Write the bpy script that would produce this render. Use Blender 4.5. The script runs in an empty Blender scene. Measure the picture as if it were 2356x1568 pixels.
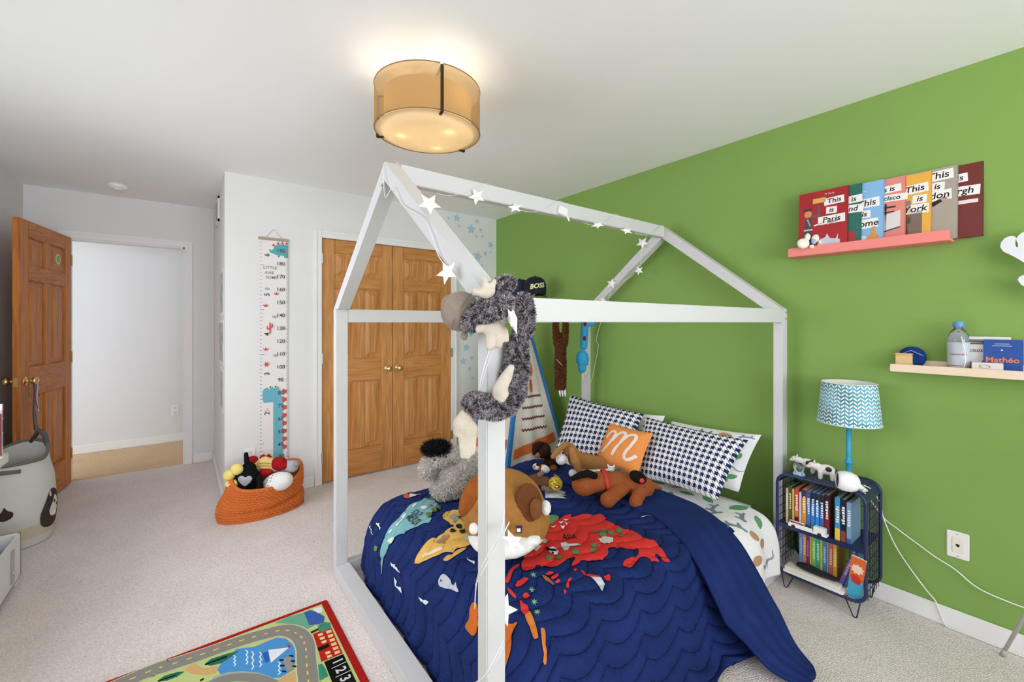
import bpy, bmesh, math, random
import numpy as np
from mathutils import Vector, Matrix, Euler, noise
from mathutils.geometry import tessellate_polygon
random.seed(7)
PI = math.pi
SC = bpy.context.scene
COL = SC.collection

# ------------------------------------------------------------------ camera, world, light, exposure
CAM_F, CAM_X, CAM_Y, EYE = 989.6, 1178.0, 742.0, 1.34      # focal length in px, centre column, horizon row, eye height
YAW = math.atan(758.0 / CAM_F)
cam_data = bpy.data.cameras.new('camera')
cam = bpy.data.objects.new('camera', cam_data)
COL.objects.link(cam)
cam.location = (0, 0, EYE)
cam.rotation_euler = (PI / 2, 0, -YAW)
cam_data.sensor_width = 36.0
cam_data.lens = CAM_F / 2356.0 * 36.0
cam_data.shift_y = (CAM_Y - 784.0) / 2356.0
cam_data.clip_start = 0.02
SC.camera = cam
SC.view_settings.view_transform = 'Standard'
SC.view_settings.look = 'None'
SC.view_settings.gamma = 1.0
SC.view_settings.use_curve_mapping = False
SC.view_settings.exposure = -0.38
SC.cycles.use_denoising = True
SC.cycles.max_bounces = 10
SC.cycles.diffuse_bounces = 6
SC.cycles.transparent_max_bounces = 12
SC.cycles.sample_clamp_indirect = 6.0

world = bpy.data.worlds.new('sky')
SC.world = world
world.use_nodes = True
world.node_tree.nodes['Background'].inputs[0].default_value = (0.86, 0.92, 1.0, 1)
world.node_tree.nodes['Background'].inputs[1].default_value = 2.6

def area(name, loc, target, sx, sy, power, col=(1, 1, 1), spread=180):
    l = bpy.data.lights.new(name, 'AREA')
    l.shape = 'RECTANGLE'; l.size = sx; l.size_y = sy; l.energy = power; l.color = col; l.spread = math.radians(spread)
    o = bpy.data.objects.new(name, l); COL.objects.link(o)
    o.location = loc
    o.rotation_euler = (Vector(target) - Vector(loc)).to_track_quat('-Z', 'Y').to_euler()
    return o
# daylight through the rear window (behind the camera) and the hall, plus an added left fill
area('daylight_rear_window', (0.35, -3.36, 1.40), (0.35, -2.2, 2.52), 2.7, 1.6, 182, (0.905, 0.91, 1.0), 150)
area('added_left_fill', (-1.22, 2.3, 1.48), (1.0, 2.6, 0.55), 1.8, 1.25, 28, (0.905, 0.91, 1.0), 130)  # added fill at an unseen left window, brightens the alcove and left carpet
area('daylight_hall_window', (-3.32, 5.66, 1.4), (2, 5.66, 1.3), 0.9, 1.9, 2, (0.95, 0.98, 1.0))

# ------------------------------------------------------------------ pixel helpers (photo frame 2356x1568)
SN, CS = math.sin(YAW), math.cos(YAW)
def ray(px):
    k = (px - CAM_X) / CAM_F
    return SN + CS * k, CS - SN * k
def V(px, py, d):
    rx, ry = ray(px)
    return Vector((rx * d, ry * d, EYE - (py - CAM_Y) / CAM_F * d))
def atz(px, py, z):
    return V(px, py, CAM_F * (EYE - z) / (py - CAM_Y))
def atX(px, py, X):
    return V(px, py, X / ray(px)[0])
def atY(px, py, Y):
    return V(px, py, Y / ray(px)[1])
def on_plane(px, py, p0, n):
    rx, ry = ray(px)
    dv = Vector((rx, ry, -(py - CAM_Y) / CAM_F)); o = Vector((0, 0, EYE))
    t = (Vector(p0) - o).dot(Vector(n)) / dv.dot(Vector(n))
    return o + dv * t
def proj(p):
    d = p[0] * SN + p[1] * CS; r = p[0] * CS - p[1] * SN
    return CAM_X + CAM_F * r / d, CAM_Y + CAM_F * (EYE - p[2]) / d
VIEW = Vector((SN, CS, 0)); RIGHT = Vector((CS, -SN, 0)); UP = Vector((0, 0, 1))

# ------------------------------------------------------------------ materials
def lin(c):
    return c / 12.92 if c <= 0.04045 else ((c + 0.055) / 1.055) ** 2.4
def hx(s):
    return tuple(lin(int(s[i:i + 2], 16) / 255.0) for i in (0, 2, 4))
MATS = {}
def mat(name, col, rough=0.6, bump=None, var=None, metal=0.0, spec=0.5, sheen=0.0, emit=None, estr=0.0, coords='Object', trans=0.0, alpha=1.0):
    """bump=(scale,strength,dist) noise bump; var=(scale,amount,colour2) noise colour variation"""
    if name in MATS: return MATS[name]
    if isinstance(col, str): col = hx(col)
    m = bpy.data.materials.new(name); m.use_nodes = True
    nt = m.node_tree; b = nt.nodes['Principled BSDF']
    b.inputs['Base Color'].default_value = (*col, 1)
    b.inputs['Roughness'].default_value = rough
    b.inputs['Metallic'].default_value = metal
    b.inputs['Specular IOR Level'].default_value = spec
    b.inputs['Sheen Weight'].default_value = sheen
    b.inputs['Sheen Tint'].default_value = (*[min(1, c * 1.5) for c in col], 1)
    b.inputs['Transmission Weight'].default_value = trans
    b.inputs['Alpha'].default_value = alpha
    if emit:
        b.inputs['Emission Color'].default_value = (*emit, 1); b.inputs['Emission Strength'].default_value = estr
    tc = nt.nodes.new('ShaderNodeTexCoord')
    if var:
        n = nt.nodes.new('ShaderNodeTexNoise'); n.inputs['Scale'].default_value = var[0]; n.inputs['Detail'].default_value = 4
        r = nt.nodes.new('ShaderNodeMapRange'); r.inputs[1].default_value = 0.35; r.inputs[2].default_value = 0.65
        r.inputs[3].default_value = 0; r.inputs[4].default_value = var[1]
        mx = nt.nodes.new('ShaderNodeMix'); mx.data_type = 'RGBA'
        c2 = var[2]; c2 = hx(c2) if isinstance(c2, str) else c2
        mx.inputs[6].default_value = (*col, 1); mx.inputs[7].default_value = (*c2, 1)
        nt.links.new(tc.outputs[coords], n.inputs['Vector']); nt.links.new(n.outputs[0], r.inputs[0])
        nt.links.new(r.outputs[0], mx.inputs[0]); nt.links.new(mx.outputs[2], b.inputs['Base Color'])
    if bump:
        n = nt.nodes.new('ShaderNodeTexNoise'); n.inputs['Scale'].default_value = bump[0]; n.inputs['Detail'].default_value = 3
        bp = nt.nodes.new('ShaderNodeBump'); bp.inputs['Strength'].default_value = bump[1]; bp.inputs['Distance'].default_value = bump[2]
        nt.links.new(tc.outputs[coords], n.inputs['Vector']); nt.links.new(n.outputs[0], bp.inputs['Height'])
        nt.links.new(bp.outputs[0], b.inputs['Normal'])
    MATS[name] = m
    return m
def N(m, kind):
    return m.node_tree.nodes.new(kind)
def math_node(m, op, a, b=None):
    n = N(m, 'ShaderNodeMath'); n.operation = op
    for i, x in enumerate((a, b)):
        if x is None: continue
        if isinstance(x, (int, float)): n.inputs[i].default_value = x
        else: m.node_tree.links.new(x, n.inputs[i])
    return n.outputs[0]

def oak(name, c1, c2, axis=2):
    m = mat(name, c1, 0.42, spec=0.35); nt = m.node_tree; b = nt.nodes['Principled BSDF']
    tc = N(m, 'ShaderNodeTexCoord'); mp = N(m, 'ShaderNodeMapping')
    sc = [26, 26, 26]; sc[axis] = 1.6
    mp.inputs['Scale'].default_value = sc
    n = N(m, 'ShaderNodeTexNoise'); n.inputs['Scale'].default_value = 1.6; n.inputs['Detail'].default_value = 8; n.inputs['Distortion'].default_value = 1.4
    r = N(m, 'ShaderNodeValToRGB')
    r.color_ramp.elements[0].position = 0.36; r.color_ramp.elements[0].color = (*hx(c2), 1)
    r.color_ramp.elements[1].position = 0.62; r.color_ramp.elements[1].color = (*hx(c1), 1)
    L = nt.links.new
    L(tc.outputs['Object'], mp.inputs[0]); L(mp.outputs[0], n.inputs['Vector']); L(n.outputs[0], r.inputs[0]); L(r.outputs[0], b.inputs['Base Color'])
    bp = N(m, 'ShaderNodeBump'); bp.inputs['Strength'].default_value = 0.08; bp.inputs['Distance'].default_value = 0.002
    L(n.outputs[0], bp.inputs['Height']); L(bp.outputs[0], b.inputs['Normal'])
    return m

def carpet(name, c1, c2):
    m = mat(name, c1, 0.95, spec=0.1, sheen=0.2); nt = m.node_tree; b = nt.nodes['Principled BSDF']; L = nt.links.new
    tc = N(m, 'ShaderNodeTexCoord'); mp = N(m, 'ShaderNodeMapping'); mp.inputs['Rotation'].default_value = (0, 0, 0.5)
    mp.inputs['Scale'].default_value = (120, 190, 120)
    v = N(m, 'ShaderNodeTexVoronoi'); v.inputs['Scale'].default_value = 1.0; v.inputs['Randomness'].default_value = 0.55
    n2 = N(m, 'ShaderNodeTexNoise'); n2.inputs['Scale'].default_value = 5; n2.inputs['Detail'].default_value = 3
    r = N(m, 'ShaderNodeMapRange'); r.inputs[1].default_value = 0.25; r.inputs[2].default_value = 0.8
    mx = N(m, 'ShaderNodeMix'); mx.data_type = 'RGBA'; mx.inputs[6].default_value = (*hx(c1), 1); mx.inputs[7].default_value = (*hx(c2), 1)
    L(tc.outputs['Object'], mp.inputs[0]); L(mp.outputs[0], v.inputs['Vector']); L(v.outputs['Distance'], r.inputs[0])
    s = math_node(m, 'MULTIPLY', r.outputs[0], 0.85)
    L(tc.outputs['Object'], n2.inputs['Vector'])
    s = math_node(m, 'ADD', s, math_node(m, 'MULTIPLY', math_node(m, 'SUBTRACT', n2.outputs[0], 0.5), 0.5))
    L(s, mx.inputs[0]); L(mx.outputs[2], b.inputs['Base Color'])
    bp = N(m, 'ShaderNodeBump'); bp.inputs['Strength'].default_value = 0.6; bp.inputs['Distance'].default_value = 0.006
    inv = math_node(m, 'SUBTRACT', 1.0, v.outputs['Distance'])
    L(inv, bp.inputs['Height']); L(bp.outputs[0], b.inputs['Normal'])
    return m

WHITE = mat('wall_paint_white', 'E4E3E2', 0.85, bump=(220, 0.05, 0.002), spec=0.2)
CEIL = mat('ceiling_paint', 'FAFAFA', 0.9, bump=(160, 0.05, 0.002), spec=0.15)
GREEN = mat('wall_paint_green', '84A656', 0.75, bump=(220, 0.05, 0.002), spec=0.25)
TRIM = mat('trim_paint', 'EDECEA', 0.5)
CARPET = carpet('carpet_loop_beige', 'F0E6E0', 'C2B6B0')
HCARPET = carpet('carpet_hall_tan', 'E2C4A0', 'B8946C')
OAK = oak('oak_varnished', 'D29658', 'B47A40')
OAKH = oak('oak_varnished_cross', 'CE9052', 'B0743A', 0)
OAKD = oak('oak_door_open', 'CC8038', 'AA6428')
OAKDH = oak('oak_door_open_cross', 'C87C34', 'A66026', 1)
BEDW = mat('bed_paint_white', 'D0D0D0', 0.42)
BRASS = mat('brass', (0.75, 0.55, 0.25), 0.25, metal=1.0)
STEEL = mat('steel', (0.6, 0.6, 0.6), 0.3, metal=1.0)
BRONZE = mat('bronze_dark', '3A2A20', 0.4, metal=0.6)
BLACK = mat('black_plain', '121214', 0.6)
WPLAS = mat('plastic_white', 'F0EFEC', 0.35)
PAPER = mat('paper_white', 'ECE9E4', 0.8)

# ------------------------------------------------------------------ mesh builder
class MB:
    def __init__(s): s.v = []; s.f = []; s.uv = {}; s.col = {}
    def quad(s, a, b, c, d):
        i = len(s.v); s.v += [Vector(a), Vector(b), Vector(c), Vector(d)]; s.f.append((i, i + 1, i + 2, i + 3)); return s
    def box(s, lo, hi, M=None):
        x0, y0, z0 = lo; x1, y1, z1 = hi
        p = [(x0, y0, z0), (x1, y0, z0), (x1, y1, z0), (x0, y1, z0), (x0, y0, z1), (x1, y0, z1), (x1, y1, z1), (x0, y1, z1)]
        p = [Vector(q) for q in p]
        if M is not None: p = [M @ q for q in p]
        i = len(s.v); s.v += p
        s.f += [tuple(i + k for k in q) for q in ((0, 3, 2, 1), (4, 5, 6, 7), (0, 1, 5, 4), (1, 2, 6, 5), (2, 3, 7, 6), (3, 0, 4, 7))]
        return s
    def bevbox(s, lo, hi, r, M=None):
        """box with chamfered edges"""
        lo = Vector(lo); hi = Vector(hi); c = (lo + hi) / 2; h = (hi - lo) / 2
        bm = bmesh.new(); bmesh.ops.create_cube(bm, size=2)
        for v in bm.verts: v.co = Vector((v.co.x * h.x, v.co.y * h.y, v.co.z * h.z)) + c
        bmesh.ops.bevel(bm, geom=list(bm.edges), offset=min(r, 0.49 * 2 * min(h)), segments=2, affect='EDGES')
        s.frombm(bm, M); return s
    def frombm(s, bm, M=None):
        i = len(s.v); bm.verts.ensure_lookup_table(); bm.verts.index_update()
        for v in bm.verts: s.v.append((M @ v.co) if M is not None else v.co.copy())
        for f in bm.faces: s.f.append(tuple(i + v.index for v in f.verts))
        bm.free()
    def bar(s, a, b, w, h, up=(0, 0, 1)):
        """rectangular bar from a to b: w across, h along up"""
        a = Vector(a); b = Vector(b); d = (b - a).normalized(); u = Vector(up); x = d.cross(u).normalized(); u = x.cross(d).normalized()
        i = len(s.v)
        for p in (a, b):
            for sx, su in ((-1, -1), (1, -1), (1, 1), (-1, 1)): s.v.append(p + x * (sx * w / 2) + u * (su * h / 2))
        s.f += [tuple(i + k for k in q) for q in ((0, 1, 2, 3), (7, 6, 5, 4), (0, 4, 5, 1), (1, 5, 6, 2), (2, 6, 7, 3), (3, 7, 4, 0))]
        return s
    def tube(s, pts, r, n=8, closed=False):
        pts = [Vector(p) for p in pts]; m = len(pts); rr = r if isinstance(r, (list, tuple)) else [r] * m
        i0 = len(s.v); prev = None
        for k, p in enumerate(pts):
            if closed: t = pts[(k + 1) % m] - pts[k - 1]
            else: t = pts[min(k + 1, m - 1)] - pts[max(k - 1, 0)]
            t.normalize()
            if prev is None:
                a = Vector((0, 0, 1)) if abs(t.z) < 0.9 else Vector((1, 0, 0)); x = t.cross(a).normalized()
            else:
                x = (prev - t * prev.dot(t)); x = x.normalized() if x.length > 1e-6 else t.orthogonal().normalized()
            prev = x; y = t.cross(x)
            for j in range(n):
                an = 2 * PI * j / n; s.v.append(p + (x * math.cos(an) + y * math.sin(an)) * rr[k])
        for k in range(m if closed else m - 1):
            a = i0 + k * n; b = i0 + ((k + 1) % m) * n
            for j in range(n): s.f.append((a + j, a + (j + 1) % n, b + (j + 1) % n, b + j))
        if not closed:
            s.f.append(tuple(i0 + j for j in reversed(range(n)))); s.f.append(tuple(i0 + (m - 1) * n + j for j in range(n)))
        return s
    def lathe(s, prof, n=24, M=None, cap=True):
        """prof [(r,z)] around local z"""
        i0 = len(s.v)
        for r, z in prof:
            for j in range(n):
                a = 2 * PI * j / n; q = Vector((r * math.cos(a), r * math.sin(a), z)); s.v.append(M @ q if M is not None else q)
        for k in range(len(prof) - 1):
            a = i0 + k * n; b = a + n
            for j in range(n): s.f.append((a + j, a + (j + 1) % n, b + (j + 1) % n, b + j))
        if cap:
            s.f.append(tuple(i0 + j for j in reversed(range(n)))); s.f.append(tuple(i0 + (len(prof) - 1) * n + j for j in range(n)))
        return s
    def ell(s, c, r, rot=None, nu=20, nv=12):
        if isinstance(r, (int, float)): r = (r, r, r)
        R = rot.to_matrix() if isinstance(rot, Euler) else (rot if rot is not None else Matrix.Identity(3))
        c = Vector(c); i0 = len(s.v)
        for a in range(nv + 1):
            th = PI * a / nv
            for b in range(nu):
                ph = 2 * PI * b / nu
                s.v.append(c + R @ Vector((r[0] * math.sin(th) * math.cos(ph), r[1] * math.sin(th) * math.sin(ph), r[2] * math.cos(th))))
        for a in range(nv):
            for b in range(nu):
                p = i0 + a * nu + b; q = i0 + a * nu + (b + 1) % nu
                s.f.append((p, p + nu, q + nu, q))
        return s
    def grid(s, fn, nu, nv, uvs=(1, 1), closeu=False):
        i0 = len(s.v)
        for a in range(nv + 1):
            for b in range(nu + (0 if closeu else 1)):
                u = b / nu; v = a / nv
                s.uv[len(s.v)] = (u * uvs[0], v * uvs[1]); s.v.append(Vector(fn(u, v)))
        w = nu if closeu else nu + 1
        for a in range(nv):
            for b in range(nu):
                b2 = (b + 1) % nu if closeu else b + 1
                s.f.append((i0 + a * w + b, i0 + a * w + b2, i0 + (a + 1) * w + b2, i0 + (a + 1) * w + b))
        return s
    def prism(s, pts2, fn, h0, h1):
        """polygon (2D) extruded: fn(x,y,h)->world"""
        n = len(pts2); tri = tessellate_polygon([[Vector((p[0], p[1], 0)) for p in pts2]])
        i0 = len(s.v)
        for h in (h0, h1):
            for p in pts2: s.v.append(Vector(fn(p[0], p[1], h)))
        for t in tri:
            s.f.append(tuple(i0 + k for k in t)); s.f.append(tuple(i0 + n + k for k in reversed(t)))
        for k in range(n): s.f.append((i0 + k, i0 + (k + 1) % n, i0 + n + (k + 1) % n, i0 + n + k))
        return s
    def xf(s, M):
        s.v = [M @ v for v in s.v]; return s

WL = {}
def link(name, me, m=None, parent=None, smooth=False, loc=None):
    o = bpy.data.objects.new(name, me); COL.objects.link(o)
    if m is not None and not me.materials: me.materials.append(m)
    if smooth:
        me.polygons.foreach_set('use_smooth', [True] * len(me.polygons))
    loc = loc or Vector((0, 0, 0))
    WL[o.name] = loc
    if parent is not None:
        o.parent = parent; o.location = loc - WL[parent.name]
    else: o.location = loc
    return o
def obj(name, mb, m, parent=None, smooth=False, fix=True):
    """one mesh object, origin at the base centre of its bounds"""
    xs = [v.x for v in mb.v]; ys = [v.y for v in mb.v]; zs = [v.z for v in mb.v]
    c = Vector(((min(xs) + max(xs)) / 2, (min(ys) + max(ys)) / 2, min(zs)))
    me = bpy.data.meshes.new(name); me.from_pydata([tuple(v - c) for v in mb.v], [], mb.f)
    if mb.uv:
        ul = me.uv_layers.new(name='UVMap')
        for lp in me.loops: ul.data[lp.index].uv = mb.uv.get(lp.vertex_index, (0, 0))
    if fix:
        bm = bmesh.new(); bm.from_mesh(me); bmesh.ops.recalc_face_normals(bm, faces=bm.faces); bm.to_mesh(me); bm.free()
    me.update()
    return link(name, me, m, parent, smooth, c)
def tag(o, label=None, cat=None, group=None, kind=None):
    if label: o['label'] = label
    if cat: o['category'] = cat
    if group: o['group'] = group
    if kind: o['kind'] = kind
    return o
def thing(name, loc, label, cat, group=None):
    o = bpy.data.objects.new(name, None); COL.objects.link(o); o.empty_display_size = 0.05
    o.location = loc; WL[o.name] = Vector(loc)
    return tag(o, label, cat, group)
def struct(name, mb, m, smooth=False):
    return tag(obj(name, mb, m, None, smooth), kind='structure')

# soft bodies: union of balls and limbs, remeshed into one smooth surface
def blob(name, items, m, parent=None, voxel=0.006, smooth_it=6, furry=None):
    """items: ('e',c,r,rot) ellipsoid | ('c',p0,r0,p1,r1) tapered limb | ('p',[pts],[radii]) path"""
    mb = MB()
    for it in items:
        if it[0] == 'e': mb.ell(it[1], it[2], it[3] if len(it) > 3 else None)
        elif it[0] == 'c':
            a, ra, b, rb = Vector(it[1]), it[2], Vector(it[3]), it[4]
            n = max(3, int((b - a).length / (0.5 * min(ra, rb))) + 1); n = min(n, 14)
            for k in range(n + 1): mb.ell(a.lerp(b, k / n), ra + (rb - ra) * k / n, None, 14, 8)
        else:
            P = [Vector(p) for p in it[1]]; R = it[2] if isinstance(it[2], (list, tuple)) else [it[2]] * len(P)
            for j in range(len(P) - 1):
                n = max(2, min(10, int((P[j + 1] - P[j]).length / (0.5 * min(R[j], R[j + 1]))) + 1))
                for k in range(n + 1): mb.ell(P[j].lerp(P[j + 1], k / n), R[j] + (R[j + 1] - R[j]) * k / n, None, 14, 8)
    me0 = bpy.data.meshes.new('tmp'); me0.from_pydata([tuple(v) for v in mb.v], [], mb.f); me0.update()
    t = bpy.data.objects.new('tmp', me0); COL.objects.link(t)
    r = t.modifiers.new('r', 'REMESH'); r.mode = 'VOXEL'; r.voxel_size = voxel
    s = t.modifiers.new('s', 'SMOOTH'); s.factor = 0.6; s.iterations = smooth_it
    if furry:
        tx = bpy.data.textures.new('fur', 'CLOUDS'); tx.noise_scale = furry[0]; tx.noise_depth = 2
        d = t.modifiers.new('d', 'DISPLACE'); d.texture = tx; d.strength = furry[1]; d.mid_level = 0.5; d.texture_coords = 'LOCAL'
    bpy.context.view_layer.update()
    dg = bpy.context.evaluated_depsgraph_get()
    me = bpy.data.meshes.new_from_object(t.evaluated_get(dg))
    bpy.data.objects.remove(t); bpy.data.meshes.remove(me0)
    me.name = name; me.materials.clear()
    co = np.empty(len(me.vertices) * 3); me.vertices.foreach_get('co', co); co = co.reshape(-1, 3)
    c = Vector(((co[:, 0].min() + co[:, 0].max()) / 2, (co[:, 1].min() + co[:, 1].max()) / 2, co[:, 2].min()))
    co -= np.array(c); me.vertices.foreach_set('co', co.ravel()); me.update()
    return link(name, me, m, parent, True, c)

def fur(o, count, length, width, m, gravity=0.4, jitter=0.6, seed=1, name='fur'):
    """short pile as small blades on the surface of a body, one joined part"""
    rnd = random.Random(seed); me = o.data
    me.calc_loop_triangles()
    tris = me.loop_triangles; areas = np.array([t.area for t in tris]); cum = np.cumsum(areas); tot = cum[-1]
    vs = []; fs = []; W = WL[o.name]
    for k in range(count):
        t = tris[int(min(np.searchsorted(cum, rnd.random() * tot), len(tris) - 1))]
        a, b, c = (me.vertices[i].co for i in t.vertices); r1, r2 = rnd.random(), rnd.random()
        if r1 + r2 > 1: r1, r2 = 1 - r1, 1 - r2
        p = a + (b - a) * r1 + (c - a) * r2
        n = t.normal.copy()
        d = (n + Vector((rnd.uniform(-1, 1), rnd.uniform(-1, 1), rnd.uniform(-1, 1))) * jitter + Vector((0, 0, -gravity))).normalized()
        x = d.cross(n + Vector((0.01, 0.02, 0.03))).normalized() * width; L = length * rnd.uniform(0.6, 1.2)
        i = len(vs); p = p + W
        vs += [p - x, p + x, p + d * L * 0.6 + x * 0.7 + n * 0.001, p + d * L]
        fs += [(i, i + 1, i + 2), (i, i + 2, i + 3)]
    mb = MB(); mb.v = vs; mb.f = fs
    f = obj(name, mb, m, o, False, fix=False)
    f['kind'] = 'stuff'
    return f
def fur_mat(name, c1, c2, scale=60, pos=(0.4, 0.6)):
    m = mat(name, c1, 0.95, spec=0.1, sheen=0.3); nt = m.node_tree; b = nt.nodes['Principled BSDF']
    g = N(m, 'ShaderNodeNewGeometry'); n = N(m, 'ShaderNodeTexNoise'); n.inputs['Scale'].default_value = scale; n.inputs['Detail'].default_value = 3
    w = N(m, 'ShaderNodeMath'); w.operation = 'ADD'
    r = N(m, 'ShaderNodeValToRGB'); r.color_ramp.elements[0].position = pos[0]; r.color_ramp.elements[1].position = pos[1]
    r.color_ramp.elements[0].color = (*hx(c1), 1); r.color_ramp.elements[1].color = (*hx(c2), 1)
    L = nt.links.new
    L(g.outputs['Position'], n.inputs['Vector']); L(n.outputs[0], w.inputs[0])
    s = math_node(m, 'MULTIPLY', math_node(m, 'SUBTRACT', g.outputs['Random Per Island'], 0.5), 0.35)
    L(s, w.inputs[1]); L(w.outputs[0], r.inputs[0]); L(r.outputs[0], b.inputs['Base Color'])
    return m
def plush(name, c, c2=None, scale=180):
    return mat(name, c, 0.95, bump=(scale * 1.6, 0.5, 0.004), var=(scale * 0.25, 0.55, c2 or c), spec=0.1, sheen=0.35)

# lettering as flat print
FONT_CACHE = {}
def text_mb(s, size, M, shear=0.0, align='CENTER', extr=0.0, bold=0.0):
    c = bpy.data.curves.new('t', 'FONT'); c.body = s; c.size = size; c.shear = shear; c.align_x = align; c.align_y = 'CENTER'
    c.extrude = extr; c.offset = bold; c.resolution_u = 3
    o = bpy.data.objects.new('t', c); COL.objects.link(o); bpy.context.view_layer.update()
    me = bpy.data.meshes.new_from_object(o.evaluated_get(bpy.context.evaluated_depsgraph_get()))
    mb = MB(); mb.v = [M @ v.co for v in me.vertices]; mb.f = [tuple(p.vertices) for p in me.polygons]
    bpy.data.objects.remove(o); bpy.data.curves.remove(c); bpy.data.meshes.remove(me)
    return mb
def frame(o, x, y):
    """matrix with local x,y axes at origin o"""
    x = Vector(x).normalized(); z = x.cross(Vector(y)).normalized(); y = z.cross(x)
    M = Matrix.Identity(4)
    for i in range(3): M[i][0] = x[i]; M[i][1] = y[i]; M[i][2] = z[i]; M[i][3] = o[i]
    return M
def star_pts(r, ri=0.45, n=5, rot=PI / 2):
    return [((r if k % 2 == 0 else r * ri) * math.cos(rot + PI * k / n), (r if k % 2 == 0 else r * ri) * math.sin(rot + PI * k / n)) for k in range(2 * n)]
# ================================================================== THE ROOM
XL, XG, YC, YD, YF, HT = -1.015, 2.69, 3.79, 5.12, -3.30, 2.45
XS = 0.245                                            # narrow side wall between the closet wall and the door alcove
YH = 6.18
struct('floor', MB().box((XL, YF, -0.05), (XG, YD + 0.02, 0)), CARPET)
struct('floor_hall', MB().box((-3.4, YD + 0.02, -0.05), (1.6, YH, 0)), HCARPET)
struct('ceiling', MB().box((XL - 0.1, YF - 0.1, HT), (XG + 0.1, YD + 0.1, HT + 0.08)), CEIL)
struct('ceiling_hall', MB().box((-3.4, YD + 0.1, HT), (1.6, YH + 0.1, HT + 0.08)), CEIL)
struct('wall_right', MB().box((XG, YF - 0.1, 0), (XG + 0.1, YC + 0.1, HT)), GREEN)
DX0, DX1, DXM, DH = 0.915, 2.135, 1.529, 2.045
w = MB().box((XS, YC, 0), (DX0, YC + 0.1, HT)).box((DX1, YC, 0), (XG, YC + 0.1, HT)).box((DX0, YC, DH), (DX1, YC + 0.1, HT))
struct('wall_back', w, WHITE)
struct('wall_closet_inside', MB().box((DX0 - 0.2, YC + 0.55, 0), (DX1 + 0.2, YC + 0.6, HT)), WHITE)
struct('wall_alcove_right', MB().box((XS, YC + 0.1, 0), (XS + 0.1, YD + 0.1, HT)), WHITE)
OX0, OX1, OH = -0.762, 0.016, 2.05
w = MB().box((XL, YD, 0), (OX0, YD + 0.1, HT)).box((OX1, YD, 0), (XS, YD + 0.1, HT)).box((OX0, YD, OH), (OX1, YD + 0.1, HT))
struct('wall_alcove_back', w, WHITE)
def wall_with_window(name, axis, pos, thick, a0, a1, w0, w1, z0, z1, m):
    mb = MB()
    for (p, q, r, s) in ((a0, w0, 0, HT), (w1, a1, 0, HT), (w0, w1, 0, z0), (w0, w1, z1, HT)):
        if axis == 'x': mb.box((pos, p, r), (pos + thick, q, s))
        else: mb.box((p, pos, r), (q, pos + thick, s))
    return struct(name, mb, m)
wall_with_window('wall_left', 'x', XL - 0.1, 0.1, YF - 0.1, YD + 0.1, 1.35, 3.25, 0.82, 2.12, WHITE)  # opening cut for the added left window
wall_with_window('wall_front', 'y', YF - 0.1, 0.1, XL, XG, -0.98, 1.7, 0.65, 2.25, WHITE)
struct('wall_hall', MB().box((-3.4, YH, 0), (1.6, YH + 0.1, HT)), WHITE)
struct('wall_hall_end', MB().box((1.6, YD, 0), (1.7, YH + 0.1, HT)), WHITE)
def win(name, axis, pos, a0, a1, z0, z1):
    mb = MB(); t = 0.05
    def b(p, q, r, s):
        if axis == 'x': mb.box((pos, p, r), (pos + 0.05, q, s))
        else: mb.box((p, pos, r), (q, pos + 0.05, s))
    b(a0, a1, z0, z0 + t); b(a0, a1, z1 - t, z1); b(a0, a0 + t, z0, z1); b(a1 - t, a1, z0, z1); b((a0 + a1) / 2 - .02, (a0 + a1) / 2 + .02, z0, z1)
    b(a0, a1, (z0 + z1) / 2 - .02, (z0 + z1) / 2 + .02)
    return struct(name, mb, TRIM)
win('window_1', 'y', YF - 0.07, -0.98, 1.7, 0.65, 2.25)
win('added_window_left', 'x', XL - 0.07, 1.35, 3.25, 0.82, 2.12)  # unseen window added here so light reaches the alcove and left carpet

def base(name, lo, hi):
    struct(name, MB().bevbox(lo, hi, 0.005), TRIM)
BT, BH = 0.014, 0.085
base('baseboard_right', (XG - BT, YF, 0), (XG, YC, BH))
base('baseboard_back_left', (XS - BT, YC - BT, 0), (0.855, YC, BH))
base('baseboard_back_right', (2.195, YC - BT, 0), (XG - BT, YC, BH))
base('baseboard_alcove_right', (XS - BT, YC, 0), (XS, YD, BH))
base('baseboard_alcove_back', (0.078, YD - BT, 0), (XS - BT, YD, BH))
base('baseboard_left', (XL, YF, 0), (XL + BT, YD, BH))
base('baseboard_hall', (-3.4, YH - BT, 0), (1.6, YH, BH))
# door casings
def casing(n, x0, x1, h, y, wd=0.058, side=-1):
    t = 0.016
    for k, (lo, hi) in enumerate((((x0 - wd, y - t, 0), (x0, y, h + wd)), ((x1, y - t, 0), (x1 + wd, y, h + wd)), ((x0, y - t, h), (x1, y, h + wd)))):
        mb = MB().bevbox(lo, hi, 0.004)
        # raised outer moulding bead
        if k == 0: mb.bevbox((lo[0], y - t - 0.006, 0), (lo[0] + 0.02, y - t + 0.002, hi[2]), 0.003)
        elif k == 1: mb.bevbox((hi[0] - 0.02, y - t - 0.006, 0), (hi[0], y - t + 0.002, hi[2]), 0.003)
        else: mb.bevbox((lo[0], y - t - 0.006, hi[2] - 0.02), (hi[0], y - t + 0.002, hi[2]), 0.003)
        struct('trim_%d' % (n + k), mb, TRIM)
casing(1, DX0, DX1, DH, YC)
casing(4, OX0, OX1, OH, YD)
struct('trim_7', MB().box((OX1 - 0.012, YD, 0), (OX1, YD + 0.1, OH)).box((OX0, YD, OH - 0.012), (OX1, YD + 0.1, OH)).box((OX0, YD, 0), (OX0 + 0.012, YD + 0.1, OH)), TRIM)

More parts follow.
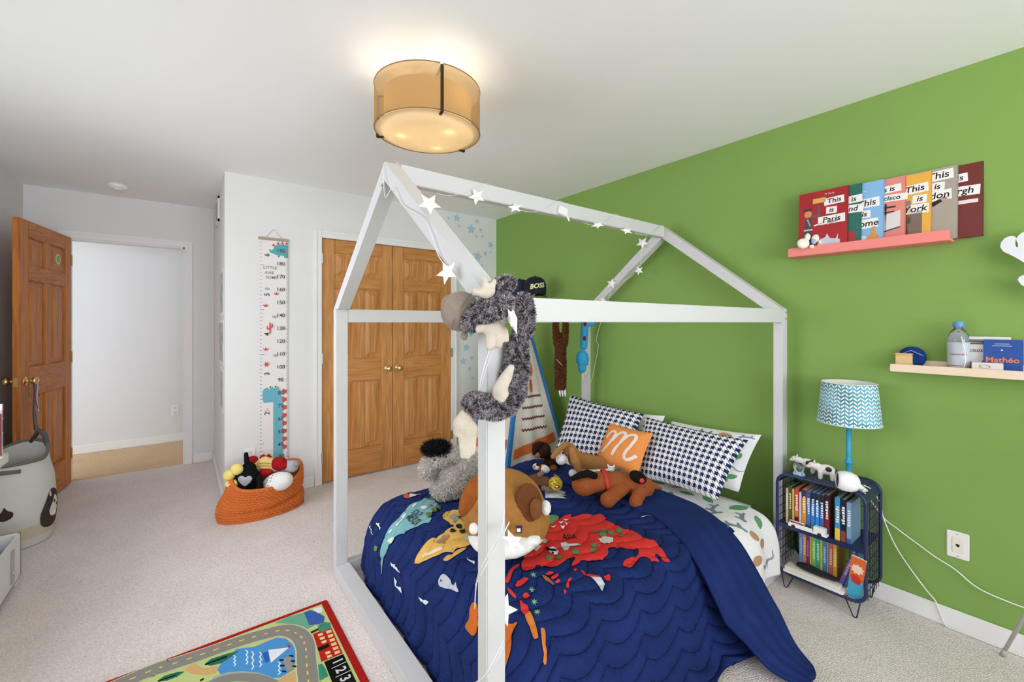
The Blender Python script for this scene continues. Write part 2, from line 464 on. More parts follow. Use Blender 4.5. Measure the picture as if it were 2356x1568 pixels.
# ------------------------------------------------------------------ six-panel oak doors
def frustum(mb, x0, x1, z0, z1, y0, ins, y1, M):
    a = [(x0, y0, z0), (x1, y0, z0), (x1, y0, z1), (x0, y0, z1)]; b = [(x0 + ins, y1, z0 + ins), (x1 - ins, y1, z0 + ins), (x1 - ins, y1, z1 - ins), (x0 + ins, y1, z1 - ins)]
    i = len(mb.v); mb.v += [M @ Vector(p) for p in a + b]
    mb.f += [(i + 4, i + 5, i + 6, i + 7)] + [(i + k, i + (k + 1) % 4, i + 4 + (k + 1) % 4, i + 4 + k) for k in range(4)]
def panel_door(name, M, W, H, T, mv, mh, label):
    o = M @ Vector((W / 2, 0, 0))
    d = bpy.data.objects.new(name, None); COL.objects.link(d); d.empty_display_size = .05; d.location = o; WL[d.name] = o
    d['kind'] = 'structure'; d['label'] = label
    sw = 0.105 if W < 0.7 else 0.115; ms = 0.09
    zr = [(0, 0.235), (0.815, 1.02), (1.62, 1.725), (1.92, H)]
    for x0, x1 in ((0, sw), (W - sw, W)): obj('stile', MB().bevbox((x0, -T / 2, 0), (x1, T / 2, H), 0.004, M), mv, d)
    for z0, z1 in zr: obj('rail', MB().bevbox((sw, -T / 2, z0), (W - sw, T / 2, z1), 0.004, M), mh, d)
    for k in range(3):
        z0, z1 = zr[k][1], zr[k + 1][0]
        obj('muntin', MB().bevbox((W / 2 - ms / 2, -T / 2, z0), (W / 2 + ms / 2, T / 2, z1), 0.004, M), mv, d)
        for x0, x1 in ((sw, W / 2 - ms / 2), (W / 2 + ms / 2, W - sw)):
            mb = MB()
            for sg in (-1, 1):
                frustum(mb, x0, x1, z0, z1, sg * T * 0.12, 0.012, sg * T * 0.16, M)
                frustum(mb, x0 + 0.014, x1 - 0.014, z0 + 0.014, z1 - 0.014, sg * T * 0.16, 0.034, sg * T * 0.44, M)
            obj('panel', mb, mv, d)
    return d
def knob(parent, p, n):
    n = Vector(n).normalized(); M = frame(p, n.orthogonal(), n.cross(n.orthogonal()))
    prof = [(0.001, 0), (0.031, 0), (0.031, 0.004), (0.026, 0.008), (0.011, 0.010), (0.010, 0.028), (0.018, 0.034), (0.026, 0.044), (0.028, 0.052), (0.024, 0.062), (0.014, 0.067), (0.001, 0.068)]
    return obj('knob', MB().lathe(prof, 20, M), BRASS, parent, True)
def hinge(parent, lo, hi): obj('hinge', MB().bevbox(lo, hi, 0.002), STEEL, parent)
gap = 0.002
YDR = YC + 0.022
d2 = panel_door('door_2', Matrix.Translation((DX0 + gap, YDR, 0.012)), DXM - DX0 - 2 * gap, DH - 0.016, 0.036, OAK, OAKH, 'left closet leaf, oak with six panels and brass knob')
knob(d2, (DXM - 0.05, YDR - 0.018, 0.925), (0, -1, 0))
d3 = panel_door('door_3', Matrix.Translation((DXM + gap, YDR, 0.012)), DX1 - DXM - 2 * gap, DH - 0.016, 0.036, OAK, OAKH, 'right closet leaf, oak with six panels and brass knob')
knob(d3, (DXM + 0.05, YDR - 0.018, 0.925), (0, -1, 0))
for z in (0.18, 1.0, 1.83):
    hinge(d2, (DX0 - 0.008, YC - 0.02, z), (DX0 + 0.006, YC + 0.004, z + 0.085))
    hinge(d3, (DX1 - 0.006, YC - 0.02, z), (DX1 + 0.008, YC + 0.004, z + 0.085))
hp = Vector((-0.752, 5.075, 0.012)); dr = (Vector((-0.888, 4.25, 0.012)) - hp).normalized()
# local x runs from latch edge to hinge so the visible face looks into the room (+X)
DW = 0.80
lp = hp + dr * DW
M1 = frame(lp, -dr, Vector((0, 0, 1)).cross(-dr))
d1 = panel_door('door_1', M1, DW, 2.035, 0.036, OAKD, OAKDH, 'open oak six-panel room door standing against the left wall')
nrm = (-dr).cross(Vector((0, 0, 1)))
if nrm.x < 0: nrm = -nrm
kp = lp + (-dr) * 0.065 + Vector((0, 0, 0.93))
k1 = knob(d1, kp + nrm * 0.018, nrm); knob(d1, kp - nrm * 0.018, -nrm)
obj('latch_plate', MB().box((-0.012, -0.0015, -0.028), (0.012, 0.0015, 0.028), frame(lp + Vector((0, 0, 0.93)), nrm, Vector((0, 0, 1)).cross(nrm)) @ Matrix.Identity(4)), BRASS, d1)
for z in (0.2, 1.0, 1.8): obj('hinge', MB().tube([hp + nrm * .02 + Vector((0, 0, z)), hp + nrm * .02 + Vector((0, 0, z + .09))], .006, 8), BRASS, d1)

# ------------------------------------------------------------------ fixtures on walls and ceiling
def disc(p, n, r, h, rim=0.2, seg=28):
    n = Vector(n).normalized(); M = frame(p, n.orthogonal(), n.cross(n.orthogonal()))
    return MB().lathe([(0.001, 0), (r, 0), (r, h * 0.5), (r * (1 - rim), h), (0.001, h)], seg, M)
sd = thing('smoke_detector', (-0.417, 4.68, HT), 'round white smoke detector on the ceiling near the open door', 'detector')
obj('housing', disc((-0.417, 4.68, HT), (0, 0, -1), 0.068, 0.034, 0.22), WPLAS, sd, True)
obj('sensor_cap', disc((-0.417, 4.68, HT - 0.034), (0, 0, -1), 0.03, 0.008, 0.2), WPLAS, sd, True)
def vent():
    t = thing('wall_vent', (XS, 4.5, 2.19), 'white louvred air vent high on the narrow side wall', 'vent')
    y0, y1, z0, z1 = 4.34, 4.66, 2.19, 2.40; x = XS
    obj('frame', MB().box((x - .012, y0, z0), (x, y1, z0 + .02)).box((x - .012, y0, z1 - .02), (x, y1, z1)).box((x - .012, y0, z0), (x, y0 + .02, z1)).box((x - .012, y1 - .02, z0), (x, y1, z1)), TRIM, t)
    obj('backing', MB().box((x - .003, y0 + .02, z0 + .02), (x - .0005, y1 - .02, z1 - .02)), mat('vent_dark', '4A4A4A', .8), t)
    for k in range(9):
        z = z0 + .028 + k * .0185
        obj('slat', MB().box((-.009, y0 + .02, -.0012), (.004, y1 - .02, .0012), Matrix.Translation((x - .006, 0, z)) @ Matrix.Rotation(-.7, 4, 'Y')), TRIM, t)
vent()
def plate(name, c, n, w, h, label, kind='outlet'):
    n = Vector(n); u = Vector((0, 0, 1)); x = u.cross(n).normalized(); M = frame(c, x, u)
    t = thing(name, c, label, 'outlet')
    obj('cover_plate', MB().bevbox((-w / 2, -h / 2, 0), (w / 2, h / 2, 0.006), 0.003, M), WPLAS, t)
    if kind == 'outlet':
        for s in (-1, 1):
            r = obj('receptacle', MB().bevbox((-.017, s * .026 - .018, .005), (.017, s * .026 + .018, .0085), 0.003, M), WPLAS, t)
            obj('slots', MB().box((-.008, s * .026 - .002, .0085), (-.005, s * .026 + .009, .009), M).box((.005, s * .026 - .002, .0085), (.008, s * .026 + .009, .009), M).box((-.002, s * .026 - .012, .0085), (.002, s * .026 - .007, .009), M), BLACK, r)
    else:
        r = obj('jack_insert', MB().bevbox((-.018, -.033, .005), (.018, .033, .0085), 0.002, M), mat('ivory', 'F0E8D6', .4), t)
        obj('jack_hole', MB().box((-.006, -.003, .0085), (.006, .005, .0089), M).box((-.003, -.007, .0085), (.003, -.003, .0089), M), BLACK, r)
        for s in (-1, 1): obj('screw', MB().lathe([(.001, 0), (.003, 0), (.003, .001), (.001, .0012)], 10, M @ Matrix.Translation((0, s * .048, .006))), STEEL, t)
    return t
plate('wall_jack', (XG, 0.307, 0.37), (-1, 0, 0), 0.070, 0.115, 'cream phone jack plate low on the green wall', 'jack')
plate('power_outlet', (0.405, YC, 0.335), (0, -1, 0), 0.07, 0.115, 'white power outlet on the wall behind the orange basket')
p = atY(403, 943, YH)
plate('power_outlet', (p.x, YH, p.z), (0, -1, 0), 0.07, 0.115, 'white power outlet on the hall wall seen through the doorway')

# grey picture sheets on the narrow side wall
GP = mat('grey_picture_print', '9A9A9A', .8, var=(14, 0.9, 'D6D6D6'))
for k, (y0, y1, z0, z1, nm) in enumerate(((3.88, 4.22, 1.40, 1.75, 'top'), (3.86, 4.30, 1.02, 1.36, 'second'), (3.90, 4.20, 0.66, 0.98, 'third'))):
    t = thing('picture_sheet', (XS, (y0 + y1) / 2, z0), {'top': 'topmost grey picture sheet on the narrow side wall', 'second': 'middle grey picture sheet on the narrow side wall', 'third': 'lowest grey picture sheet on the narrow side wall'}[nm], 'poster', 'grey picture sheets on the side wall')
    obj('sheet', MB().box((XS - .003, y0, z0), (XS - .0005, y1, z1)), PAPER, t)
    obj('print', MB().box((XS - .004, y0 + .02, z0 + .02), (XS - .003, y1 - .02, z1 - .02)), GP, t)

# star stickers on the white strip of wall beside the green corner
STK = mat('sticker_blue', 'A9CBE0', .7)
stars = [(1051.6, 501, 10), (1032, 501, 3.5), (1057, 520, 4), (1097, 509, 6), (1084, 527, 12), (1106, 529, 5), (1096, 544, 4.5), (1110, 543.5, 4), (1129, 563, 8.5), (1128, 580, 3.5), (1117, 583, 5.5), (1099, 590, 12), (1109, 611, 4), (1118, 640, 8),
         (1066, 777, 4.5), (1073, 799, 9), (1065.5, 830.5, 9), (1084.6, 823, 5.5), (1080.5, 848, 5.5), (1087, 869, 4), (1083.6, 769, 7)]
for k, (px, py, r) in enumerate(stars):
    p = atY(px, py, YC); R = r * (p.x * SN + p.y * CS) / CAM_F * 1.12; a = random.uniform(-.3, .3)
    o = obj('star_sticker', MB().prism([(x, z) for x, z in star_pts(R, .48, 5, PI / 2 + a)], lambda x, z, h: (p.x + x, YC - h, p.z + z), 0.0002, 0.0012), STK)
    big = r >= 8
    tag(o, ('larger pale blue star sticker' if big else 'tiny pale blue star sticker') + (' high on the white wall beside the green wall' if py < 700 else ' lower on the white wall behind the bed post'), 'sticker', ('larger' if big else 'tiny') + (' star stickers up high' if py < 700 else ' star stickers lower down'))
# ================================================================== HOUSE BED FRAME
bed = thing('house_bed', (1.62, 1.68, 0), 'white wooden house-shaped bed frame with open roof beams', 'bed')
BX0, BX1, BY0, BY1 = 0.640, 2.605, 0.945, 2.405
PW, PD = 0.062, 0.046                        # post section along x and y
ZR0, ZR1 = 1.342, 1.412
YM = (BY0 + BY1) / 2
for x0 in (BX0, BX1 - PW):
    for y0 in (BY0, BY1 - PD):
        obj('post', MB().bevbox((x0, y0, 0), (x0 + PW, y0 + PD, ZR1), 0.003), BEDW, bed)
for y0 in (BY0, BY1 - PD):
    obj('top_rail', MB().bevbox((BX0 + PW, y0 + .001, ZR0), (BX1 - PW, y0 + PD - .001, ZR1), 0.003), BEDW, bed)
    obj('bottom_rail', MB().bevbox((BX0 + PW, y0, 0.0), (BX1 - PW, y0 + PD, 0.062), 0.003), BEDW, bed)
obj('bottom_rail', MB().bevbox((BX0 - .004, BY0 + PD, 0.0), (BX0 + PW + .008, BY1 - PD, 0.062), 0.003), BEDW, bed)
obj('bottom_rail', MB().bevbox((BX1 - PW, BY0 + PD, 0.0), (BX1, BY1 - PD, 0.062), 0.003), BEDW, bed)
ZA = 1.985
for x0 in (BX0, BX1 - PW):
    for sg in (-1, 1):
        ye = YM + sg * (YM - BY0); wv = 0.062
        # rafter in the plane of the gable: polygon in (y,z)
        d = Vector((0, YM - ye, ZA - ZR1)); L = d.length; ny, nz = -d.z / L * sg, abs(d.y) / L
        pts = [(ye, ZR1), (YM, ZA), (YM, ZA - wv * 1.25), (ye - sg * wv * 1.35, ZR1)]
        obj('rafter', MB().prism(pts, lambda y, z, h: (x0 + h, y, z), 0.001 + (0.0 if sg < 0 else 0.0), PW - .001), BEDW, bed)
obj('ridge_beam', MB().bevbox((BX0 + PW, YM - .023, ZA - .078), (BX1 - PW, YM + .023, ZA - .004), 0.003), BEDW, bed)
for z in (1.395, 1.36): obj('bolt', MB().lathe([(.001, 0), (.006, 0), (.006, .003), (.001, .004)], 10, frame((BX1 - .02, BY0, z), (1, 0, 0), (0, 0, 1))), STEEL, bed)
obj('bolt', MB().lathe([(.001, 0), (.007, 0), (.007, .003), (.001, .004)], 10, frame((BX0, YM + .02, ZA - .09), (0, -1, 0), (0, 0, 1))), STEEL, bed)
# slats under the mattress
for k in range(10): obj('slat', MB().box((BX0 + .14 + k * .185, BY0 + PD, 0.035), (BX0 + .21 + k * .185, BY1 - PD, 0.055)), mat('slat_pine', 'C9B48E', .7), bed)

# ================================================================== CEILING LAMP
LC = Vector((0.862, 1.735, 0)); R0 = 0.228; Z0, Z1 = 2.172, 2.362
lamp = thing('ceiling_lamp', (LC.x, LC.y, HT), 'tan mesh drum ceiling light with frosted glass and dark brackets', 'ceiling lamp')
obj('canopy', MB().lathe([(.001, HT), (.066, HT), (.066, HT - .016), (.05, HT - .024), (.001, HT - .024)], 32, Matrix.Translation((LC.x, LC.y, 0))), WPLAS, lamp, True)
obj('stem', MB().lathe([(.012, HT - .02), (.012, 2.30)], 12, Matrix.Translation((LC.x, LC.y, 0))), WPLAS, lamp, True)
obj('junction_box', MB().bevbox((LC.x - .05, LC.y - .05, 2.335), (LC.x + .05, LC.y + .05, 2.39), .004), mat('box_cream', 'DDD2BC', .6), lamp)
def sheer(name, col, tr, translucent_col):
    m = bpy.data.materials.new(name); m.use_nodes = True; nt = m.node_tree; nt.nodes.remove(nt.nodes['Principled BSDF'])
    out = nt.nodes['Material Output']; L = nt.links.new
    t = N(m, 'ShaderNodeBsdfTransparent'); a = N(m, 'ShaderNodeBsdfTranslucent'); b = N(m, 'ShaderNodeBsdfDiffuse')
    a.inputs[0].default_value = (*hx(translucent_col), 1); b.inputs[0].default_value = (*hx(col), 1); t.inputs[0].default_value = (*hx(translucent_col), 1)
    m1 = N(m, 'ShaderNodeMixShader'); m1.inputs[0].default_value = 0.5; m2 = N(m, 'ShaderNodeMixShader')
    L(a.outputs[0], m1.inputs[1]); L(b.outputs[0], m1.inputs[2]); L(m1.outputs[0], m2.inputs[1]); L(t.outputs[0], m2.inputs[2])
    m2.inputs[0].default_value = tr
    L(m2.outputs[0], out.inputs[0])
    MATS[name] = m
    return m
SHEER = sheer('shade_mesh_tan', 'C4A880', 0.42, 'D2BC98')
FROST = sheer('glass_frosted_warm', 'E0CFAE', 0.0, 'DCC49A')
BR_ANG = [math.radians(a) for a in (-103, 17, 137)]
def arc_band(r, z0, z1, a0, a1, n=28):
    return MB().grid(lambda u, v: (LC.x + r * math.cos(a0 + (a1 - a0) * u), LC.y + r * math.sin(a0 + (a1 - a0) * u), z0 + (z1 - z0) * v), n, 2)
angs = sorted(BR_ANG); gapa = 0.028
for k in range(3):
    a0 = angs[k] + gapa; a1 = (angs[(k + 1) % 3] - gapa) + (2 * PI if k == 2 else 0)
    s = obj('shade_panel', arc_band(R0, Z0 + .006, Z1, a0, a1), SHEER, lamp, True, fix=False)
    for z, nm in ((Z0 + .006, 'shade_rim'), (Z1, 'shade_rim')):
        obj(nm, MB().tube([(LC.x + R0 * math.cos(a0 + (a1 - a0) * j / 24), LC.y + R0 * math.sin(a0 + (a1 - a0) * j / 24), z) for j in range(25)], .0022, 6), mat('shade_trim', '8A6A44', .7), s, True)
obj('inner_diffuser', MB().lathe([(0.188, Z0 + .012), (0.188, Z1 - .03)], 48, Matrix.Translation((LC.x, LC.y, 0)), cap=False), FROST, lamp, True, fix=False)
bp_ = [(0.222, Z0 + .004), (0.2, Z0 + .001), (0.198, Z0 - .004), (0.15, Z0 - .012), (0.08, Z0 - .018), (0.001, Z0 - .02)]
obj('bottom_glass', MB().lathe(bp_, 48, Matrix.Translation((LC.x, LC.y, 0)), cap=False), FROST, lamp, True, fix=False)
for a in BR_ANG:
    dv = Vector((math.cos(a), math.sin(a), 0)); q = LC + dv * (R0 + .004)
    b = obj('bracket', MB().bar(q + Vector((0, 0, Z0 - .004)), q + Vector((0, 0, Z1 - .008)), .012, .008, dv), BRONZE, lamp)
    obj('bracket_clip', MB().bar(q + Vector((0, 0, Z0 - .002)), q - dv * .028 + Vector((0, 0, Z0 - .002)), .010, .005), BRONZE, b)
    obj('bracket_arm', MB().bar(q + Vector((0, 0, Z1 - .012)), LC + dv * .04 + Vector((0, 0, Z1 - .012)), .01, .006), BRONZE, b)
for k, a in enumerate((2.65, 0.75, -1.15)):
    q = LC + Vector((math.cos(a), math.sin(a), 0)) * 0.115
    obj('bulb', MB().ell((q.x, q.y, 2.245), (.024, .024, .03)), mat('bulb_glow', 'FFF2DC', .3, emit=(1, .85, .6), estr=3), lamp, True)
    l = bpy.data.lights.new('bulb_light', 'POINT'); l.energy = 0.75; l.color = (1, .95, .86); l.shadow_soft_size = .03
    o = bpy.data.objects.new('bulb_light', l); COL.objects.link(o); o.location = (q.x, q.y, 2.285)
for k, a in enumerate((2.65, 0.75, -1.15)):  # extra lights beside the real bulbs, added close to the glass for bright spots
    q = LC + Vector((math.cos(a), math.sin(a), 0)) * 0.115
    l = bpy.data.lights.new('glass_hotspot_light', 'POINT'); l.energy = .10; l.color = (1, .92, .76); l.shadow_soft_size = .02
    o = bpy.data.objects.new('glass_hotspot_light', l); COL.objects.link(o); o.location = (q.x, q.y, 2.176)
# ================================================================== BEDDING
def smooth_curve(pts, n=600, k=0.02):
    """polyline -> dense arc-length samples, softened"""
    P = np.array(pts, float); seg = np.r_[0, np.cumsum(np.hypot(*np.diff(P, axis=0).T))]
    t = np.linspace(0, seg[-1], n); q = np.stack([np.interp(t, seg, P[:, i]) for i in range(2)], 1)
    w = max(1, int(k * n)); ker = np.ones(2 * w + 1) / (2 * w + 1)
    for _ in range(3):
        pad = np.pad(q, ((w, w), (0, 0)), mode='edge')
        pad[:w] = 2 * q[0] - q[w:0:-1]; pad[-w:] = 2 * q[-1] - q[-2:-w - 2:-1]
        q = np.stack([np.convolve(pad[:, i], ker, 'valid') for i in range(2)], 1)
    seg = np.r_[0, np.cumsum(np.hypot(*np.diff(q, axis=0).T))]
    return seg, q
QH = 0.372
SEG_L, CUR_L = smooth_curve([(.742, .02), (.752, .12), (.772, .22), (.815, .305), (.88, .35), (.98, .369), (1.2, QH), (2.09, QH)], k=.012)
SEG_W, CUR_W = smooth_curve([(.60, .016), (.70, .03), (.775, .11), (.86, .22), (.93, .305), (1.0, .352), (1.1, .368), (1.3, QH), (2.18, QH), (2.30, .362), (2.385, .315), (2.425, .22), (2.435, .09)], k=.012)
LS, LT = SEG_L[-1], SEG_W[-1]
def q_base(s, t):
    x = np.interp(s, SEG_L, CUR_L[:, 0]); zl = np.interp(s, SEG_L, CUR_L[:, 1])
    y = np.interp(t, SEG_W, CUR_W[:, 0]); zw = np.interp(t, SEG_W, CUR_W[:, 1])
    k = np.interp(x, [.72, 1.0, 1.58, 2.0, 2.1], [.45, .45, .5, .62, .60])
    y = np.where(y < 1.0, 1.0 - (1.0 - y) * k, y)
    # rounded plan corners at the foot
    cf = np.clip((2.43 - y) / .2, 0, 1); 
    cx = np.clip((.95 - x) / .2, 0, 1); cy = np.clip((y - 2.2) / .23, 0, 1)
    x = x + .05 * cx * cy; y = y - .05 * cx * cy
    z = zl * zw / QH
    z = z + .008 * np.sin(3.1 * x + 2.0 * y) * np.clip(z / .3, 0, 1) + .006 * np.sin(7 * y - 4 * x) * np.clip(z / .3, 0, 1)
    # hanging folds on the near and foot sides
    side = np.clip((1.0 - y) / .25, 0, 1)
    y = y - side * .016 * np.sin(x * 21 + 1.5 * np.sin(x * 5))
    foot = np.clip((.86 - x) / .1, 0, 1)
    x = x + foot * .007 * np.sin(y * 26)
    return x, y, z
def stitch(s, t):
    ph = t / .072 + .7 * np.abs(np.sin(s * PI / .2 + .5 * np.sin(t * 9))) + .35 * np.sin(s * 3.1 + 1.7 * t)
    f = np.abs(np.sin(PI * ph))
    return .0105 * f ** .38 + .0022 * np.sin(s * 190 + 5 * np.sin(t * 31)) * (1 - f) ** 2 + .001 * np.sin(s * 47 + t * 38)
def q_surf(s, t, off=0.0):
    s = np.asarray(s, float); t = np.asarray(t, float); e = .004
    p = np.stack(q_base(s, t), -1); ps = np.stack(q_base(s + e, t), -1) - np.stack(q_base(s - e, t), -1); pt = np.stack(q_base(s, t + e), -1) - np.stack(q_base(s, t - e), -1)
    n = np.cross(ps, pt); n /= np.linalg.norm(n, axis=-1, keepdims=True) + 1e-9
    n = np.where(n[..., 2:3] < 0, -n, n)
    return p + n * (stitch(s, t)[..., None] + off)
NAVY = mat('quilt_navy', '1C2E68', .85, bump=(420, .35, .0015), var=(9, .5, '152350'), spec=.15, sheen=.04)
def quilt_stitches(m):
    # dark stitching thread and puffed channels following the same wavy lines as the relief
    nt = m.node_tree; L = nt.links.new; b = nt.nodes['Principled BSDF']
    uv = N(m, 'ShaderNodeUVMap'); sp = N(m, 'ShaderNodeSeparateXYZ'); L(uv.outputs[0], sp.inputs[0])
    s = math_node(m, 'MULTIPLY', sp.outputs[0], LS); t = math_node(m, 'MULTIPLY', sp.outputs[1], LT)
    def sin(x): return math_node(m, 'SINE', x)
    def mul(a, k): return math_node(m, 'MULTIPLY', a, k)
    def add(a, c): return math_node(m, 'ADD', a, c)
    ph = add(add(mul(t, 1 / .072), mul(math_node(m, 'ABSOLUTE', sin(add(mul(s, PI / .2), mul(sin(mul(t, 9.0)), .5)))), .7)), mul(sin(add(mul(s, 3.1), mul(t, 1.7))), .35))
    d = math_node(m, 'ABSOLUTE', math_node(m, 'SUBTRACT', math_node(m, 'FRACT', add(ph, .5)), .5))
    th = math_node(m, 'LESS_THAN', d, .028)
    dash = math_node(m, 'GREATER_THAN', math_node(m, 'FRACT', mul(s, 90.0)), .25)
    old = b.inputs['Base Color'].links[0].from_socket
    mx = N(m, 'ShaderNodeMix'); mx.data_type = 'RGBA'; mx.inputs[7].default_value = (*hx('0C1433'), 1)
    L(mul(mul(th, dash), .85), mx.inputs[0]); L(old, mx.inputs[6]); L(mx.outputs[2], b.inputs['Base Color'])
    bp = N(m, 'ShaderNodeBump'); bp.inputs['Strength'].default_value = .9; bp.inputs['Distance'].default_value = .006
    h = math_node(m, 'POWER', mul(d, 2.0), .45)
    n = N(m, 'ShaderNodeTexNoise'); n.inputs['Scale'].default_value = 1.0; n.inputs['Detail'].default_value = 2
    mp = N(m, 'ShaderNodeMapping'); mp.inputs['Scale'].default_value = (LS * 75, LT * 14, 1); L(uv.outputs[0], mp.inputs[0]); L(mp.outputs[0], n.inputs['Vector'])
    pk = mul(n.outputs[0], .8)
    L(add(h, pk), bp.inputs['Height'])
    ob = b.inputs['Normal'].links[0].from_node; L(ob.outputs[0], bp.inputs['Normal']); L(bp.outputs[0], b.inputs['Normal'])
def np_grid_obj(name, P, m, parent=None, solid=0.0):
    a, b = P.shape[:2]; c = Vector(((P[..., 0].min() + P[..., 0].max()) / 2, (P[..., 1].min() + P[..., 1].max()) / 2, P[..., 2].min()))
    idx = np.arange(a * b).reshape(a, b)
    F = np.stack([idx[:-1, :-1], idx[1:, :-1], idx[1:, 1:], idx[:-1, 1:]], -1).reshape(-1, 4)
    me = bpy.data.meshes.new(name); me.from_pydata((P.reshape(-1, 3) - np.array(c)).tolist(), [], F.tolist())
    uv = me.uv_layers.new(name='UVMap')
    vi = np.empty(len(me.loops), int); me.loops.foreach_get('vertex_index', vi)
    U = np.stack([(vi // b) / (a - 1), (vi % b) / (b - 1)], -1); uv.data.foreach_set('uv', U.ravel())
    me.update()
    o = link(name, me, m, parent, True, c)
    if solid:
        md = o.modifiers.new('thick', 'SOLIDIFY'); md.thickness = solid; md.offset = -1
    return o
SS, TT = np.meshgrid(np.linspace(0, LS, 340), np.linspace(0, LT, 460), indexing='ij')
quilt = thing('quilt', (1.4, 1.55, 0), 'navy blue quilt with a coloured world map appliqued across it', 'quilt')
NAVYB = mat('quilt_navy_band', '1C2E68', .85, bump=(420, .35, .0015), var=(9, .5, '152350'), spec=.15, sheen=.04)
quilt_stitches(NAVY)
qm = np_grid_obj('quilt_body', q_surf(SS, TT), NAVY, quilt)
# turned-back head end of the quilt
yi = [.60, .69, .776, .82, .956, 1.26, 2.0, 2.43]; xi = [1.78, 1.74, 1.70, 1.66, 1.70, 1.835, 1.80, 1.78]
yo = [.60, .62, .77, .89, 1.0, 1.2, 1.44, 1.8, 2.43]; xo = [1.86, 1.90, 2.00, 2.03, 2.05, 2.12, 2.14, 2.10, 2.0]
TB = np.linspace(0, LT, 260); UB = np.linspace(0, 1, 60)
U2, T2 = np.meshgrid(UB, TB, indexing='ij')
yb = np.interp(T2, SEG_W, CUR_W[:, 0]); zb = np.interp(T2, SEG_W, CUR_W[:, 1])
xa, xb = np.interp(yb, yi, xi), np.interp(yb, yo, xo)
ridge = .5 + .5 * np.cos(2 * PI * (U2 * 4.2 + .25 * np.sin(T2 * 5)))
zb2 = zb + .014 + .016 * np.sqrt(np.clip(np.sin(PI * np.clip(U2, .02, .98)), 0, 1)) + .004 * ridge + .008 * np.sin(3.1 * xa + 2 * yb) * np.clip(zb / .3, 0, 1)
yb2 = yb - np.clip((1.0 - yb) / .25, 0, 1) * (.018 + .006 * ridge)
band = np_grid_obj('folded_band', np.stack([xa + (xb - xa) * U2, yb2, zb2], -1), NAVYB, quilt, .014)

# ---- appliques: outlines drawn on the quilt surface and lifted slightly above it
GS, GT = np.meshgrid(np.linspace(0, LS, 160), np.linspace(0, LT, 200), indexing='ij')
GP_ = np.stack(q_base(GS, GT), -1)
GD = GP_[..., 0] * SN + GP_[..., 1] * CS
GX = CAM_X + CAM_F * (GP_[..., 0] * CS - GP_[..., 1] * SN) / GD; GY = CAM_Y + CAM_F * (EYE - GP_[..., 2]) / GD
def uv_at(px, py):
    dd = np.hypot(GX - px, GY - py); near = dd < max(14.0, dd.min() + 1)
    cost = np.where(near, dd + 60 * (GD - GD[near].min()), 1e9)
    i, j = np.unravel_index(np.argmin(cost), cost.shape); s, t = GS[i, j], GT[i, j]
    def pr(s, t):
        p = q_base(np.array(s), np.array(t)); return np.array(proj([float(c) for c in p]))
    best = (np.hypot(*(pr(s, t) - (px, py))), s, t); s0, t0 = s, t
    for _ in range(8):
        f = pr(s, t) - (px, py); e = .004
        J = np.stack([(pr(s + e, t) - pr(s - e, t)) / (2 * e), (pr(s, t + e) - pr(s, t - e)) / (2 * e)], -1)
        ds = np.linalg.solve(J.T @ J + 400 * np.eye(2), J.T @ f)
        ds = np.clip(ds, -.02, .02); s = float(np.clip(s - ds[0], max(0, s0 - .05), min(LS, s0 + .05))); t = float(np.clip(t - ds[1], max(0, t0 - .05), min(LT, t0 + .05)))
        er = np.hypot(*(pr(s, t) - (px, py)))
        if er < best[0]: best = (er, s, t)
    return best[1], best[2]
def patch_mesh(pts2, fn, maxlen):
    """fill a 2D outline, refine and map onto a surface"""
    bm = bmesh.new(); vs = [bm.verts.new((p[0], p[1], 0)) for p in pts2]
    for t in tessellate_polygon([[Vector((p[0], p[1], 0)) for p in pts2]]):
        try: bm.faces.new([vs[k] for k in t])
        except ValueError: pass
    for _ in range(6):
        es = [e for e in bm.edges if e.calc_length() > maxlen]
        if not es: break
        bmesh.ops.subdivide_edges(bm, edges=es, cuts=1, use_grid_fill=False)
        bmesh.ops.triangulate(bm, faces=bm.faces)
    A = np.array([[v.co.x, v.co.y] for v in bm.verts]); bm.verts.index_update()
    F = [tuple(v.index for v in f.verts) for f in bm.faces]; bm.free()
    P = fn(A[:, 0], A[:, 1]); mb = MB(); mb.v = [Vector(p) for p in P.tolist()]; mb.f = F
    return mb
def round_outline(pts, it=1):
    for _ in range(it):
        q = []
        for k in range(len(pts)):
            a, b = pts[k], pts[(k + 1) % len(pts)]
            q += [(a[0] * .78 + b[0] * .22, a[1] * .78 + b[1] * .22), (a[0] * .22 + b[0] * .78, a[1] * .22 + b[1] * .78)]
        pts = q
    return pts
FELT = {}
def felt(c): return mat('felt_' + c, c, .9, bump=(500, .3, .001), var=(30, .35, tuple(x * .75 for x in hx(c))), spec=.1)
def applique(name, px_pts, col, off=.0035, rounded=1, parent=None, label=None):
    uvp = [uv_at(*p) for p in px_pts]
    if rounded: uvp = round_outline(uvp, rounded)
    o = obj(name, patch_mesh(uvp, lambda a, b: q_surf(a, b, off + .0012), .009), felt(col), parent or quilt, True)
    me = o.data
    if label: o['label'] = label
    return o
def Z1_(pts): return [(820 + x / 6.03, 1060 + y / 6.03) for x, y in pts]          # crop coordinates -> photo pixels
def Z2_(pts): return [(1120 + x / 5.122, 1150 + y / 5.122) for x, y in pts]
def Z3_(pts): return [(1060 + x / 7.5375, 1360 + y / 7.5375) for x, y in pts]
def Z4_(pts): return [(780 + x / 3.087, 1060 + y / 3.087) for x, y in pts]
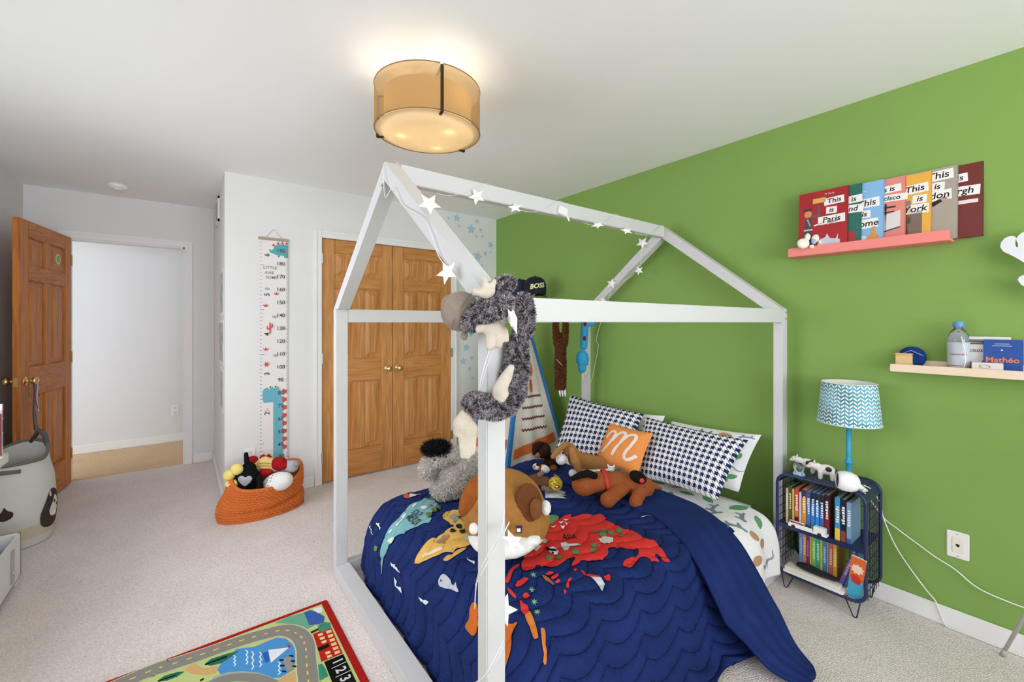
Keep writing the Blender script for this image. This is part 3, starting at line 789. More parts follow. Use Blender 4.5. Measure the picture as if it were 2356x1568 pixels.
sa = applique('south_america', Z1_([(950, 545), (1080, 570), (1130, 620), (1110, 690), (1060, 740), (980, 800), (1060, 830), (1020, 885), (940, 895), (800, 960), (690, 1010), (560, 1070), (550, 1120), (480, 1160), (455, 1230), (415, 1300), (400, 1400), (395, 1560), (380, 1560), (365, 1380), (370, 1230), (420, 1050), (480, 940), (600, 830), (660, 740), (730, 660), (800, 610), (900, 590)]), '7FB2B4')
for a, nm in ((( (880, 690), (950, 660), (1000, 680), (930, 710)), 'E8E4D8'), (((1010, 650), (1050, 635), (1080, 650), (1040, 668)), 'D8443C'), (((470, 1100), (540, 1055), (565, 1100), (520, 1160), (480, 1130)), 'D9E2CC'), (((560, 910), (660, 830), (670, 845), (580, 925)), 'E8E4D8'), (((640, 800), (700, 755), (705, 775), (660, 820)), 'D9E2E0'), (((780, 660), (830, 620), (840, 635), (790, 680)), 'E6EEEA'), (((470, 1010), (520, 965), (525, 985), (485, 1020)), 'E6EEEA')):
    applique('motif', Z1_(a), nm, .006, 1, sa)
for x, y in ((1140, 675), (1080, 715), (1010, 775), (1185, 595), (1040, 555)):
    applique('tree_motif', Z1_([(x + 42 * math.cos(k * PI / 4), y + 26 * math.sin(k * PI / 4)) for k in range(8)]), '5E7A45', .006, 1, quilt)
def map_text(s, p0, p1, size, parent=None, col='24343A'):
    """lettering following the quilt from p0 to p1 (pixels of its baseline ends)"""
    a, b = np.array(uv_at(*p0)), np.array(uv_at(*p1)); d = b - a; L = np.linalg.norm(d); d /= L
    mb = text_mb(s, 1.0, Matrix.Identity(4), align='LEFT', bold=.012)
    w = max(v.x for v in mb.v); up = np.array(uv_at(p0[0] + (p0[1] - p1[1]) * -.2, p0[1] - abs(p1[0] - p0[0]) * .2)) - a
    n = np.array([-d[1], d[0]])
    if n.dot(up) < 0: n = -n
    A = np.array([[v.x / w * L, v.y * size] for v in mb.v])
    uvp = a + A[:, :1] * d + A[:, 1:] * n
    P = q_surf(uvp[:, 0], uvp[:, 1], .0075); mb.v = [Vector(p) for p in P.tolist()]
    return obj('lettering', mb, mat('thread_' + col, col, .8), parent or quilt)
map_text('SOUTH', Z1_([(800, 735)])[0], Z1_([(905, 790)])[0], .05, sa); map_text('AMERICA', Z1_([(725, 790)])[0], Z1_([(870, 905)])[0], .06, sa)
af = applique('africa', Z1_([(1190, 800), (1240, 740), (1330, 712), (1450, 720), (1600, 820), (1700, 960), (1760, 1100), (1700, 1170), (1540, 1205), (1400, 1245), (1330, 1300), (1220, 1300), (1080, 1360), (980, 1410), (838, 1440), (850, 1380), (930, 1240), (1050, 1100), (1140, 1085), (1240, 1010), (1280, 980), (1370, 945), (1300, 890), (1230, 860)]), 'E0B45E')
applique('madagascar', Z1_([(1215, 1410), (1270, 1340), (1350, 1310), (1440, 1255), (1530, 1232), (1530, 1262), (1420, 1330), (1330, 1390), (1260, 1415)]), 'D9AC5C')
for x, y in ((1425, 945), (1535, 990), (1345, 1008), (1475, 1025)):
    applique('tree_motif', Z1_([(x + 46 * math.cos(k * PI / 4), y + 30 * math.sin(k * PI / 4)) for k in range(8)]), '26352F', .006, 1, af)
applique('elephant_motif', Z1_([(1280, 810), (1320, 790), (1360, 770), (1410, 800), (1420, 860), (1400, 850), (1380, 885), (1350, 880), (1345, 845), (1310, 850), (1300, 820)]), 'A8A6A4', .006, 0, af)
applique('giraffe_motif', Z1_([(940, 1330), (990, 1290), (1060, 1290), (1130, 1250), (1200, 1225), (1210, 1250), (1150, 1290), (1080, 1325), (1010, 1345), (950, 1360)]), 'E6D6B8', .006, 0, af)
applique('lion_motif', Z1_([(1110, 1160), (1180, 1120), (1220, 1075), (1290, 1065), (1305, 1090), (1240, 1130), (1220, 1180), (1150, 1190)]), 'A98463', .006, 0, af)
applique('camel_motif', Z1_([(1490, 1090), (1540, 1060), (1580, 1110), (1570, 1150), (1520, 1150)]), 'BFC6CC', .006, 0, af)
map_text('AFRICA', Z1_([(1430, 800)])[0], Z1_([(1610, 960)])[0], .05, af, '3A3222')
applique('bird_motif', Z1_([(585, 445), (640, 410), (690, 395), (770, 362), (775, 380), (700, 425), (735, 455), (690, 462), (640, 450), (590, 462)]), 'D95B35', .004, 0)
bt = applique('boat_motif', Z1_([(655, 510), (690, 485), (735, 500), (740, 560), (700, 555), (665, 535)]), 'CF5A4C', .004, 1)
applique('sail', Z1_([(735, 490), (900, 490), (820, 520), (745, 550)]), 'E8E0DA', .005, 0, bt)
for k, pts in enumerate(([(775, 300), (815, 325), (855, 345), (840, 350), (855, 375), (815, 345), (780, 315)], [(185, 895), (210, 920), (232, 900), (225, 940), (250, 985), (268, 1035), (245, 1010), (225, 960)], [(295, 850), (320, 880), (350, 878), (345, 910), (368, 940), (360, 970), (335, 920), (305, 880)],
                         [(515, 1405), (540, 1435), (575, 1440), (560, 1455), (600, 1480), (635, 1560), (580, 1500), (525, 1460)], [(1535, 1355), (1560, 1400), (1600, 1420), (1650, 1440), (1645, 1480), (1580, 1440), (1545, 1410)])):
    applique('wave_motif', Z1_(pts), 'DDE2E8', .004, 0)
for pts in ([(410, 820), (430, 850), (425, 880), (455, 890), (462, 935), (440, 900), (418, 880)], [(585, 962), (610, 985), (640, 985), (660, 1000), (640, 1018), (600, 995)]):
    applique('wave_motif', Z4_(pts), 'DDE2E8', .004, 0)
wh = applique('whale_motif', Z4_([(715, 850), (730, 820), (765, 815), (800, 850), (815, 890), (830, 900), (843, 872), (848, 905), (860, 935), (845, 942), (815, 925), (770, 912), (730, 895)]), 'BFC6CE', .0045, 1)
applique('eye', Z4_([(738, 856), (746, 854), (748, 864), (740, 866)]), '20242C', .008, 0, wh)
applique('palm_islet', Z1_([(270, 1210), (295, 1165), (320, 1200), (322, 1240), (295, 1255), (272, 1240)]), '6A8A50', .004, 1)
eu = applique('europe', Z2_([(560, 330), (640, 250), (690, 205), (780, 200), (865, 222), (800, 290), (730, 330), (640, 390)]), '5F9C66', .003)
asia = applique('asia', Z2_([(400, 480), (600, 440), (640, 370), (730, 320), (800, 262), (880, 235), (935, 205), (1000, 200), (985, 235), (1060, 222), (1140, 195), (1300, 205), (1340, 192), (1420, 240), (1390, 262), (1520, 320), (1610, 380), (1680, 370), (1800, 440), (1920, 510), (1960, 500), (2020, 560), (2080, 640), (2145, 750), (2130, 768), (2060, 755), (2040, 690), (1990, 660), (1970, 680), (2030, 768), (1960, 745), (1880, 705), (1800, 705), (1750, 760), (1690, 845), (1620, 820), (1600, 780), (1630, 735), (1740, 690), (1785, 680), (1790, 610), (1720, 605), (1650, 620), (1560, 585), (1480, 590), (1425, 610), (1435, 670), (1380, 710), (1300, 750), (1130, 740), (1080, 790), (1010, 815), (1000, 775), (1050, 730), (1030, 705), (960, 720), (910, 770), (800, 830), (700, 820), (640, 790), (570, 795), (570, 850), (440, 880), (400, 790), (440, 720), (450, 690), (300, 640), (200, 640), (200, 580), (290, 590)]), 'D83A36', .0035, 1)
map_text('ASIA', Z2_([(890, 470)])[0], Z2_([(1060, 470)])[0], .055, asia, '3A0C10')
def green(x, y, r=40):
    o = applique('tree_motif', Z2_([(x + r * math.cos(k * PI / 4), y + r * .62 * math.sin(k * PI / 4)) for k in range(8)]), '4F8A55', .007, 1, asia)
for x, y in ((690, 395), (1290, 408), (1385, 395), (1370, 440), (1465, 425), (1560, 400), (1590, 452), (1265, 575), (1260, 632), (1045, 645), (735, 722), (850, 722)): green(x, y)
applique('bear_motif', Z2_([(1310, 500), (1360, 470), (1380, 455), (1420, 480), (1490, 490), (1490, 530), (1440, 555), (1420, 545), (1390, 555), (1350, 520)]), 'DAD4CE', .007, 0, asia)
pd = applique('panda_motif', Z2_([(720, 610), (790, 590), (850, 630), (840, 680), (770, 680), (740, 660)]), 'E8E6E2', .007, 1, asia)
applique('panda_patch', Z2_([(690, 610), (725, 595), (740, 625), (820, 615), (830, 640), (760, 650), (720, 640)]), '1C1A1E', .009, 1, pd)
applique('panda_patch', Z2_([(760, 670), (775, 650), (800, 670), (780, 685)]), '1C1A1E', .009, 1, pd)
applique('fish_motif', Z2_([(870, 555), (930, 540), (960, 560), (1100, 548), (1115, 570), (980, 590), (960, 630), (920, 640), (890, 610)]), 'C9C6CC', .007, 0, asia)
applique('pyramid_motif', Z2_([(480, 585), (650, 578), (585, 645)]), 'D8C6B0', .007, 0, asia)
applique('camel_motif', Z2_([(580, 510), (640, 478), (740, 510), (700, 545), (630, 545)]), 'B5A790', .007, 1, asia)
applique('goat_motif', Z2_([(340, 600), (420, 588), (445, 620), (400, 655), (360, 630)]), 'DAD8DC', .007, 1, asia)
for x, y in ((930, 268), (875, 302), (945, 302), (895, 342), (785, 350)):
    applique('bird_motif', Z2_([(x - 30, y - 5), (x, y), (x + 35, y - 14), (x + 8, y + 14), (x - 8, y + 16)]), 'EDE6E4', .007, 0, asia)
R_ = 'D83A36'
for pts in ([(220, 1010), (240, 920), (290, 840), (350, 800), (400, 785), (370, 830), (310, 870), (280, 960), (255, 1020)], [(235, 1055), (270, 1060), (300, 1110), (355, 1165), (345, 1190), (300, 1165), (255, 1110)], [(330, 1020), (380, 960), (450, 945), (500, 960), (460, 1010), (400, 1060), (350, 1065)],
            [(425, 1150), (460, 1120), (505, 1140), (510, 1175), (470, 1195), (435, 1180)], [(1015, 860), (1050, 840), (1070, 860), (1045, 882)], [(940, 1000), (960, 965), (1015, 945), (975, 1000), (970, 1075), (935, 1070)], [(900, 1110), (920, 1095), (945, 1120), (920, 1168)],
            [(1100, 860), (1140, 870), (1230, 920), (1340, 935), (1330, 950), (1240, 960), (1150, 920)], [(1365, 920), (1450, 900), (1455, 995), (1400, 970)]):
    applique('island', Z2_(pts), R_, .0035, 1)
bt = applique('boat_hull', Z2_([(645, 920), (670, 915), (760, 985), (800, 1010), (770, 1022), (690, 985)]), 'B06A3C', .004, 0)
for pts in ([(680, 910), (740, 880), (800, 885), (740, 935)], [(750, 960), (830, 910), (860, 920), (830, 960), (780, 980)], [(800, 1000), (850, 970), (875, 985), (830, 1005)]): applique('boat_sail', Z2_(pts), R_, .005, 1, bt)
applique('sail_motif', Z2_([(1225, 950), (1345, 950), (1390, 1020), (1355, 1112), (1320, 1040)]), 'D3D3DC', .004, 0)
applique('kayak_motif', Z2_([(1810, 240), (1840, 220), (1940, 212), (1870, 222), (1840, 240)]), 'E6E8EE', .004, 0)
def palm(px, py, r):
    pts = []
    for k in range(7):
        a = 2 * PI * k / 7 - PI / 2; pts += [(px + r * math.cos(a), py + r * .8 * math.sin(a)), (px + r * .35 * math.cos(a + PI / 7), py + r * .3 * math.sin(a + PI / 7))]
    applique('palm_motif', pts, '79B084', .006, 0)
for x, y in ((550, 925), (535, 1095), (565, 1245), (600, 1370)): palm(*Z2_([(x, y)])[0], 9)
applique('island', Z3_([(1030, 215), (1060, 200), (1100, 275), (1170, 300), (1195, 380), (1160, 455), (1120, 480), (1060, 400), (1045, 300)]), 'D23A38', .004)
applique('island_stem', Z3_([(1120, 480), (1170, 440), (1200, 390), (1250, 480), (1300, 600), (1355, 840), (1350, 870), (1280, 880), (1215, 680), (1150, 560)]), 'D77F3B', .0035)
applique('island', Z3_([(1390, 700), (1430, 680), (1470, 720), (1475, 860), (1465, 1000), (1470, 1180), (1455, 1260), (1430, 1270), (1412, 1200), (1420, 1000), (1405, 840)]), 'D77F3B', .0035)
applique('australia', Z3_([(560, 560), (740, 600), (850, 605), (990, 570), (1000, 600), (940, 680), (900, 780), (915, 960), (890, 1120), (830, 1290), (790, 1420), (740, 1490), (560, 1500)]), 'C96A2C', .0035)
applique('island', Z3_([(790, 330), (850, 300), (850, 340), (790, 390)]), 'D77F3B', .0035)
applique('island', Z3_([(190, 300), (245, 210), (330, 260), (330, 700), (240, 785), (180, 700), (120, 620), (140, 560), (200, 500)]), 'C96A2C', .0035)
applique('squid_motif', [(1252, 1128), (1280, 1132), (1299, 1136), (1302, 1140), (1290, 1140), (1303, 1147), (1290, 1146), (1303, 1153), (1275, 1152), (1255, 1150)], 'BFC2C6', .006, 0)

# ---- mattress and white printed sheets
mt = thing('mattress', (1.68, 1.67, .06), 'low mattress under a white fitted sheet with animal print', 'mattress')
SHEET = mat('cotton_white', 'ECEBEA', .9, bump=(35, .25, .01), spec=.1)
obj('mattress_core', MB().bevbox((.90, 1.015, .06), (2.535, 2.325, .338), .06), SHEET, mt, True)
def motif_shape(kind):
    if kind == 'leaf': return [(-1, 0), (-.6, .35), (-.1, .5), (.4, .4), (.8, .2), (1, 0), (.7, -.25), (.2, -.42), (-.4, -.4)]
    if kind == 'cat': return [(-1, .1), (-.8, .35), (-.55, .2), (.5, .25), (.7, .5), (.95, .45), (1, .15), (.75, 0), (.7, -.5), (.5, -.5), (.45, -.1), (-.3, -.1), (-.35, -.55), (-.55, -.5), (-.55, 0), (-.8, .05)]
    if kind == 'snake': return [(-1, -.1), (-.6, .35), (-.2, .25), (.1, -.15), (.5, -.2), (.8, .2), (1, .5), (.75, .35), (.5, 0), (.15, .1), (-.15, .5), (-.65, .55)]
    return [(-.8, 0), (-.4, .5), (.2, .45), (.8, .2), (.9, -.2), (.3, -.4), (-.4, -.35)]
MCOL = {'leaf': '5D9A62', 'cat': '7C8792', 'snake': '8BA0B4', 'fox': 'B98D66'}
def scatter_motifs(parent, fn, u0, u1, v0, v1, n, size, seed, avoid=None, step=.02):
    rnd = random.Random(seed); done = []
    tries = 0
    while len(done) < n and tries < n * 40:
        tries += 1; u, v = rnd.uniform(u0, u1), rnd.uniform(v0, v1)
        if any((u - a) ** 2 + (v - b) ** 2 < (size * 1.55) ** 2 for a, b in done): continue
        done.append((u, v)); kind = ('leaf', 'cat', 'snake', 'fox', 'leaf', 'cat')[len(done) % 6]; a = rnd.uniform(0, 6.28); sz = size * rnd.uniform(.8, 1.15)
        pts = [(u + sz * (x * math.cos(a) - y * math.sin(a)), v + sz * (x * math.sin(a) + y * math.cos(a))) for x, y in motif_shape(kind)]
        obj('print_' + kind, patch_mesh(round_outline(pts), fn, step), mat('print_' + kind, MCOL[kind], .9), parent, True)
# top sheet turned over, hanging on the near side
SEG_S, CUR_S = smooth_curve([(.912, .07), (.918, .2), (.935, .29), (.975, .345), (1.05, .358), (1.3, .36), (2.33, .36)], k=.012)
LSH = SEG_S[-1]
def sheet_surf(a, b, off=0.0):
    a = np.asarray(a, float); b = np.asarray(b, float)
    y = np.interp(b, SEG_S, CUR_S[:, 0]); z = np.interp(b, SEG_S, CUR_S[:, 1])
    s = np.clip((1.0 - y) / .08, 0, 1)
    y = y - s * .012 * np.sin(a * 24) - .03 * s * np.clip((2.3 - a) / .4, 0, 1); z = z + .004 * np.sin(a * 17 + b * 9) + .003 * np.sin(b * 23 - a * 6)
    ny = -np.clip((1.0 - y) / .06, 0, 1); nz = 1 - .8 * np.abs(ny)
    return np.stack([a + .01 * np.sin(b * 8), y + ny * off, z + nz * off], -1)
A_, B_ = np.meshgrid(np.linspace(1.92, 2.40, 60), np.linspace(0, LSH, 150), indexing='ij')
ts = thing('top_sheet', (2.15, 1.6, .05), 'white top sheet printed with green leaves and animals, hanging beside the mattress', 'bed sheet')
tsb = np_grid_obj('sheet_cloth', sheet_surf(A_, B_), SHEET, ts, .004)
scatter_motifs(ts, lambda a, b: sheet_surf(a, b, .0025), 2.05, 2.37, .03, .55, 16, .052, 3)
scatter_motifs(ts, lambda a, b: sheet_surf(a, b, .0025), 2.05, 2.37, .55, 1.2, 12, .052, 5)
def mat_side(a, b): # mattress corner strip beyond the top sheet
    return np.stack([a, np.where(b < .24, .9975+.016, .9975+.016 + np.clip(b - .24, 0, 1)), np.where(b < .24, .08 + b, .340)], -1)
for k, (x, y, z) in enumerate(((2.46, .9975+.016, .22), (2.47, .9975+.016, .13))): pass
scatter_motifs(mt, lambda a, b: np.stack([a, b, np.full_like(a, .340)], -1), 2.43, 2.48, 1.08, 1.25, 1, .035, 8)
scatter_motifs(mt, lambda a, b: np.stack([a, np.full_like(a, .9975+.016), b], -1), 2.43, 2.47, .12, .28, 2, .03, 9)

# ---- pillows
def pillow_mb(TL, TR, BR, BL, th, n, seed=0, nu=36, nv=28, sag=.0, uvs=(1, 1)):
    TL, TR, BR, BL = map(Vector, (TL, TR, BR, BL)); n = Vector(n).normalized()
    def pt(u, v, sg, off=0.0):
        U, W = 2 * u - 1, 2 * v - 1
        # seams pulled in between the corners
        uu = u + (.5 - u) * .055 * (1 - W * W); vv = v + (.5 - v) * .055 * (1 - U * U)
        a = BL.lerp(BR, uu); b = TL.lerp(TR, uu); p = a.lerp(b, vv)
        h = th * (max(0, 1 - abs(U) ** 3.2) ** .62) * (max(0, 1 - abs(W) ** 3.2) ** .62)
        w = .006 * noise.noise(Vector((u * 6 + seed, v * 6, sg * 3))) + .004 * noise.noise(Vector((u * 17, v * 15 + seed, sg)))
        h *= 1 + 10 * w
        return p + n * (sg * h + off)
    mb = MB(); mb.grid(lambda u, v: pt(u, v, 1), nu, nv, uvs); mb.grid(lambda u, v: pt(u, v, -1), nu, nv, uvs)
    return mb, pt
def checks(name, c1, c2, mid):
    m = mat(name, c1, .9, spec=.1); nt = m.node_tree; b = nt.nodes['Principled BSDF']; L = nt.links.new
    tc = N(m, 'ShaderNodeUVMap'); sp = N(m, 'ShaderNodeSeparateXYZ'); L(tc.outputs[0], sp.inputs[0])
    fx = math_node(m, 'GREATER_THAN', math_node(m, 'FRACT', sp.outputs[0]), .46); fy = math_node(m, 'GREATER_THAN', math_node(m, 'FRACT', sp.outputs[1]), .46)
    s = math_node(m, 'ADD', fx, fy)
    dg = math_node(m, 'GREATER_THAN', math_node(m, 'FRACT', math_node(m, 'MULTIPLY', math_node(m, 'ADD', sp.outputs[0], sp.outputs[1]), 2.0)), .5)
    one = math_node(m, 'MULTIPLY', math_node(m, 'COMPARE', s, 1.0), dg)
    two = math_node(m, 'GREATER_THAN', s, 1.5)
    f = math_node(m, 'MAXIMUM', two, math_node(m, 'MULTIPLY', one, .75))
    mx = N(m, 'ShaderNodeMix'); mx.data_type = 'RGBA'; mx.inputs[6].default_value = (*hx(c2), 1); mx.inputs[7].default_value = (*hx(c1), 1)
    L(f, mx.inputs[0]); L(mx.outputs[2], b.inputs['Base Color'])
    return m
CHECK = checks('cotton_navy_check', '1E2C55', 'EDEBEA', '8088A0')
def lean(xb, zb, xt, zt):
    p0 = Vector((xb, 0, zb)); dv = Vector((xt - xb, 0, zt - zb)).normalized(); n = Vector((-dv.z, 0, dv.x)); return p0, n
def pillow(name, pxs, pl, th, m, label, parts=None, uvs=(1, 1), seed=0, shift=0.0):
    p0, n = pl; P = [on_plane(x, y, p0, n) for x, y in pxs]
    mb, pt = pillow_mb(*P, th, n, seed, uvs=uvs)
    c = (P[2] + P[3]) / 2
    t = thing(name, (c.x, c.y, c.z), label, 'pillow')
    body = obj('pillow_body', mb, m, t, True)
    return t, pt, n, P
def pil_fn(pt, off):
    return lambda a, b: np.array([list(pt(float(np.clip(u, 0, 1)), float(np.clip(v, 0, 1)), 1, off)) for u, v in zip(a, b)])
# white printed pillows against the wall, checked ones in front
t, pt, n, P = pillow('bed_pillow', [(1545, 968), (1752, 1000), (1700, 1132), (1520, 1085)], lean(2.38, .40, 2.53, .70), .055, SHEET, 'white animal-print pillow leaning behind the right checked pillow', seed=3)
scatter_motifs(t, pil_fn(pt, .002), .08, .92, .08, .92, 24, .095, 12, step=.06)
t, pt, n, P = pillow('bed_pillow', [(1385, 938), (1530, 956), (1512, 1050), (1370, 1035)], lean(2.42, .42, 2.53, .70), .05, SHEET, 'white animal-print pillow mostly hidden behind the left checked pillow', seed=5)
scatter_motifs(t, pil_fn(pt, .002), .5, .92, .3, .92, 8, .09, 13, step=.06)
t, pt, n, P = pillow('bed_pillow', [(1312, 908), (1482, 952), (1440, 1068), (1268, 1058)], lean(2.20, .39, 2.47, .74), .06, CHECK, 'navy and white checked pillow on the left by the tent', uvs=(15, 11), seed=1)
t, pt, n, P = pillow('bed_pillow', [(1484, 958), (1722, 1012), (1652, 1150), (1462, 1092)], lean(2.17, .39, 2.44, .72), .06, CHECK, 'navy and white checked pillow on the right nearest the bookshelf', uvs=(17, 11), seed=2)
ORG = mat('cotton_orange', 'E8934E', .85, bump=(25, .2, .006), spec=.15)
t, pt, n, P = pillow('accent_pillow', [(1403, 972), (1503, 996), (1468, 1094), (1366, 1062)], lean(2.06, .39, 2.26, .69), .045, ORG, 'small orange pillow embroidered with a pale script letter m', seed=4)
# script m: ribbon strokes drawn on the pillow face (u right, v up)
def stroke(path, w):
    pts = smooth_path(path, 6); L = []; Rr = []
    for k, p in enumerate(pts):
        a = pts[max(k - 1, 0)]; b = pts[min(k + 1, len(pts) - 1)]; dx, dy = b[0] - a[0], b[1] - a[1]; l = math.hypot(dx, dy) + 1e-9
        ww = w(k / (len(pts) - 1)) if callable(w) else w
        L.append((p[0] - dy / l * ww, p[1] + dx / l * ww)); Rr.append((p[0] + dy / l * ww, p[1] - dx / l * ww))
    return L + Rr[::-1]
def smooth_path(P, n):
    out = []; m = len(P)
    for k in range(m - 1):
        p0, p1, p2, p3 = P[max(k - 1, 0)], P[k], P[k + 1], P[min(k + 2, m - 1)]
        for j in range(n):
            t = j / n; q = []
            for i in range(len(p1)):
                q.append(.5 * (2 * p1[i] + (p2[i] - p0[i]) * t + (2 * p0[i] - 5 * p1[i] + 4 * p2[i] - p3[i]) * t * t + (3 * p1[i] - p0[i] - 3 * p2[i] + p3[i]) * t ** 3))
            out.append(tuple(q))
    out.append(tuple(P[-1])); return out
LET = mat('embroidery_cream', 'EFDCCB', .8)
mbl = MB()
for path, w in (([(.14, .60), (.19, .74), (.27, .80), (.33, .74), (.31, .60), (.25, .42), (.17, .24)], .028), ([(.30, .55), (.40, .76), (.50, .83), (.56, .76), (.52, .58), (.46, .40), (.42, .22)], .036), ([(.52, .56), (.62, .76), (.73, .83), (.80, .75), (.76, .56), (.70, .38), (.70, .26), (.76, .22), (.84, .27), (.92, .38)], .034)):
    m_ = patch_mesh(stroke(path, w), pil_fn(pt, .003), .05); i0 = len(mbl.v); mbl.v += m_.v; mbl.f += [tuple(i + i0 for i in f) for f in m_.f]
lm = obj('letter_m', mbl, LET, t, True); lm['label'] = 'pale embroidered script letter m'
# ================================================================== SOFT TOYS
def Rp(px, d): return px * d / CAM_F
def E_(px, py, d, rx, ry, rz=None, tilt=0.0):
    """ellipsoid seen at a pixel: rx across, ry up, rz in depth (all px at that depth); tilt in the picture plane"""
    rz = rz if rz is not None else (rx + ry) / 2
    x = RIGHT * math.cos(tilt) + UP * math.sin(tilt); z = -RIGHT * math.sin(tilt) + UP * math.cos(tilt)
    M = Matrix((x, VIEW, z)).transposed()
    return ('e', V(px, py, d), (Rp(rx, d), Rp(rz, d), Rp(ry, d)), M)
def C_(a, b): # limb between (px,py,d,r)
    return ('c', V(*a[:3]), Rp(a[3], a[2]), V(*b[:3]), Rp(b[3], b[2]))
def P_(pts): return ('p', [V(*p[:3]) for p in pts], [Rp(p[3], p[2]) for p in pts])
def ball(name, px, py, d, rx, ry, m, parent, rz=None, tilt=0.0):
    e = E_(px, py, d, rx, ry, rz, tilt); return obj(name, MB().ell(e[1], e[2], e[3]), m, parent, True)
BEAD = mat('bead_black', '0A0A0C', .2)

# ---- big grey sloth hugging the front post
SLF = fur_mat('sloth_fur', '2C2428', 'BDB6BA', 75, (.36, .66)); SLD = plush('sloth_under', '5A5358', '8F888C'); SLC = plush('sloth_paw_cream', 'D0C6B6', 'C0B4A2'); SLH = plush('sloth_head', '9A8C7F', '877A6E', 260)
sl = thing('plush_sloth', (.66, .95, .95), 'large grey sloth plush with cream paws hugging the front bed post', 'plush toy')
hd = blob('head', [E_(1060, 716, 1.17, 47, 47, 44), E_(1040, 700, 1.18, 26, 24, 30)], SLH, sl, .005)
obj('head_seam', MB().tube([V(1087, 672, 1.125), V(1072, 690, 1.122), V(1058, 712, 1.120), V(1044, 735, 1.124), V(1040, 758, 1.14)], .0012, 5), mat('sloth_seam', '7A6E64', .9), hd, True)
blob('ear', [E_(1068, 772, 1.16, 10, 12, 8)], SLH, sl, .004)
arm = blob('arm', [P_([(1082, 742, 1.13, 20), (1100, 722, 1.10, 25), (1130, 712, 1.07, 25), (1155, 705, 1.06, 22), (1162, 690, 1.06, 17)])], SLD, sl, .005, furry=(.02, .008)); fur(arm, 9000, .009, .0009, SLF, .2, .8, 1)
arm2 = blob('arm', [P_([(1124, 690, 1.09, 15), (1142, 670, 1.09, 22), (1160, 656, 1.09, 21), (1172, 652, 1.10, 14)])], SLD, sl, .005, furry=(.02, .008)); fur(arm2, 7000, .009, .0009, SLF, .2, .8, 2)
blob('paw', [E_(1122, 672, 1.06, 20, 15, 12, .5), C_((1110, 674, 1.05, 10), (1093, 670, 1.05, 9)), C_((1118, 662, 1.05, 9), (1113, 642, 1.05, 8)), C_((1132, 658, 1.06, 9), (1137, 646, 1.06, 7))], SLC, sl, .004)
blob('paw', [E_(1132, 752, 1.09, 26, 22, 14), C_((1128, 765, 1.085, 12), (1127, 796, 1.085, 11)), C_((1146, 765, 1.085, 10), (1148, 793, 1.085, 9)), C_((1160, 760, 1.09, 10), (1166, 782, 1.09, 7)), C_((1108, 745, 1.09, 11), (1101, 758, 1.09, 9))], SLC, sl, .004)
body = blob('body', [P_([(1206, 690, 1.14, 17), (1209, 720, 1.12, 20), (1210, 750, 1.12, 19), (1195, 775, 1.14, 18), (1190, 800, 1.16, 22), (1188, 840, 1.16, 28), (1182, 870, 1.16, 30), (1184, 900, 1.15, 26), (1166, 930, 1.12, 24), (1135, 938, 1.09, 26)])], SLD, sl, .006, furry=(.02, .008))
fur(body, 22000, .010, .0009, SLF, .5, .7, 3)
leg = blob('leg', [P_([(1140, 936, 1.07, 24), (1108, 932, 1.06, 26), (1090, 930, 1.08, 26)])], SLD, sl, .005, furry=(.02, .008)); fur(leg, 8000, .009, .0009, SLF, .3, .8, 4)
blob('foot', [P_([(1140, 915, 1.06, 10), (1150, 895, 1.055, 17), (1163, 870, 1.055, 15), (1176, 845, 1.06, 9)]), C_((1160, 905, 1.06, 12), (1150, 922, 1.06, 10))], SLC, sl, .004)
blob('foot', [P_([(1072, 955, 1.07, 17), (1058, 975, 1.06, 18)]), E_(1078, 985, 1.07, 22, 22, 14), C_((1062, 990, 1.07, 10), (1064, 1048, 1.07, 7)), C_((1076, 995, 1.07, 10), (1076, 1050, 1.07, 7)), C_((1090, 990, 1.075, 9), (1088, 1040, 1.075, 7)), C_((1056, 972, 1.06, 13), (1052, 995, 1.06, 10))], SLC, sl, .004)

# ---- big brown round dog
BRN = plush('dog_brown', 'A8763F', '946432'); BRD = plush('dog_dark_brown', '6E4326', '5C361E'); RST = plush('dog_rust_ear', '9A5828', '84481E'); WHT = plush('plush_white', 'F2F0EE', 'E2DFDC')
D = 1.80
bd = thing('plush_dog', V(1165, 1258, D), 'big round brown and white dog plush sitting behind the front post', 'plush toy')
blob('body', [E_(1158, 1165, D + .02, 96, 84, 95), E_(1215, 1190, D, 50, 60, 66), E_(1110, 1190, D, 45, 50, 55)], BRN, bd, .008, furry=(.012, .004))
blob('belly', [E_(1160, 1226, D - .015, 84, 30, 98), E_(1226, 1226, D - .03, 26, 24, 40)], WHT, bd, .008, furry=(.012, .004))
blob('ear', [P_([(1112, 1095, D - .12, 12), (1092, 1120, D - .15, 20), (1074, 1155, D - .16, 18), (1066, 1175, D - .16, 12)])], RST, bd, .005, furry=(.01, .004))
blob('ear', [E_(1216, 1155, D - .115, 32, 46, 12, .1)], BRD, bd, .005, furry=(.01, .003))
blob('ear_fold', [E_(1233, 1170, D - .145, 15, 26, 8)], plush('dog_brown_mid', '7C4E2C', '6A4024'), bd, .004)
blob('muzzle_tuft', [E_(1256, 1167, D - .08, 12, 17, 16)], WHT, bd, .004, furry=(.01, .004))
for px, py, r in ((1225, 1240, 20), (1188, 1250, 18)): blob('paw', [E_(px, py, D - .10, r, r * .72, r)], WHT, bd, .005, furry=(.01, .003))
blob('paw', [E_(1090, 1215, D - .12, 12, 14, 12)], WHT, bd, .005)
tg = obj('tag', MB().box((-.012, -.001, -.014), (.012, .001, .014), Matrix.Translation(V(1194, 1217, D - .20)) @ Matrix((RIGHT, VIEW, UP)).transposed().to_4x4()), mat('tag_navy', '1E2740', .7), bd)
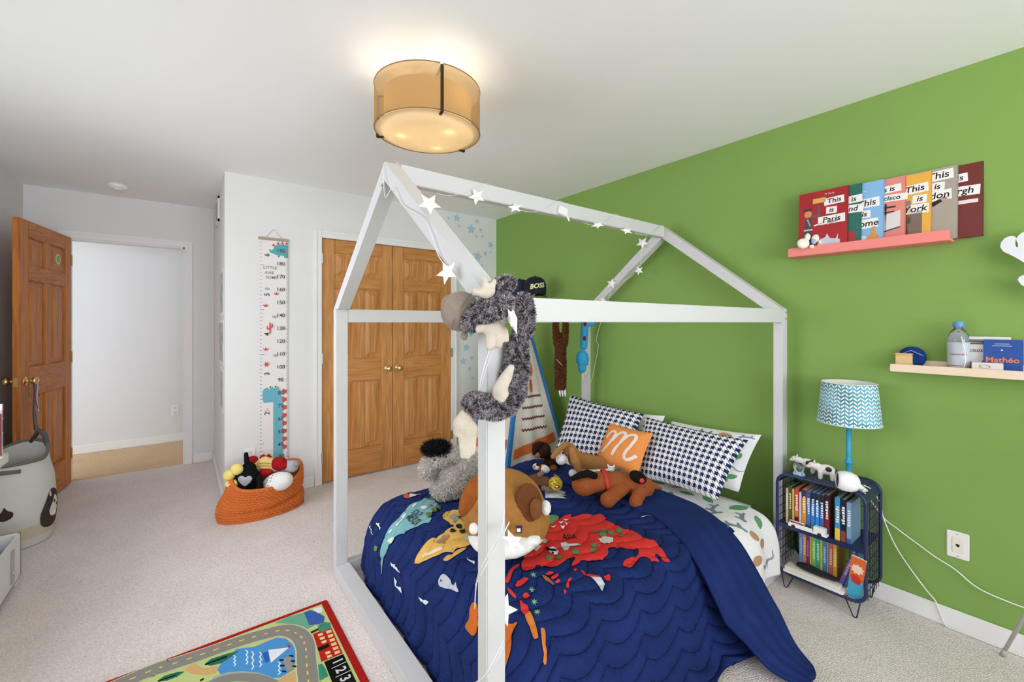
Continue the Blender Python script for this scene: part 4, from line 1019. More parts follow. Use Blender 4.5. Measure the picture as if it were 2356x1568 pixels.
obj('tag_print', MB().box((-.008, -.0015, -.009), (.006, -.001, .004), Matrix.Translation(V(1194, 1217, D - .20)) @ Matrix((RIGHT, VIEW, UP)).transposed().to_4x4()), PAPER, tg)

# ---- grey curly plush with black topknot
CUR = fur_mat('curly_grey', 'A39A94', 'E2DCD8', 90, (.25, .6)); CUD = plush('curly_under', 'C0B8B2', 'A39A94'); D = 2.33
gp = thing('plush_poodle', V(1040, 1142, D), 'grey curly plush animal with a black tuft of hair', 'plush toy')
b = blob('body', [E_(1045, 1095, D, 45, 46, 42), E_(1025, 1120, D, 34, 26, 34), E_(1075, 1065, D, 30, 32, 32)], CUD, gp, .008, furry=(.014, .014)); fur(b, 9000, .016, .0016, CUR, .1, 1.2, 5)
h = blob('head', [E_(1012, 1052, D - .05, 28, 22, 26), E_(985, 1078, D - .06, 20, 26, 22, .2), E_(1040, 1045, D - .03, 24, 20, 24)], CUD, gp, .008, furry=(.014, .012)); fur(h, 6000, .015, .0016, CUR, .1, 1.2, 6)
BLKF = fur_mat('black_wool', '08080A', '242226', 60)
t = blob('topknot', [E_(1004, 1031, D - .06, 30, 13, 22)], mat('black_wool_under', '0C0C0E', .95), gp, .006, furry=(.01, .008)); fur(t, 2500, .03, .0016, BLKF, .0, 1.0, 7)
for px in (1000, 1026): obj('eye', MB().ell(V(px, 1058 if px < 1010 else 1050, D - .125), .005), BEAD, gp, True)

# ---- rust hound lying across the turned-back quilt
HND = plush('hound_rust', '9C5630', '8A4824', 260); D = 2.33
hn = thing('plush_hound', V(1430, 1150, D), 'rust brown hound plush with black ears and a red collar lying on the quilt', 'plush toy')
blob('body', [P_([(1345, 1112, D - .03, 24), (1375, 1108, D - .02, 24), (1400, 1106, D, 23), (1430, 1110, D + .02, 24), (1460, 1114, D + .02, 26), (1480, 1120, D + .02, 25)]), E_(1344, 1114, D - .03, 29, 25, 28),
              P_([(1430, 1124, D - .04, 16), (1408, 1142, D - .10, 16), (1398, 1149, D - .12, 18)]), P_([(1474, 1130, D - .04, 16), (1464, 1148, D - .09, 15), (1462, 1156, D - .10, 16)]), P_([(1490, 1112, D + .02, 8), (1508, 1118, D + .02, 6), (1520, 1122, D + .01, 5)])], HND, hn, .007)
blob('ear', [P_([(1318, 1100, D - .08, 6), (1335, 1092, D - .08, 8), (1352, 1088, D - .07, 9), (1368, 1094, D - .06, 8)])], plush('hound_ear_black', '14130F', '20201C'), hn, .004)
cm = MB()
cc = V(1393, 1108, D - .005); ax = (V(1410, 1113, D) - V(1376, 1118, D)).normalized(); Mx = frame(cc, ax.orthogonal(), ax.cross(ax.orthogonal()))
obj('collar', MB().lathe([(.066, -.011), (.069, -.011), (.069, .011), (.066, .011)], 32, Mx, cap=False), mat('ribbon_red', 'C02A26', .6), hn, True)
sp = blob('back_patch', [E_(1468, 1097, D - .056, 22, 14, 6, -.5)], plush('hound_patch_black', '181410', '221C18'), hn, .003)
blob('patch_mark', [E_(1477, 1105, D - .070, 6, 6, 2.5)], plush('patch_mark_red', 'C8323C', 'E06A6A'), sp, .002)

# ---- tan long-eared dog
TAN = plush('dog_tan', 'A67645', '95663A', 260); D = 2.66
td = thing('plush_beagle', V(1345, 1085, D), 'tan and white long-eared dog plush lying before the orange pillow', 'plush toy')
blob('body', [P_([(1318, 1040, D, 14), (1325, 1055, D, 19), (1345, 1062, D, 20), (1375, 1068, D + .02, 20), (1392, 1070, D + .03, 15)])], TAN, td, .006)
blob('head', [E_(1310, 1034, D - .03, 16, 16, 18), E_(1302, 1026, D - .03, 12, 10, 14)], TAN, td, .005)
blob('muzzle', [E_(1291, 1056, D - .06, 13, 13, 13)], WHT, td, .004)
blob('ear', [P_([(1302, 1022, D - .06, 6), (1285, 1035, D - .09, 7), (1272, 1050, D - .10, 6)])], TAN, td, .004)
blob('ear', [P_([(1316, 1034, D - .08, 9), (1324, 1060, D - .10, 12), (1332, 1080, D - .11, 8)])], TAN, td, .004)
blob('belly', [P_([(1330, 1088, D - .06, 8), (1362, 1086, D - .04, 7), (1390, 1086, D - .03, 8)]), E_(1318, 1088, D - .05, 10, 9, 12)], WHT, td, .004)
D = 2.55
ct = thing('plush_cat', V(1402, 1092, D), 'tiny white cat plush tucked under the orange pillow', 'plush toy')
blob('body', [E_(1396, 1086, D + .03, 12, 8, 10)], WHT, ct, .003)
h = blob('head', [E_(1406, 1079, D, 8, 8, 7), C_((1401, 1073, D, 3), (1398, 1068, D, 1.6)), C_((1411, 1074, D, 3), (1414, 1069, D, 1.6))], WHT, ct, .003)
for px, py in ((1403, 1075), (1410, 1076), (1406, 1082)): obj('eye' if py < 1080 else 'nose', MB().ell(V(px, py, D - .019), .0022, None, 8, 6), BEAD, h, True)

# ---- dark brown plush, small white bird, little brown bear with yellow mask
DRK = plush('plush_dark_brown', '35221C', '241612'); D = 2.85
dk = thing('plush_puppy', V(1262, 1078, D), 'dark brown puppy plush slumped against the checked pillow', 'plush toy')
blob('body', [E_(1272, 1062, D, 22, 20, 22), E_(1290, 1078, D, 22, 10, 18)], DRK, dk, .006)
blob('head', [E_(1250, 1035, D - .04, 18, 19, 18)], DRK, dk, .005)
blob('ear', [P_([(1243, 1020, D - .07, 6), (1232, 1026, D - .07, 8), (1230, 1042, D - .07, 6)])], DRK, dk, .004)
blob('muzzle', [E_(1236, 1046, D - .07, 8, 7, 8)], plush('muzzle_tan', '9C7050', '805838'), dk, .003)
blob('paw', [E_(1274, 1076, D - .10, 9, 7, 8)], plush('paw_tan', '8A5A30', '774A26'), dk, .003)
D = 2.66
wb = thing('plush_bird', V(1248, 1088, D), 'small white bird plush with a red scarf by the dark puppy', 'plush toy')
blob('body', [E_(1252, 1078, D, 14, 9, 10, -.3)], WHT, wb, .003)
h = blob('head', [E_(1234, 1073, D, 9, 7.5, 8)], WHT, wb, .003)
blob('scarf', [C_((1243, 1070, D - .01, 3), (1244, 1080, D - .015, 3))], plush('scarf_red', 'A8241E', '8E1C18'), wb, .002)
blob('crown_patch', [E_(1238, 1068, D - .012, 5, 3, 5)], plush('patch_dark', '2A2020', '3A2C28'), h, .002)
blob('beak', [C_((1230, 1072, D - .02, 2.5), (1227, 1075, D - .022, 1.2))], plush('beak_orange', 'D8872F', 'C87822'), h, .0018)
D = 2.42
mb_ = thing('plush_monkey', V(1255, 1125, D), 'little brown bear plush with a yellow spotted head', 'plush toy')
BB = plush('bear_brown', '6A4632', '553624')
blob('body', [E_(1236, 1103, D, 15, 15, 14), E_(1253, 1108, D, 14, 13, 14), E_(1224, 1096, D, 6, 6, 5)], BB, mb_, .004)
blob('arm', [C_((1250, 1122, D - .03, 6), (1262, 1126, D - .05, 7)), C_((1240, 1092, D - .03, 6), (1246, 1088, D - .03, 6))], plush('bear_grey', '776458', '655248'), mb_, .004)
YL = mat('plush_yellow_spot', 'E2C23A', .95, var=(110, 1.0, '6A5A10'), bump=(300, .4, .003))
h = blob('head', [E_(1278, 1112, D - .02, 17, 16, 15)], YL, mb_, .004)
blob('mouth', [E_(1282, 1119, D - .054, 7, 4, 3)], plush('mouth_red', '9A2830', '7E1E26'), h, .002)
blob('teeth', [E_(1281, 1119, D - .060, 3, 2, 2)], WHT, h, .0015)
for px, py in ((1268, 1108), (1281, 1106)): obj('eye', MB().ell(V(px, py, D - .056), .003, None, 8, 6), BEAD, h, True)
blob('ear', [C_((1283, 1098, D, 4), (1276, 1092, D, 2.5))], plush('ear_olive', '8A7A52', '76683F'), h, .003)

# ---- toys hanging from the far top rail
YR = BY1 - PD / 2
def Rl(px, py, off=0.0): p = atY(px, py, YR - off); return p
MK = fur_mat('monkey_fur', '3C2115', '8A5A36', 70, (.35, .7)); MKD = plush('monkey_under', '55321F', '40251A')
def dY(px, Y): return Y / ray(px)[1]
mk = thing('plush_hanging_monkey', Rl(1290, 912), 'long brown furry monkey plush hanging from the far bed rail', 'plush toy')
d = dY(1290, YR - .04)
b = blob('body', [P_([(1278, 718, d, 6), (1279, 760, d - .02, 7), (1282, 790, d, 8)]), P_([(1301, 718, d, 6), (1301, 760, d - .02, 7), (1298, 790, d, 8)]), P_([(1290, 775, d, 9), (1290, 800, d, 12), (1289, 830, d, 12)]),
                    P_([(1284, 830, d, 8), (1284, 890, d, 7)]), P_([(1295, 830, d, 8), (1295, 890, d, 7)])], MKD, mk, .006, furry=(.014, .005)); fur(b, 13000, .011, .0013, MK, .6, .7, 8)
for px in (1287, 1293, 1299): obj('claw', MB().tube([V(px, 892, d), V(px + 1, 903, d), V(px + 2, 912, d)], [.008, .007, .004], 8), WHT, mk, True)
obj('tag', MB().bar(V(1280, 826, d - .055), V(1293, 840, d - .058), .012, .002), PAPER, mk)
BLU = plush('plush_blue', '3FA6D2', '2F8FBE', 240); d = dY(1346, YR - .06)
gf = thing('plush_giraffe', V(1338, 870, d), 'bright blue long-necked plush hanging beside the far post', 'plush toy')
blob('body', [P_([(1346, 720, d, 9), (1345, 760, d, 9), (1343, 795, d, 9)]), E_(1340, 825, d, 15, 20, 14), E_(1339, 846, d, 10, 12, 10), E_(1360, 742, d, 9, 9, 9)], BLU, gf, .005)
for k, (px, py) in enumerate(((1346, 745), (1345, 778))): blob('spot', [E_(px, py, d - .03, 4, 6, 2)], plush('spot_maroon', '7A2A2C', '641E22'), gf, .002)
for px, py in ((1328, 832), (1352, 838)): obj('eye', MB().ell(V(px, py, d - .035), .004, None, 8, 6), BEAD, gf, True)
obj('strap', MB().tube([V(1342, 853, d), V(1341, 862, d), V(1341, 872, d)], .006, 6), WHT, gf, True)
blob('horn', [C_((1346, 856, d, 3), (1348, 862, d, 3))], plush('horn_cream', 'DCCFB6', 'C8B998'), gf, .003)

# ================================================================== TEEPEE
AP = Vector((2.385, 2.93, 1.40)); CX0, CX1, CY0, CY1 = 1.88, 2.585, 2.56, 3.28
CAN = mat('canvas_cream', 'DCD5C8', .9, bump=(300, .2, .001)); BTR = mat('canvas_blue_trim', '2E74B8', .8); ORN = mat('canvas_orange', 'D4672E', .85)
tp = thing('teepee_tent', ((CX0 + CX1) / 2, (CY0 + CY1) / 2, 0), 'cream canvas play teepee with blue edges and orange pattern in the corner', 'play tent')
cor = [Vector((CX0, CY0, 0)), Vector((CX1, CY0, 0)), Vector((CX1, CY1, 0)), Vector((CX0, CY1, 0))]
top = 0.965
for k in range(4):
    c = cor[k]; dv = AP - c
    obj('pole', MB().tube([c, AP + dv * .15], .011, 10), mat('pole_pine', 'D8BE92', .6), tp, True)
faces = [(0, 1, 'front'), (1, 2, 'right'), (2, 3, 'back'), (3, 0, 'left')]
def tri_pt(a, b, u, v, off=0.0):   # u across at height v (0 base .. 1 apex)
    n = (cor[b] - cor[a]).cross(AP - cor[a]).normalized()
    base = cor[a].lerp(cor[b], u); p = base.lerp(AP, v)
    fold = .012 * math.sin(u * 19) * (1 - v) * math.sin(PI * u)
    mid = ((cor[a] + cor[b]) / 2 - (cor[0] + cor[2]) / 2); mid.z = 0; mid.normalize()
    return p + mid * (fold + off)
for a, b, nm in faces:
    w = obj('canvas_panel', MB().grid(lambda u, v: tri_pt(a, b, u, .02 + v * .94), 24, 20), CAN, tp, True)
    for c in (a, b):
        dv = AP - cor[c]
        mid = ((cor[a] + cor[b]) / 2 - (cor[0] + cor[2]) / 2); mid.z = 0; mid.normalize(); al = (cor[b] - cor[a]).normalized() * (1 if c == a else -1)
        obj('edge_binding', MB().bar(cor[c] + dv * .02 + mid * .014, cor[c] + dv * .97 + mid * .014, .03, .004, mid), BTR, w)
# pattern on the faces towards the room: orange rings and bands up top, arrow rows below
for a, b in ((0, 1), (3, 0)):
    par = [o for o in tp.children if o.name.startswith('canvas_panel')][0 if a == 0 else 3]
    for u, v, r in ((.45, .80, .035), (.55, .68, .045), (.35, .70, .03), (.5, .58, .04)):
        cpt = [(u + r / (1 - v) * 1.1 * math.cos(k * PI / 8) * .6, v + r * math.sin(k * PI / 8)) for k in range(16)]
        obj('ring_print', patch_mesh(cpt, lambda A, B: np.array([list(tri_pt(a, b, float(p), float(q), .006)) for p, q in zip(A, B)]), .04), ORN, par, True)
    for v in (.52, .46, .40, .34):
        obj('arrow_print', MB().grid(lambda s, q: tri_pt(a, b, .22 + .56 * s, v + .010 * (q - .5) + .004 * math.sin(s * 60), .006), 40, 1), mat('print_maroon', '6A2A34', .85), par, True)
    obj('hem_print', MB().grid(lambda s, q: tri_pt(a, b, .08 + .84 * s, .20 + .05 * q + .05 * s, .006), 24, 2), ORN, par, True)
# caps hung on the pole tips
def cap(name, c, r, col, label, face):
    t = thing(name, c, label, 'cap'); c = Vector(c); f = Vector(face); f.z = 0; f.normalize(); M = frame(c, f, Vector((0, 0, 1)).cross(f))
    cm = mat('cap_' + col, col, .85, bump=(400, .2, .001))
    prof = [(r * 1.0, 0), (r * 1.02, r * .5), (r * .98, r * .95), (r * .82, r * 1.32), (r * .5, r * 1.54), (r * .15, r * 1.61), (.001, r * 1.62)]
    cr = obj('crown', MB().lathe(prof, 28, M, cap=False), cm, t, True)
    obj('button', MB().ell(c + Vector((0, 0, r * 1.63)), r * .08, None, 10, 6), cm, cr, True)
    br = [(r * .9 * math.cos(a), r * .9 * math.sin(a)) for a in np.linspace(-1.2, 1.2, 12)] + [(r * .5 + r * 1.35 * math.cos(a), r * 1.05 * math.sin(a)) for a in np.linspace(1.1, -1.1, 14)]
    obj('brim', MB().prism(br, lambda x, y, h: M @ Vector((x, y, h - (y / r) ** 2 * r * .18)), -.004, .004), cm, t)
    return t, M, cr
d = AP.x * SN + AP.y * CS
c1 = V(1196, 682, d + .14); c2 = V(1231, 677, d - .04)
t, M, cr = cap('baseball_cap', c1, .098, '1B2244', 'navy cap with a red front hung on the tent pole behind the sloth', (-.4, -1, 0))
fdir = (-V(1194, 690, 1)).normalized()
obj('front_panel', MB().grid(lambda u, v: c1 + Matrix.Rotation(-.9 + .9 * u, 3, 'Z') @ (Vector((-SN, -CS, 0)) * (.099 - .012 * v)) + Vector((0, 0, .005 + .06 * v)), 10, 4), mat('cap_red', '9E2430', .8), cr, True)
t, M, cr = cap('baseball_cap', c2, .096, '0E1020', 'black cap with pale lettering hung on the tent pole beside the green wall', (.5, .4, 0))
def wrap_text(s, size, c, r, ang, z, m, parent, name='lettering', roll=0.15):
    mb = text_mb(s, size, Matrix.Identity(4), bold=.002, shear=.15)
    out = []
    for v in mb.v:
        a = ang + v.x / r; zz = z + v.y + v.x * roll; rr = r * 1.02 + .003 - max(0, zz - .07) * .15
        out.append(Vector(c) + Vector((math.cos(a) * rr, math.sin(a) * rr, zz)))
    mb.v = out; return obj(name, mb, m, parent)
tc_ = -Vector((SN, CS, 0)); ang0 = math.atan2(tc_.y, tc_.x)
wrap_text('BOSS', .055, c2, .098, ang0 + .15, .066, mat('print_lime', 'DDE2A0', .7), cr)
# ================================================================== WALL SHELVES
def ledge(name, y0, y1, z, depth, m, label, lip=.045):
    t = thing(name, (XG, (y0 + y1) / 2, z), label, 'shelf')
    obj('shelf_board', MB().bevbox((XG - depth, y0, z), (XG, y1, z + .014), .002), m, t)
    obj('front_lip', MB().bevbox((XG - depth - .012, y0, z), (XG - depth, y1, z + lip), .002), m, t)
    obj('back_board', MB().bevbox((XG - .012, y0, z + .014), (XG, y1, z + .05), .002), m, t)
    return t
CORAL = mat('paint_coral', 'F08A80', .5); BIRCH = mat('wood_birch_pale', 'EFDCC2', .55, var=(9, .5, 'E6CFAF'))
SD = .105
ledge('picture_ledge', .318, .93, 1.690, SD, CORAL, 'coral pink picture ledge holding tall picture books')
ledge('picture_ledge', -.35, .512, 1.118, SD, BIRCH, 'pale birch picture ledge holding a bottle and blue book', .034)
LABW = mat('label_paper', 'F1EEEA', .8); INK = mat('ink_black', '1A1818', .8)
PAGES = mat('book_pages', 'E8E0D0', .9)
def picture_book(X, px0, px1, H, col, lines, label, pics=(), z=1.706, tilt=.06, w=None):
    """cover facing -X; y falls to the right. lines: (text, u centre, v, size); pics: (name,colour,[(u,v)])"""
    ya = X / ray(px0)[0] * ray(px0)[1]; yb = X / ray(px1)[0] * ray(px1)[1]; W = ya - yb
    if w: ya = yb + w; W = w
    # local frame: x right (-Y), y up (leaning back), z towards the room (-X)
    M = frame((X, ya, z), (0, -1, 0), (math.sin(tilt), 0, math.cos(tilt)))
    t = thing('picture_book', (X, (ya + yb) / 2, z), label, 'book', 'picture books on the coral ledge')
    cm = mat('cover_' + col, col, .35)
    obj('front_cover', MB().bevbox((0, 0, -.002), (W, H, 0), .0008, M), cm, t)
    obj('back_cover', MB().bevbox((0, 0, -.011), (W, H, -.009), .0008, M), cm, t)
    obj('spine', MB().bevbox((W - .002, 0, -.011), (W, H, 0), .0008, M), cm, t)
    obj('pages', MB().box((.004, .003, -.009), (W - .002, H - .003, -.002), M), PAGES, t)
    for k, (s, u, v, sz) in enumerate(lines):
        lw = len(s) * sz * .60 + .012
        g = M @ Matrix.Translation((u, v, .0004)) @ Matrix.Rotation((.05, -.04, .03, -.02)[k % 4], 4, 'Z')
        if sz > .012:
            st = obj('title_strip', MB().box((-lw / 2, -sz * .62, 0), (lw / 2, sz * .62, .0005), g), LABW, t)
            obj('lettering', text_mb(s, sz * 1.15, g @ Matrix.Translation((0, 0, .0008)), shear=.12, bold=.0006), INK, st)
        else: obj('lettering', text_mb(s, sz, g @ Matrix.Translation((0, 0, .0008)), shear=.1), LABW, t)
    for nm, c, pts in pics:
        o = obj(nm, MB().prism([(u * W, v * H) for u, v in pts], lambda x, y, h: M @ Vector((x, y, h)), .0003, .0009), mat('print_' + c, c, .6), t)
    return t
def ring(u, v, ru, rv, n=14): return [(u + ru * math.cos(2 * PI * k / n), v + rv * math.sin(2 * PI * k / n)) for k in range(n)]
def rect(a, b, c, d): return [(a, b), (c, b), (c, d), (a, d)]
BX = [2.594 + .0122 * k for k in range(7)]
HB = .315
# farthest first
picture_book(BX[6], 2190, 2262, HB + .004, '6E2A24', [('is', .145, .262, .030), ('Edinburgh', .108, .205, .034)], 'dark maroon picture book at the far right end of the coral ledge', [('strip', 'E6DCD4', rect(.55, .46, .93, .51)), ('imprint', 'C8A898', rect(.4, .02, .66, .03))], w=.215)
picture_book(BX[5], 2135, 2203, HB + .008, 'A79F92', [('This', .152, .288, .036), ('is', .150, .240, .030), ('London', .125, .198, .036)], 'grey picture book titled This is London', [('arm', 'B8452E', [(.30, .40), (.62, .52), (.66, .48), (.34, .35)]), ('sleeve', '1C1A1A', [(.60, .52), (.74, .57), (.78, .53), (.64, .47)]), ('hand', 'E0A070', ring(.80, .56, .05, .03)), ('trumpet', '1C1A1A', [(.28, .30), (.5, .28), (.5, .25), (.28, .27)]), ('splash', 'E8E4E0', [(.42, .02), (.56, .05), (.62, .18), (.52, .11), (.44, .08)])], w=.215)
picture_book(BX[4], 2075, 2142, HB, 'E8B044', [('This', .158, .245, .034), ('is', .176, .196, .030), ('New', .085, .190, .030), ('York', .160, .152, .034)], 'yellow picture book titled This is New York', [('tower', '7A6A5A', rect(.38, .05, .86, .45)), ('tower', '8E7C68', rect(.55, .28, .68, .62)), ('window', 'E8B044', rect(.62, .36, .7, .50)), ('bicycle', 'C0302A', [(.4, .28), (.62, .30), (.66, .05), (.6, .05), (.58, .24), (.42, .22)]), ('car', 'C42A24', rect(.36, .0, .60, .07)), ('driver', 'E89A3A', ring(.42, .13, .06, .05))], w=.215)
picture_book(BX[3], 2020, 2082, HB, 'E08A7C', [('This is', .135, .262, .028), ('San Francisco', .115, .222, .026)], 'salmon pink picture book titled This is San Francisco', [('hill', 'DDD8D6', [(.35, .16), (.92, .26), (.92, .50), (.6, .44), (.35, .40)]), ('kerb', '4A4444', [(.35, .14), (.92, .24), (.92, .27), (.35, .17)]), ('pole', '2C2826', rect(.66, .2, .69, .62)), ('crossbar', '2C2826', rect(.53, .55, .84, .575)), ('crossbar', '2C2826', rect(.56, .48, .82, .50))], w=.215)
picture_book(BX[2], 1965, 2032, HB, '86B8E2', [('This', .150, .212, .036), ('is', .142, .160, .030), ('Rome', .146, .112, .036), ('M. Sasek', .13, .272, .011)], 'light blue picture book titled This is Rome', [('column', 'D99A48', [(.68, .02), (.92, .02), (.92, .17), (.86, .20), (.86, .30), (.80, .30), (.80, .20), (.68, .15)]), ('fountain', 'D8E2EC', ring(.58, .14, .14, .04)), ('fountain', 'D8E2EC', rect(.52, .02, .62, .13)), ('crowd', 'C88A66', rect(.40, .0, .66, .03))], w=.215)
picture_book(BX[1], 1935, 1980, HB, '1F6A60', [('This is', .150, .240, .030), ('Ireland', .150, .196, .032)], 'dark teal picture book squeezed beside the red one', [('cloak', 'A8322C', [(.5, .04), (.9, .06), (.9, .26), (.6, .24), (.5, .16)])], w=.215)
picture_book(BX[0], 1836, 1949, HB, 'A81820', [('This', .155, .252, .030), ('is', .145, .205, .028), ('Paris', .145, .158, .034), ('M. Sasek', .135, .292, .012)], 'dark red picture book titled This is Paris at the left end', [('figure_coat', '4A4448', [(.10, .10), (.30, .10), (.28, .55), (.22, .60), (.15, .55)]), ('figure_arm', '5A5860', [(.26, .56), (.46, .58), (.44, .76), (.40, .76), (.41, .62), (.26, .60)]), ('figure_face', 'D88A58', ring(.20, .64, .08, .06)), ('cap', '38343A', rect(.10, .69, .28, .73)), ('sash', 'E8E4E0', [(.17, .56), (.20, .56), (.27, .44), (.24, .43)]), ('belt', 'E8E4E0', rect(.12, .36, .30, .385)), ('letter', 'D9B05A', rect(.30, .80, .56, .88)), ('baton', 'EDE8E4', [(.33, .42), (.56, .46), (.56, .48), (.33, .445)]), ('strip', 'D8D2D6', [(.60, .42), (.82, .46), (.82, .50), (.60, .455)]), ('monument', 'C9CAD2', [(.40, .04), (.86, .04), (.86, .16), (.82, .17), (.82, .26), (.78, .18), (.66, .20), (.60, .28), (.57, .22), (.48, .20), (.42, .17)])])
# small duck plush in front of the red book, on the ledge lip
D = 2.22
BAB = plush('plush_ivory', 'EFEBDD', 'E0DAC8'); BBL = plush('plush_baby_blue', 'A8C4E0', '98B4D2'); BYE = plush('plush_pale_yellow', 'F0E2B4', 'E4D4A0')
X0 = 2.574
dxp = lambda px: X0 / ray(px)[0]
dk = thing('plush_duck', atX(1868, 572, X0), 'tiny white and blue duck plush sitting on the coral ledge', 'plush toy')
d = dxp(1860)
blob('body', [E_(1848, 560, d, 14, 12, 8), E_(1858, 545, d, 6, 9, 6)], BAB, dk, .003)
blob('foot', [E_(1868, 567, d - .015, 6, 5, 4)], BYE, dk, .003)
h = blob('head', [E_(1880, 549, d, 13, 11, 8)], BAB, dk, .003)
blob('bonnet', [E_(1882, 541, d + .012, 14, 9, 8), E_(1872, 556, d - .005, 5, 7, 7)], BBL, dk, .003)
blob('bill', [E_(1890, 557, d - .02, 8, 6, 4)], BYE, h, .003)
obj('eye', MB().ell(V(1886, 545, d - .02), .0022, None, 8, 6), BEAD, h, True)

# items on the birch ledge
zs = 1.132
def S2(px, X): p = atX(px, 840, X); return p.y
GL = mat('bottle_plastic', 'E6F0F4', .05, trans=.96, spec=.5)
bx = XG - .055; by = S2(2205, bx)
bt = thing('water_bottle', (bx, by, zs), 'clear plastic water bottle with a light blue cap', 'bottle')
Mb = Matrix.Translation((bx, by, zs))
bb = obj('bottle_body', MB().lathe([(.001, .001), (.032, 0), (.034, .006), (.034, .05), (.033, .06), (.034, .07), (.034, .135), (.031, .155), (.022, .175), (.0135, .185), (.0135, .195)], 28, Mb, cap=False), GL, bt, True)
obj('bottle_cap', MB().lathe([(.016, .190), (.0175, .192), (.0175, .210), (.015, .213), (.001, .213)], 28, Mb), mat('cap_blue', '5E9AD8', .4), bt, True)
LBL = mat('label_pale', 'D4DCE8', .5, alpha=.75)
obj('bottle_label', MB().lathe([(.0348, .028), (.0348, .125)], 28, Mb, cap=False), LBL, bt, True)
obj('label_band', MB().lathe([(.0349, .006), (.0349, .026)], 28, Mb, cap=False), mat('label_rose', 'C9A8A4', .5), bt, True)
ang = math.atan2(-by, -bx)
mbt = text_mb('maternité', .014, Matrix.Identity(4)); mbt.v = [Vector((bx + .0356 * math.cos(ang + v.x / .0356), by + .0356 * math.sin(ang + v.x / .0356), zs + .075 + v.y)) for v in mbt.v]
obj('lettering', mbt, mat('print_red', 'A83A38', .6), bt)
obj('white_strap', MB().tube([(bx - .034, by - .012, zs + .15), (bx - .042, by - .022, zs + .10), (bx - .042, by - .026, zs + .05), (bx - .038, by - .018, zs + .01)], .002, 6), WPLAS, bt, True)
def flat_book(name, X, px0, px1, H, col, label, z=zs, tilt=.10):
    ya, yb = S2(px0, X), S2(px1, X); W = ya - yb
    M = frame((X, ya, z), (0, -1, 0), (math.sin(tilt), 0, math.cos(tilt)))
    t = thing(name, (X, (ya + yb) / 2, z), label, 'book')
    cm = mat('cover_' + col, col, .45)
    obj('front_cover', MB().bevbox((0, 0, -.002), (W, H, 0), .0008, M), cm, t); obj('back_cover', MB().bevbox((0, 0, -.012), (W, H, -.010), .0008, M), cm, t)
    obj('spine', MB().bevbox((0, 0, -.012), (.002, H, 0), .0008, M), cm, t); obj('pages', MB().box((.002, .003, -.010), (W - .003, H - .003, -.002), M), PAGES, t)
    return t, M, W
t, M, W = flat_book('picture_book', XG - .052, 2262, 2353, .140, '1E4C9A', 'bright blue book lettered Mathéo on the birch ledge')
obj('title', text_mb('Mathéo', .030, M @ Matrix.Translation((W * .49, .056, .0006)), bold=.0006), mat('print_orange', 'E8834A', .6), t)
for zz_, hw in ((.122, .020), (.114, .027)): obj('subtitle_line', MB().prism(rect(W * .48 - hw, zz_ - .0016, W * .48 + hw, zz_ + .0016), lambda x, y, h: M @ Vector((x, y, h)), .0003, .0008), mat('print_A8B4D0', 'A8B4D0', .6), t)
obj('dot', MB().prism(ring(W * .48, .097, .0028, .0028, 10), lambda x, y, h: M @ Vector((x, y, h)), .0003, .0008), LABW, t)
t, M, W = flat_book('picture_book', XG - .032, 2195, 2325, .150, 'ECE9E4', 'white book with a sketched burger standing behind the blue book')
obj('lettering', text_mb('Louis', .024, M @ Matrix.Translation((W * .36, .092, .0006)), shear=.3), INK, t)
for k in range(4): obj('burger_sketch', MB().prism([(W * .40 + (u - .5) * .045, .118 + k * .0055 + v * .004) for u, v in rect(0, 0, 1, 1)], lambda x, y, h: M @ Vector((x, y, h)), .0003, .0008), INK if k % 2 == 0 else mat('sketch_grey', '8A8684', .8), t)
obj('photo_print', MB().prism([(W * .22, .0), (W * .62, .0), (W * .62, .05), (W * .54, .055), (W * .48, .035), (W * .36, .035), (W * .28, .05), (W * .22, .05)], lambda x, y, h: M @ Vector((x, y, h)), .0003, .0008), mat('print_brown', '8A5A38', .7, var=(60, .8, '4A2C1A')), t)
X = XG - .088; ya, yb = S2(2236, X), S2(2308, X)
t = thing('soap_box', (X, (ya + yb) / 2, zs), 'small white box with an oval emblem before the blue book', 'box')
obj('carton', MB().bevbox((X - .012, yb, zs), (X + .02, ya, zs + .045), .002), mat('carton_pale', 'E2DAD4', .5), t)
Mx = frame((X - .0125, (ya + yb) / 2, zs), (0, -1, 0), (0, 0, 1))
em = MB()
for k in range(24):
    a, b = 2 * PI * k / 24, 2 * PI * (k + 1) / 24
    i = len(em.v); em.v += [Mx @ Vector((r * math.cos(q) - .006, .030 + .45 * r * math.sin(q), .0006)) for q in (a, b) for r in (.016, .0135)]; em.f.append((i, i + 1, i + 3, i + 2))
obj('oval_emblem', em, mat('emblem_grey', '7A726E', .7), t)
for k, (a_, b_) in enumerate(((-.030, -.012), (-.009, .004), (.007, .028))): obj('caption_line', MB().prism(rect(a_, .0085, b_, .0115), lambda x, y, h: Mx @ Vector((x, y, h)), .0004, .0009), mat('print_5A5450', '5A5450', .7), t)
X = XG - .05; ya, yb = S2(2062, X), S2(2100, X)
t = thing('wooden_block', (X, (ya + yb) / 2, zs), 'pale wooden block at the left end of the birch ledge', 'block')
obj('block_body', MB().bevbox((X - .02, yb, zs), (X + .03, ya, zs + .062), .003), mat('wood_honey', 'E8C48C', .55, var=(12, .5, 'D8B074')), t)
obj('block_cap', MB().bevbox((X - .022, yb - .002, zs + .062), (X + .032, ya + .002, zs + .068), .002), mat('wood_honey', 'E8C48C'), t)
X = XG - .03; yy = S2(2092, X)
t = thing('blue_pouch', (X, yy, zs), 'rounded dark blue pouch at the back of the birch ledge', 'pouch')
blob('pouch_body', [('e', Vector((X, yy - .01, zs + .05)), (.02, .05, .05), None)], plush('pouch_blue', '1C3E86', '16306C'), t, .004)
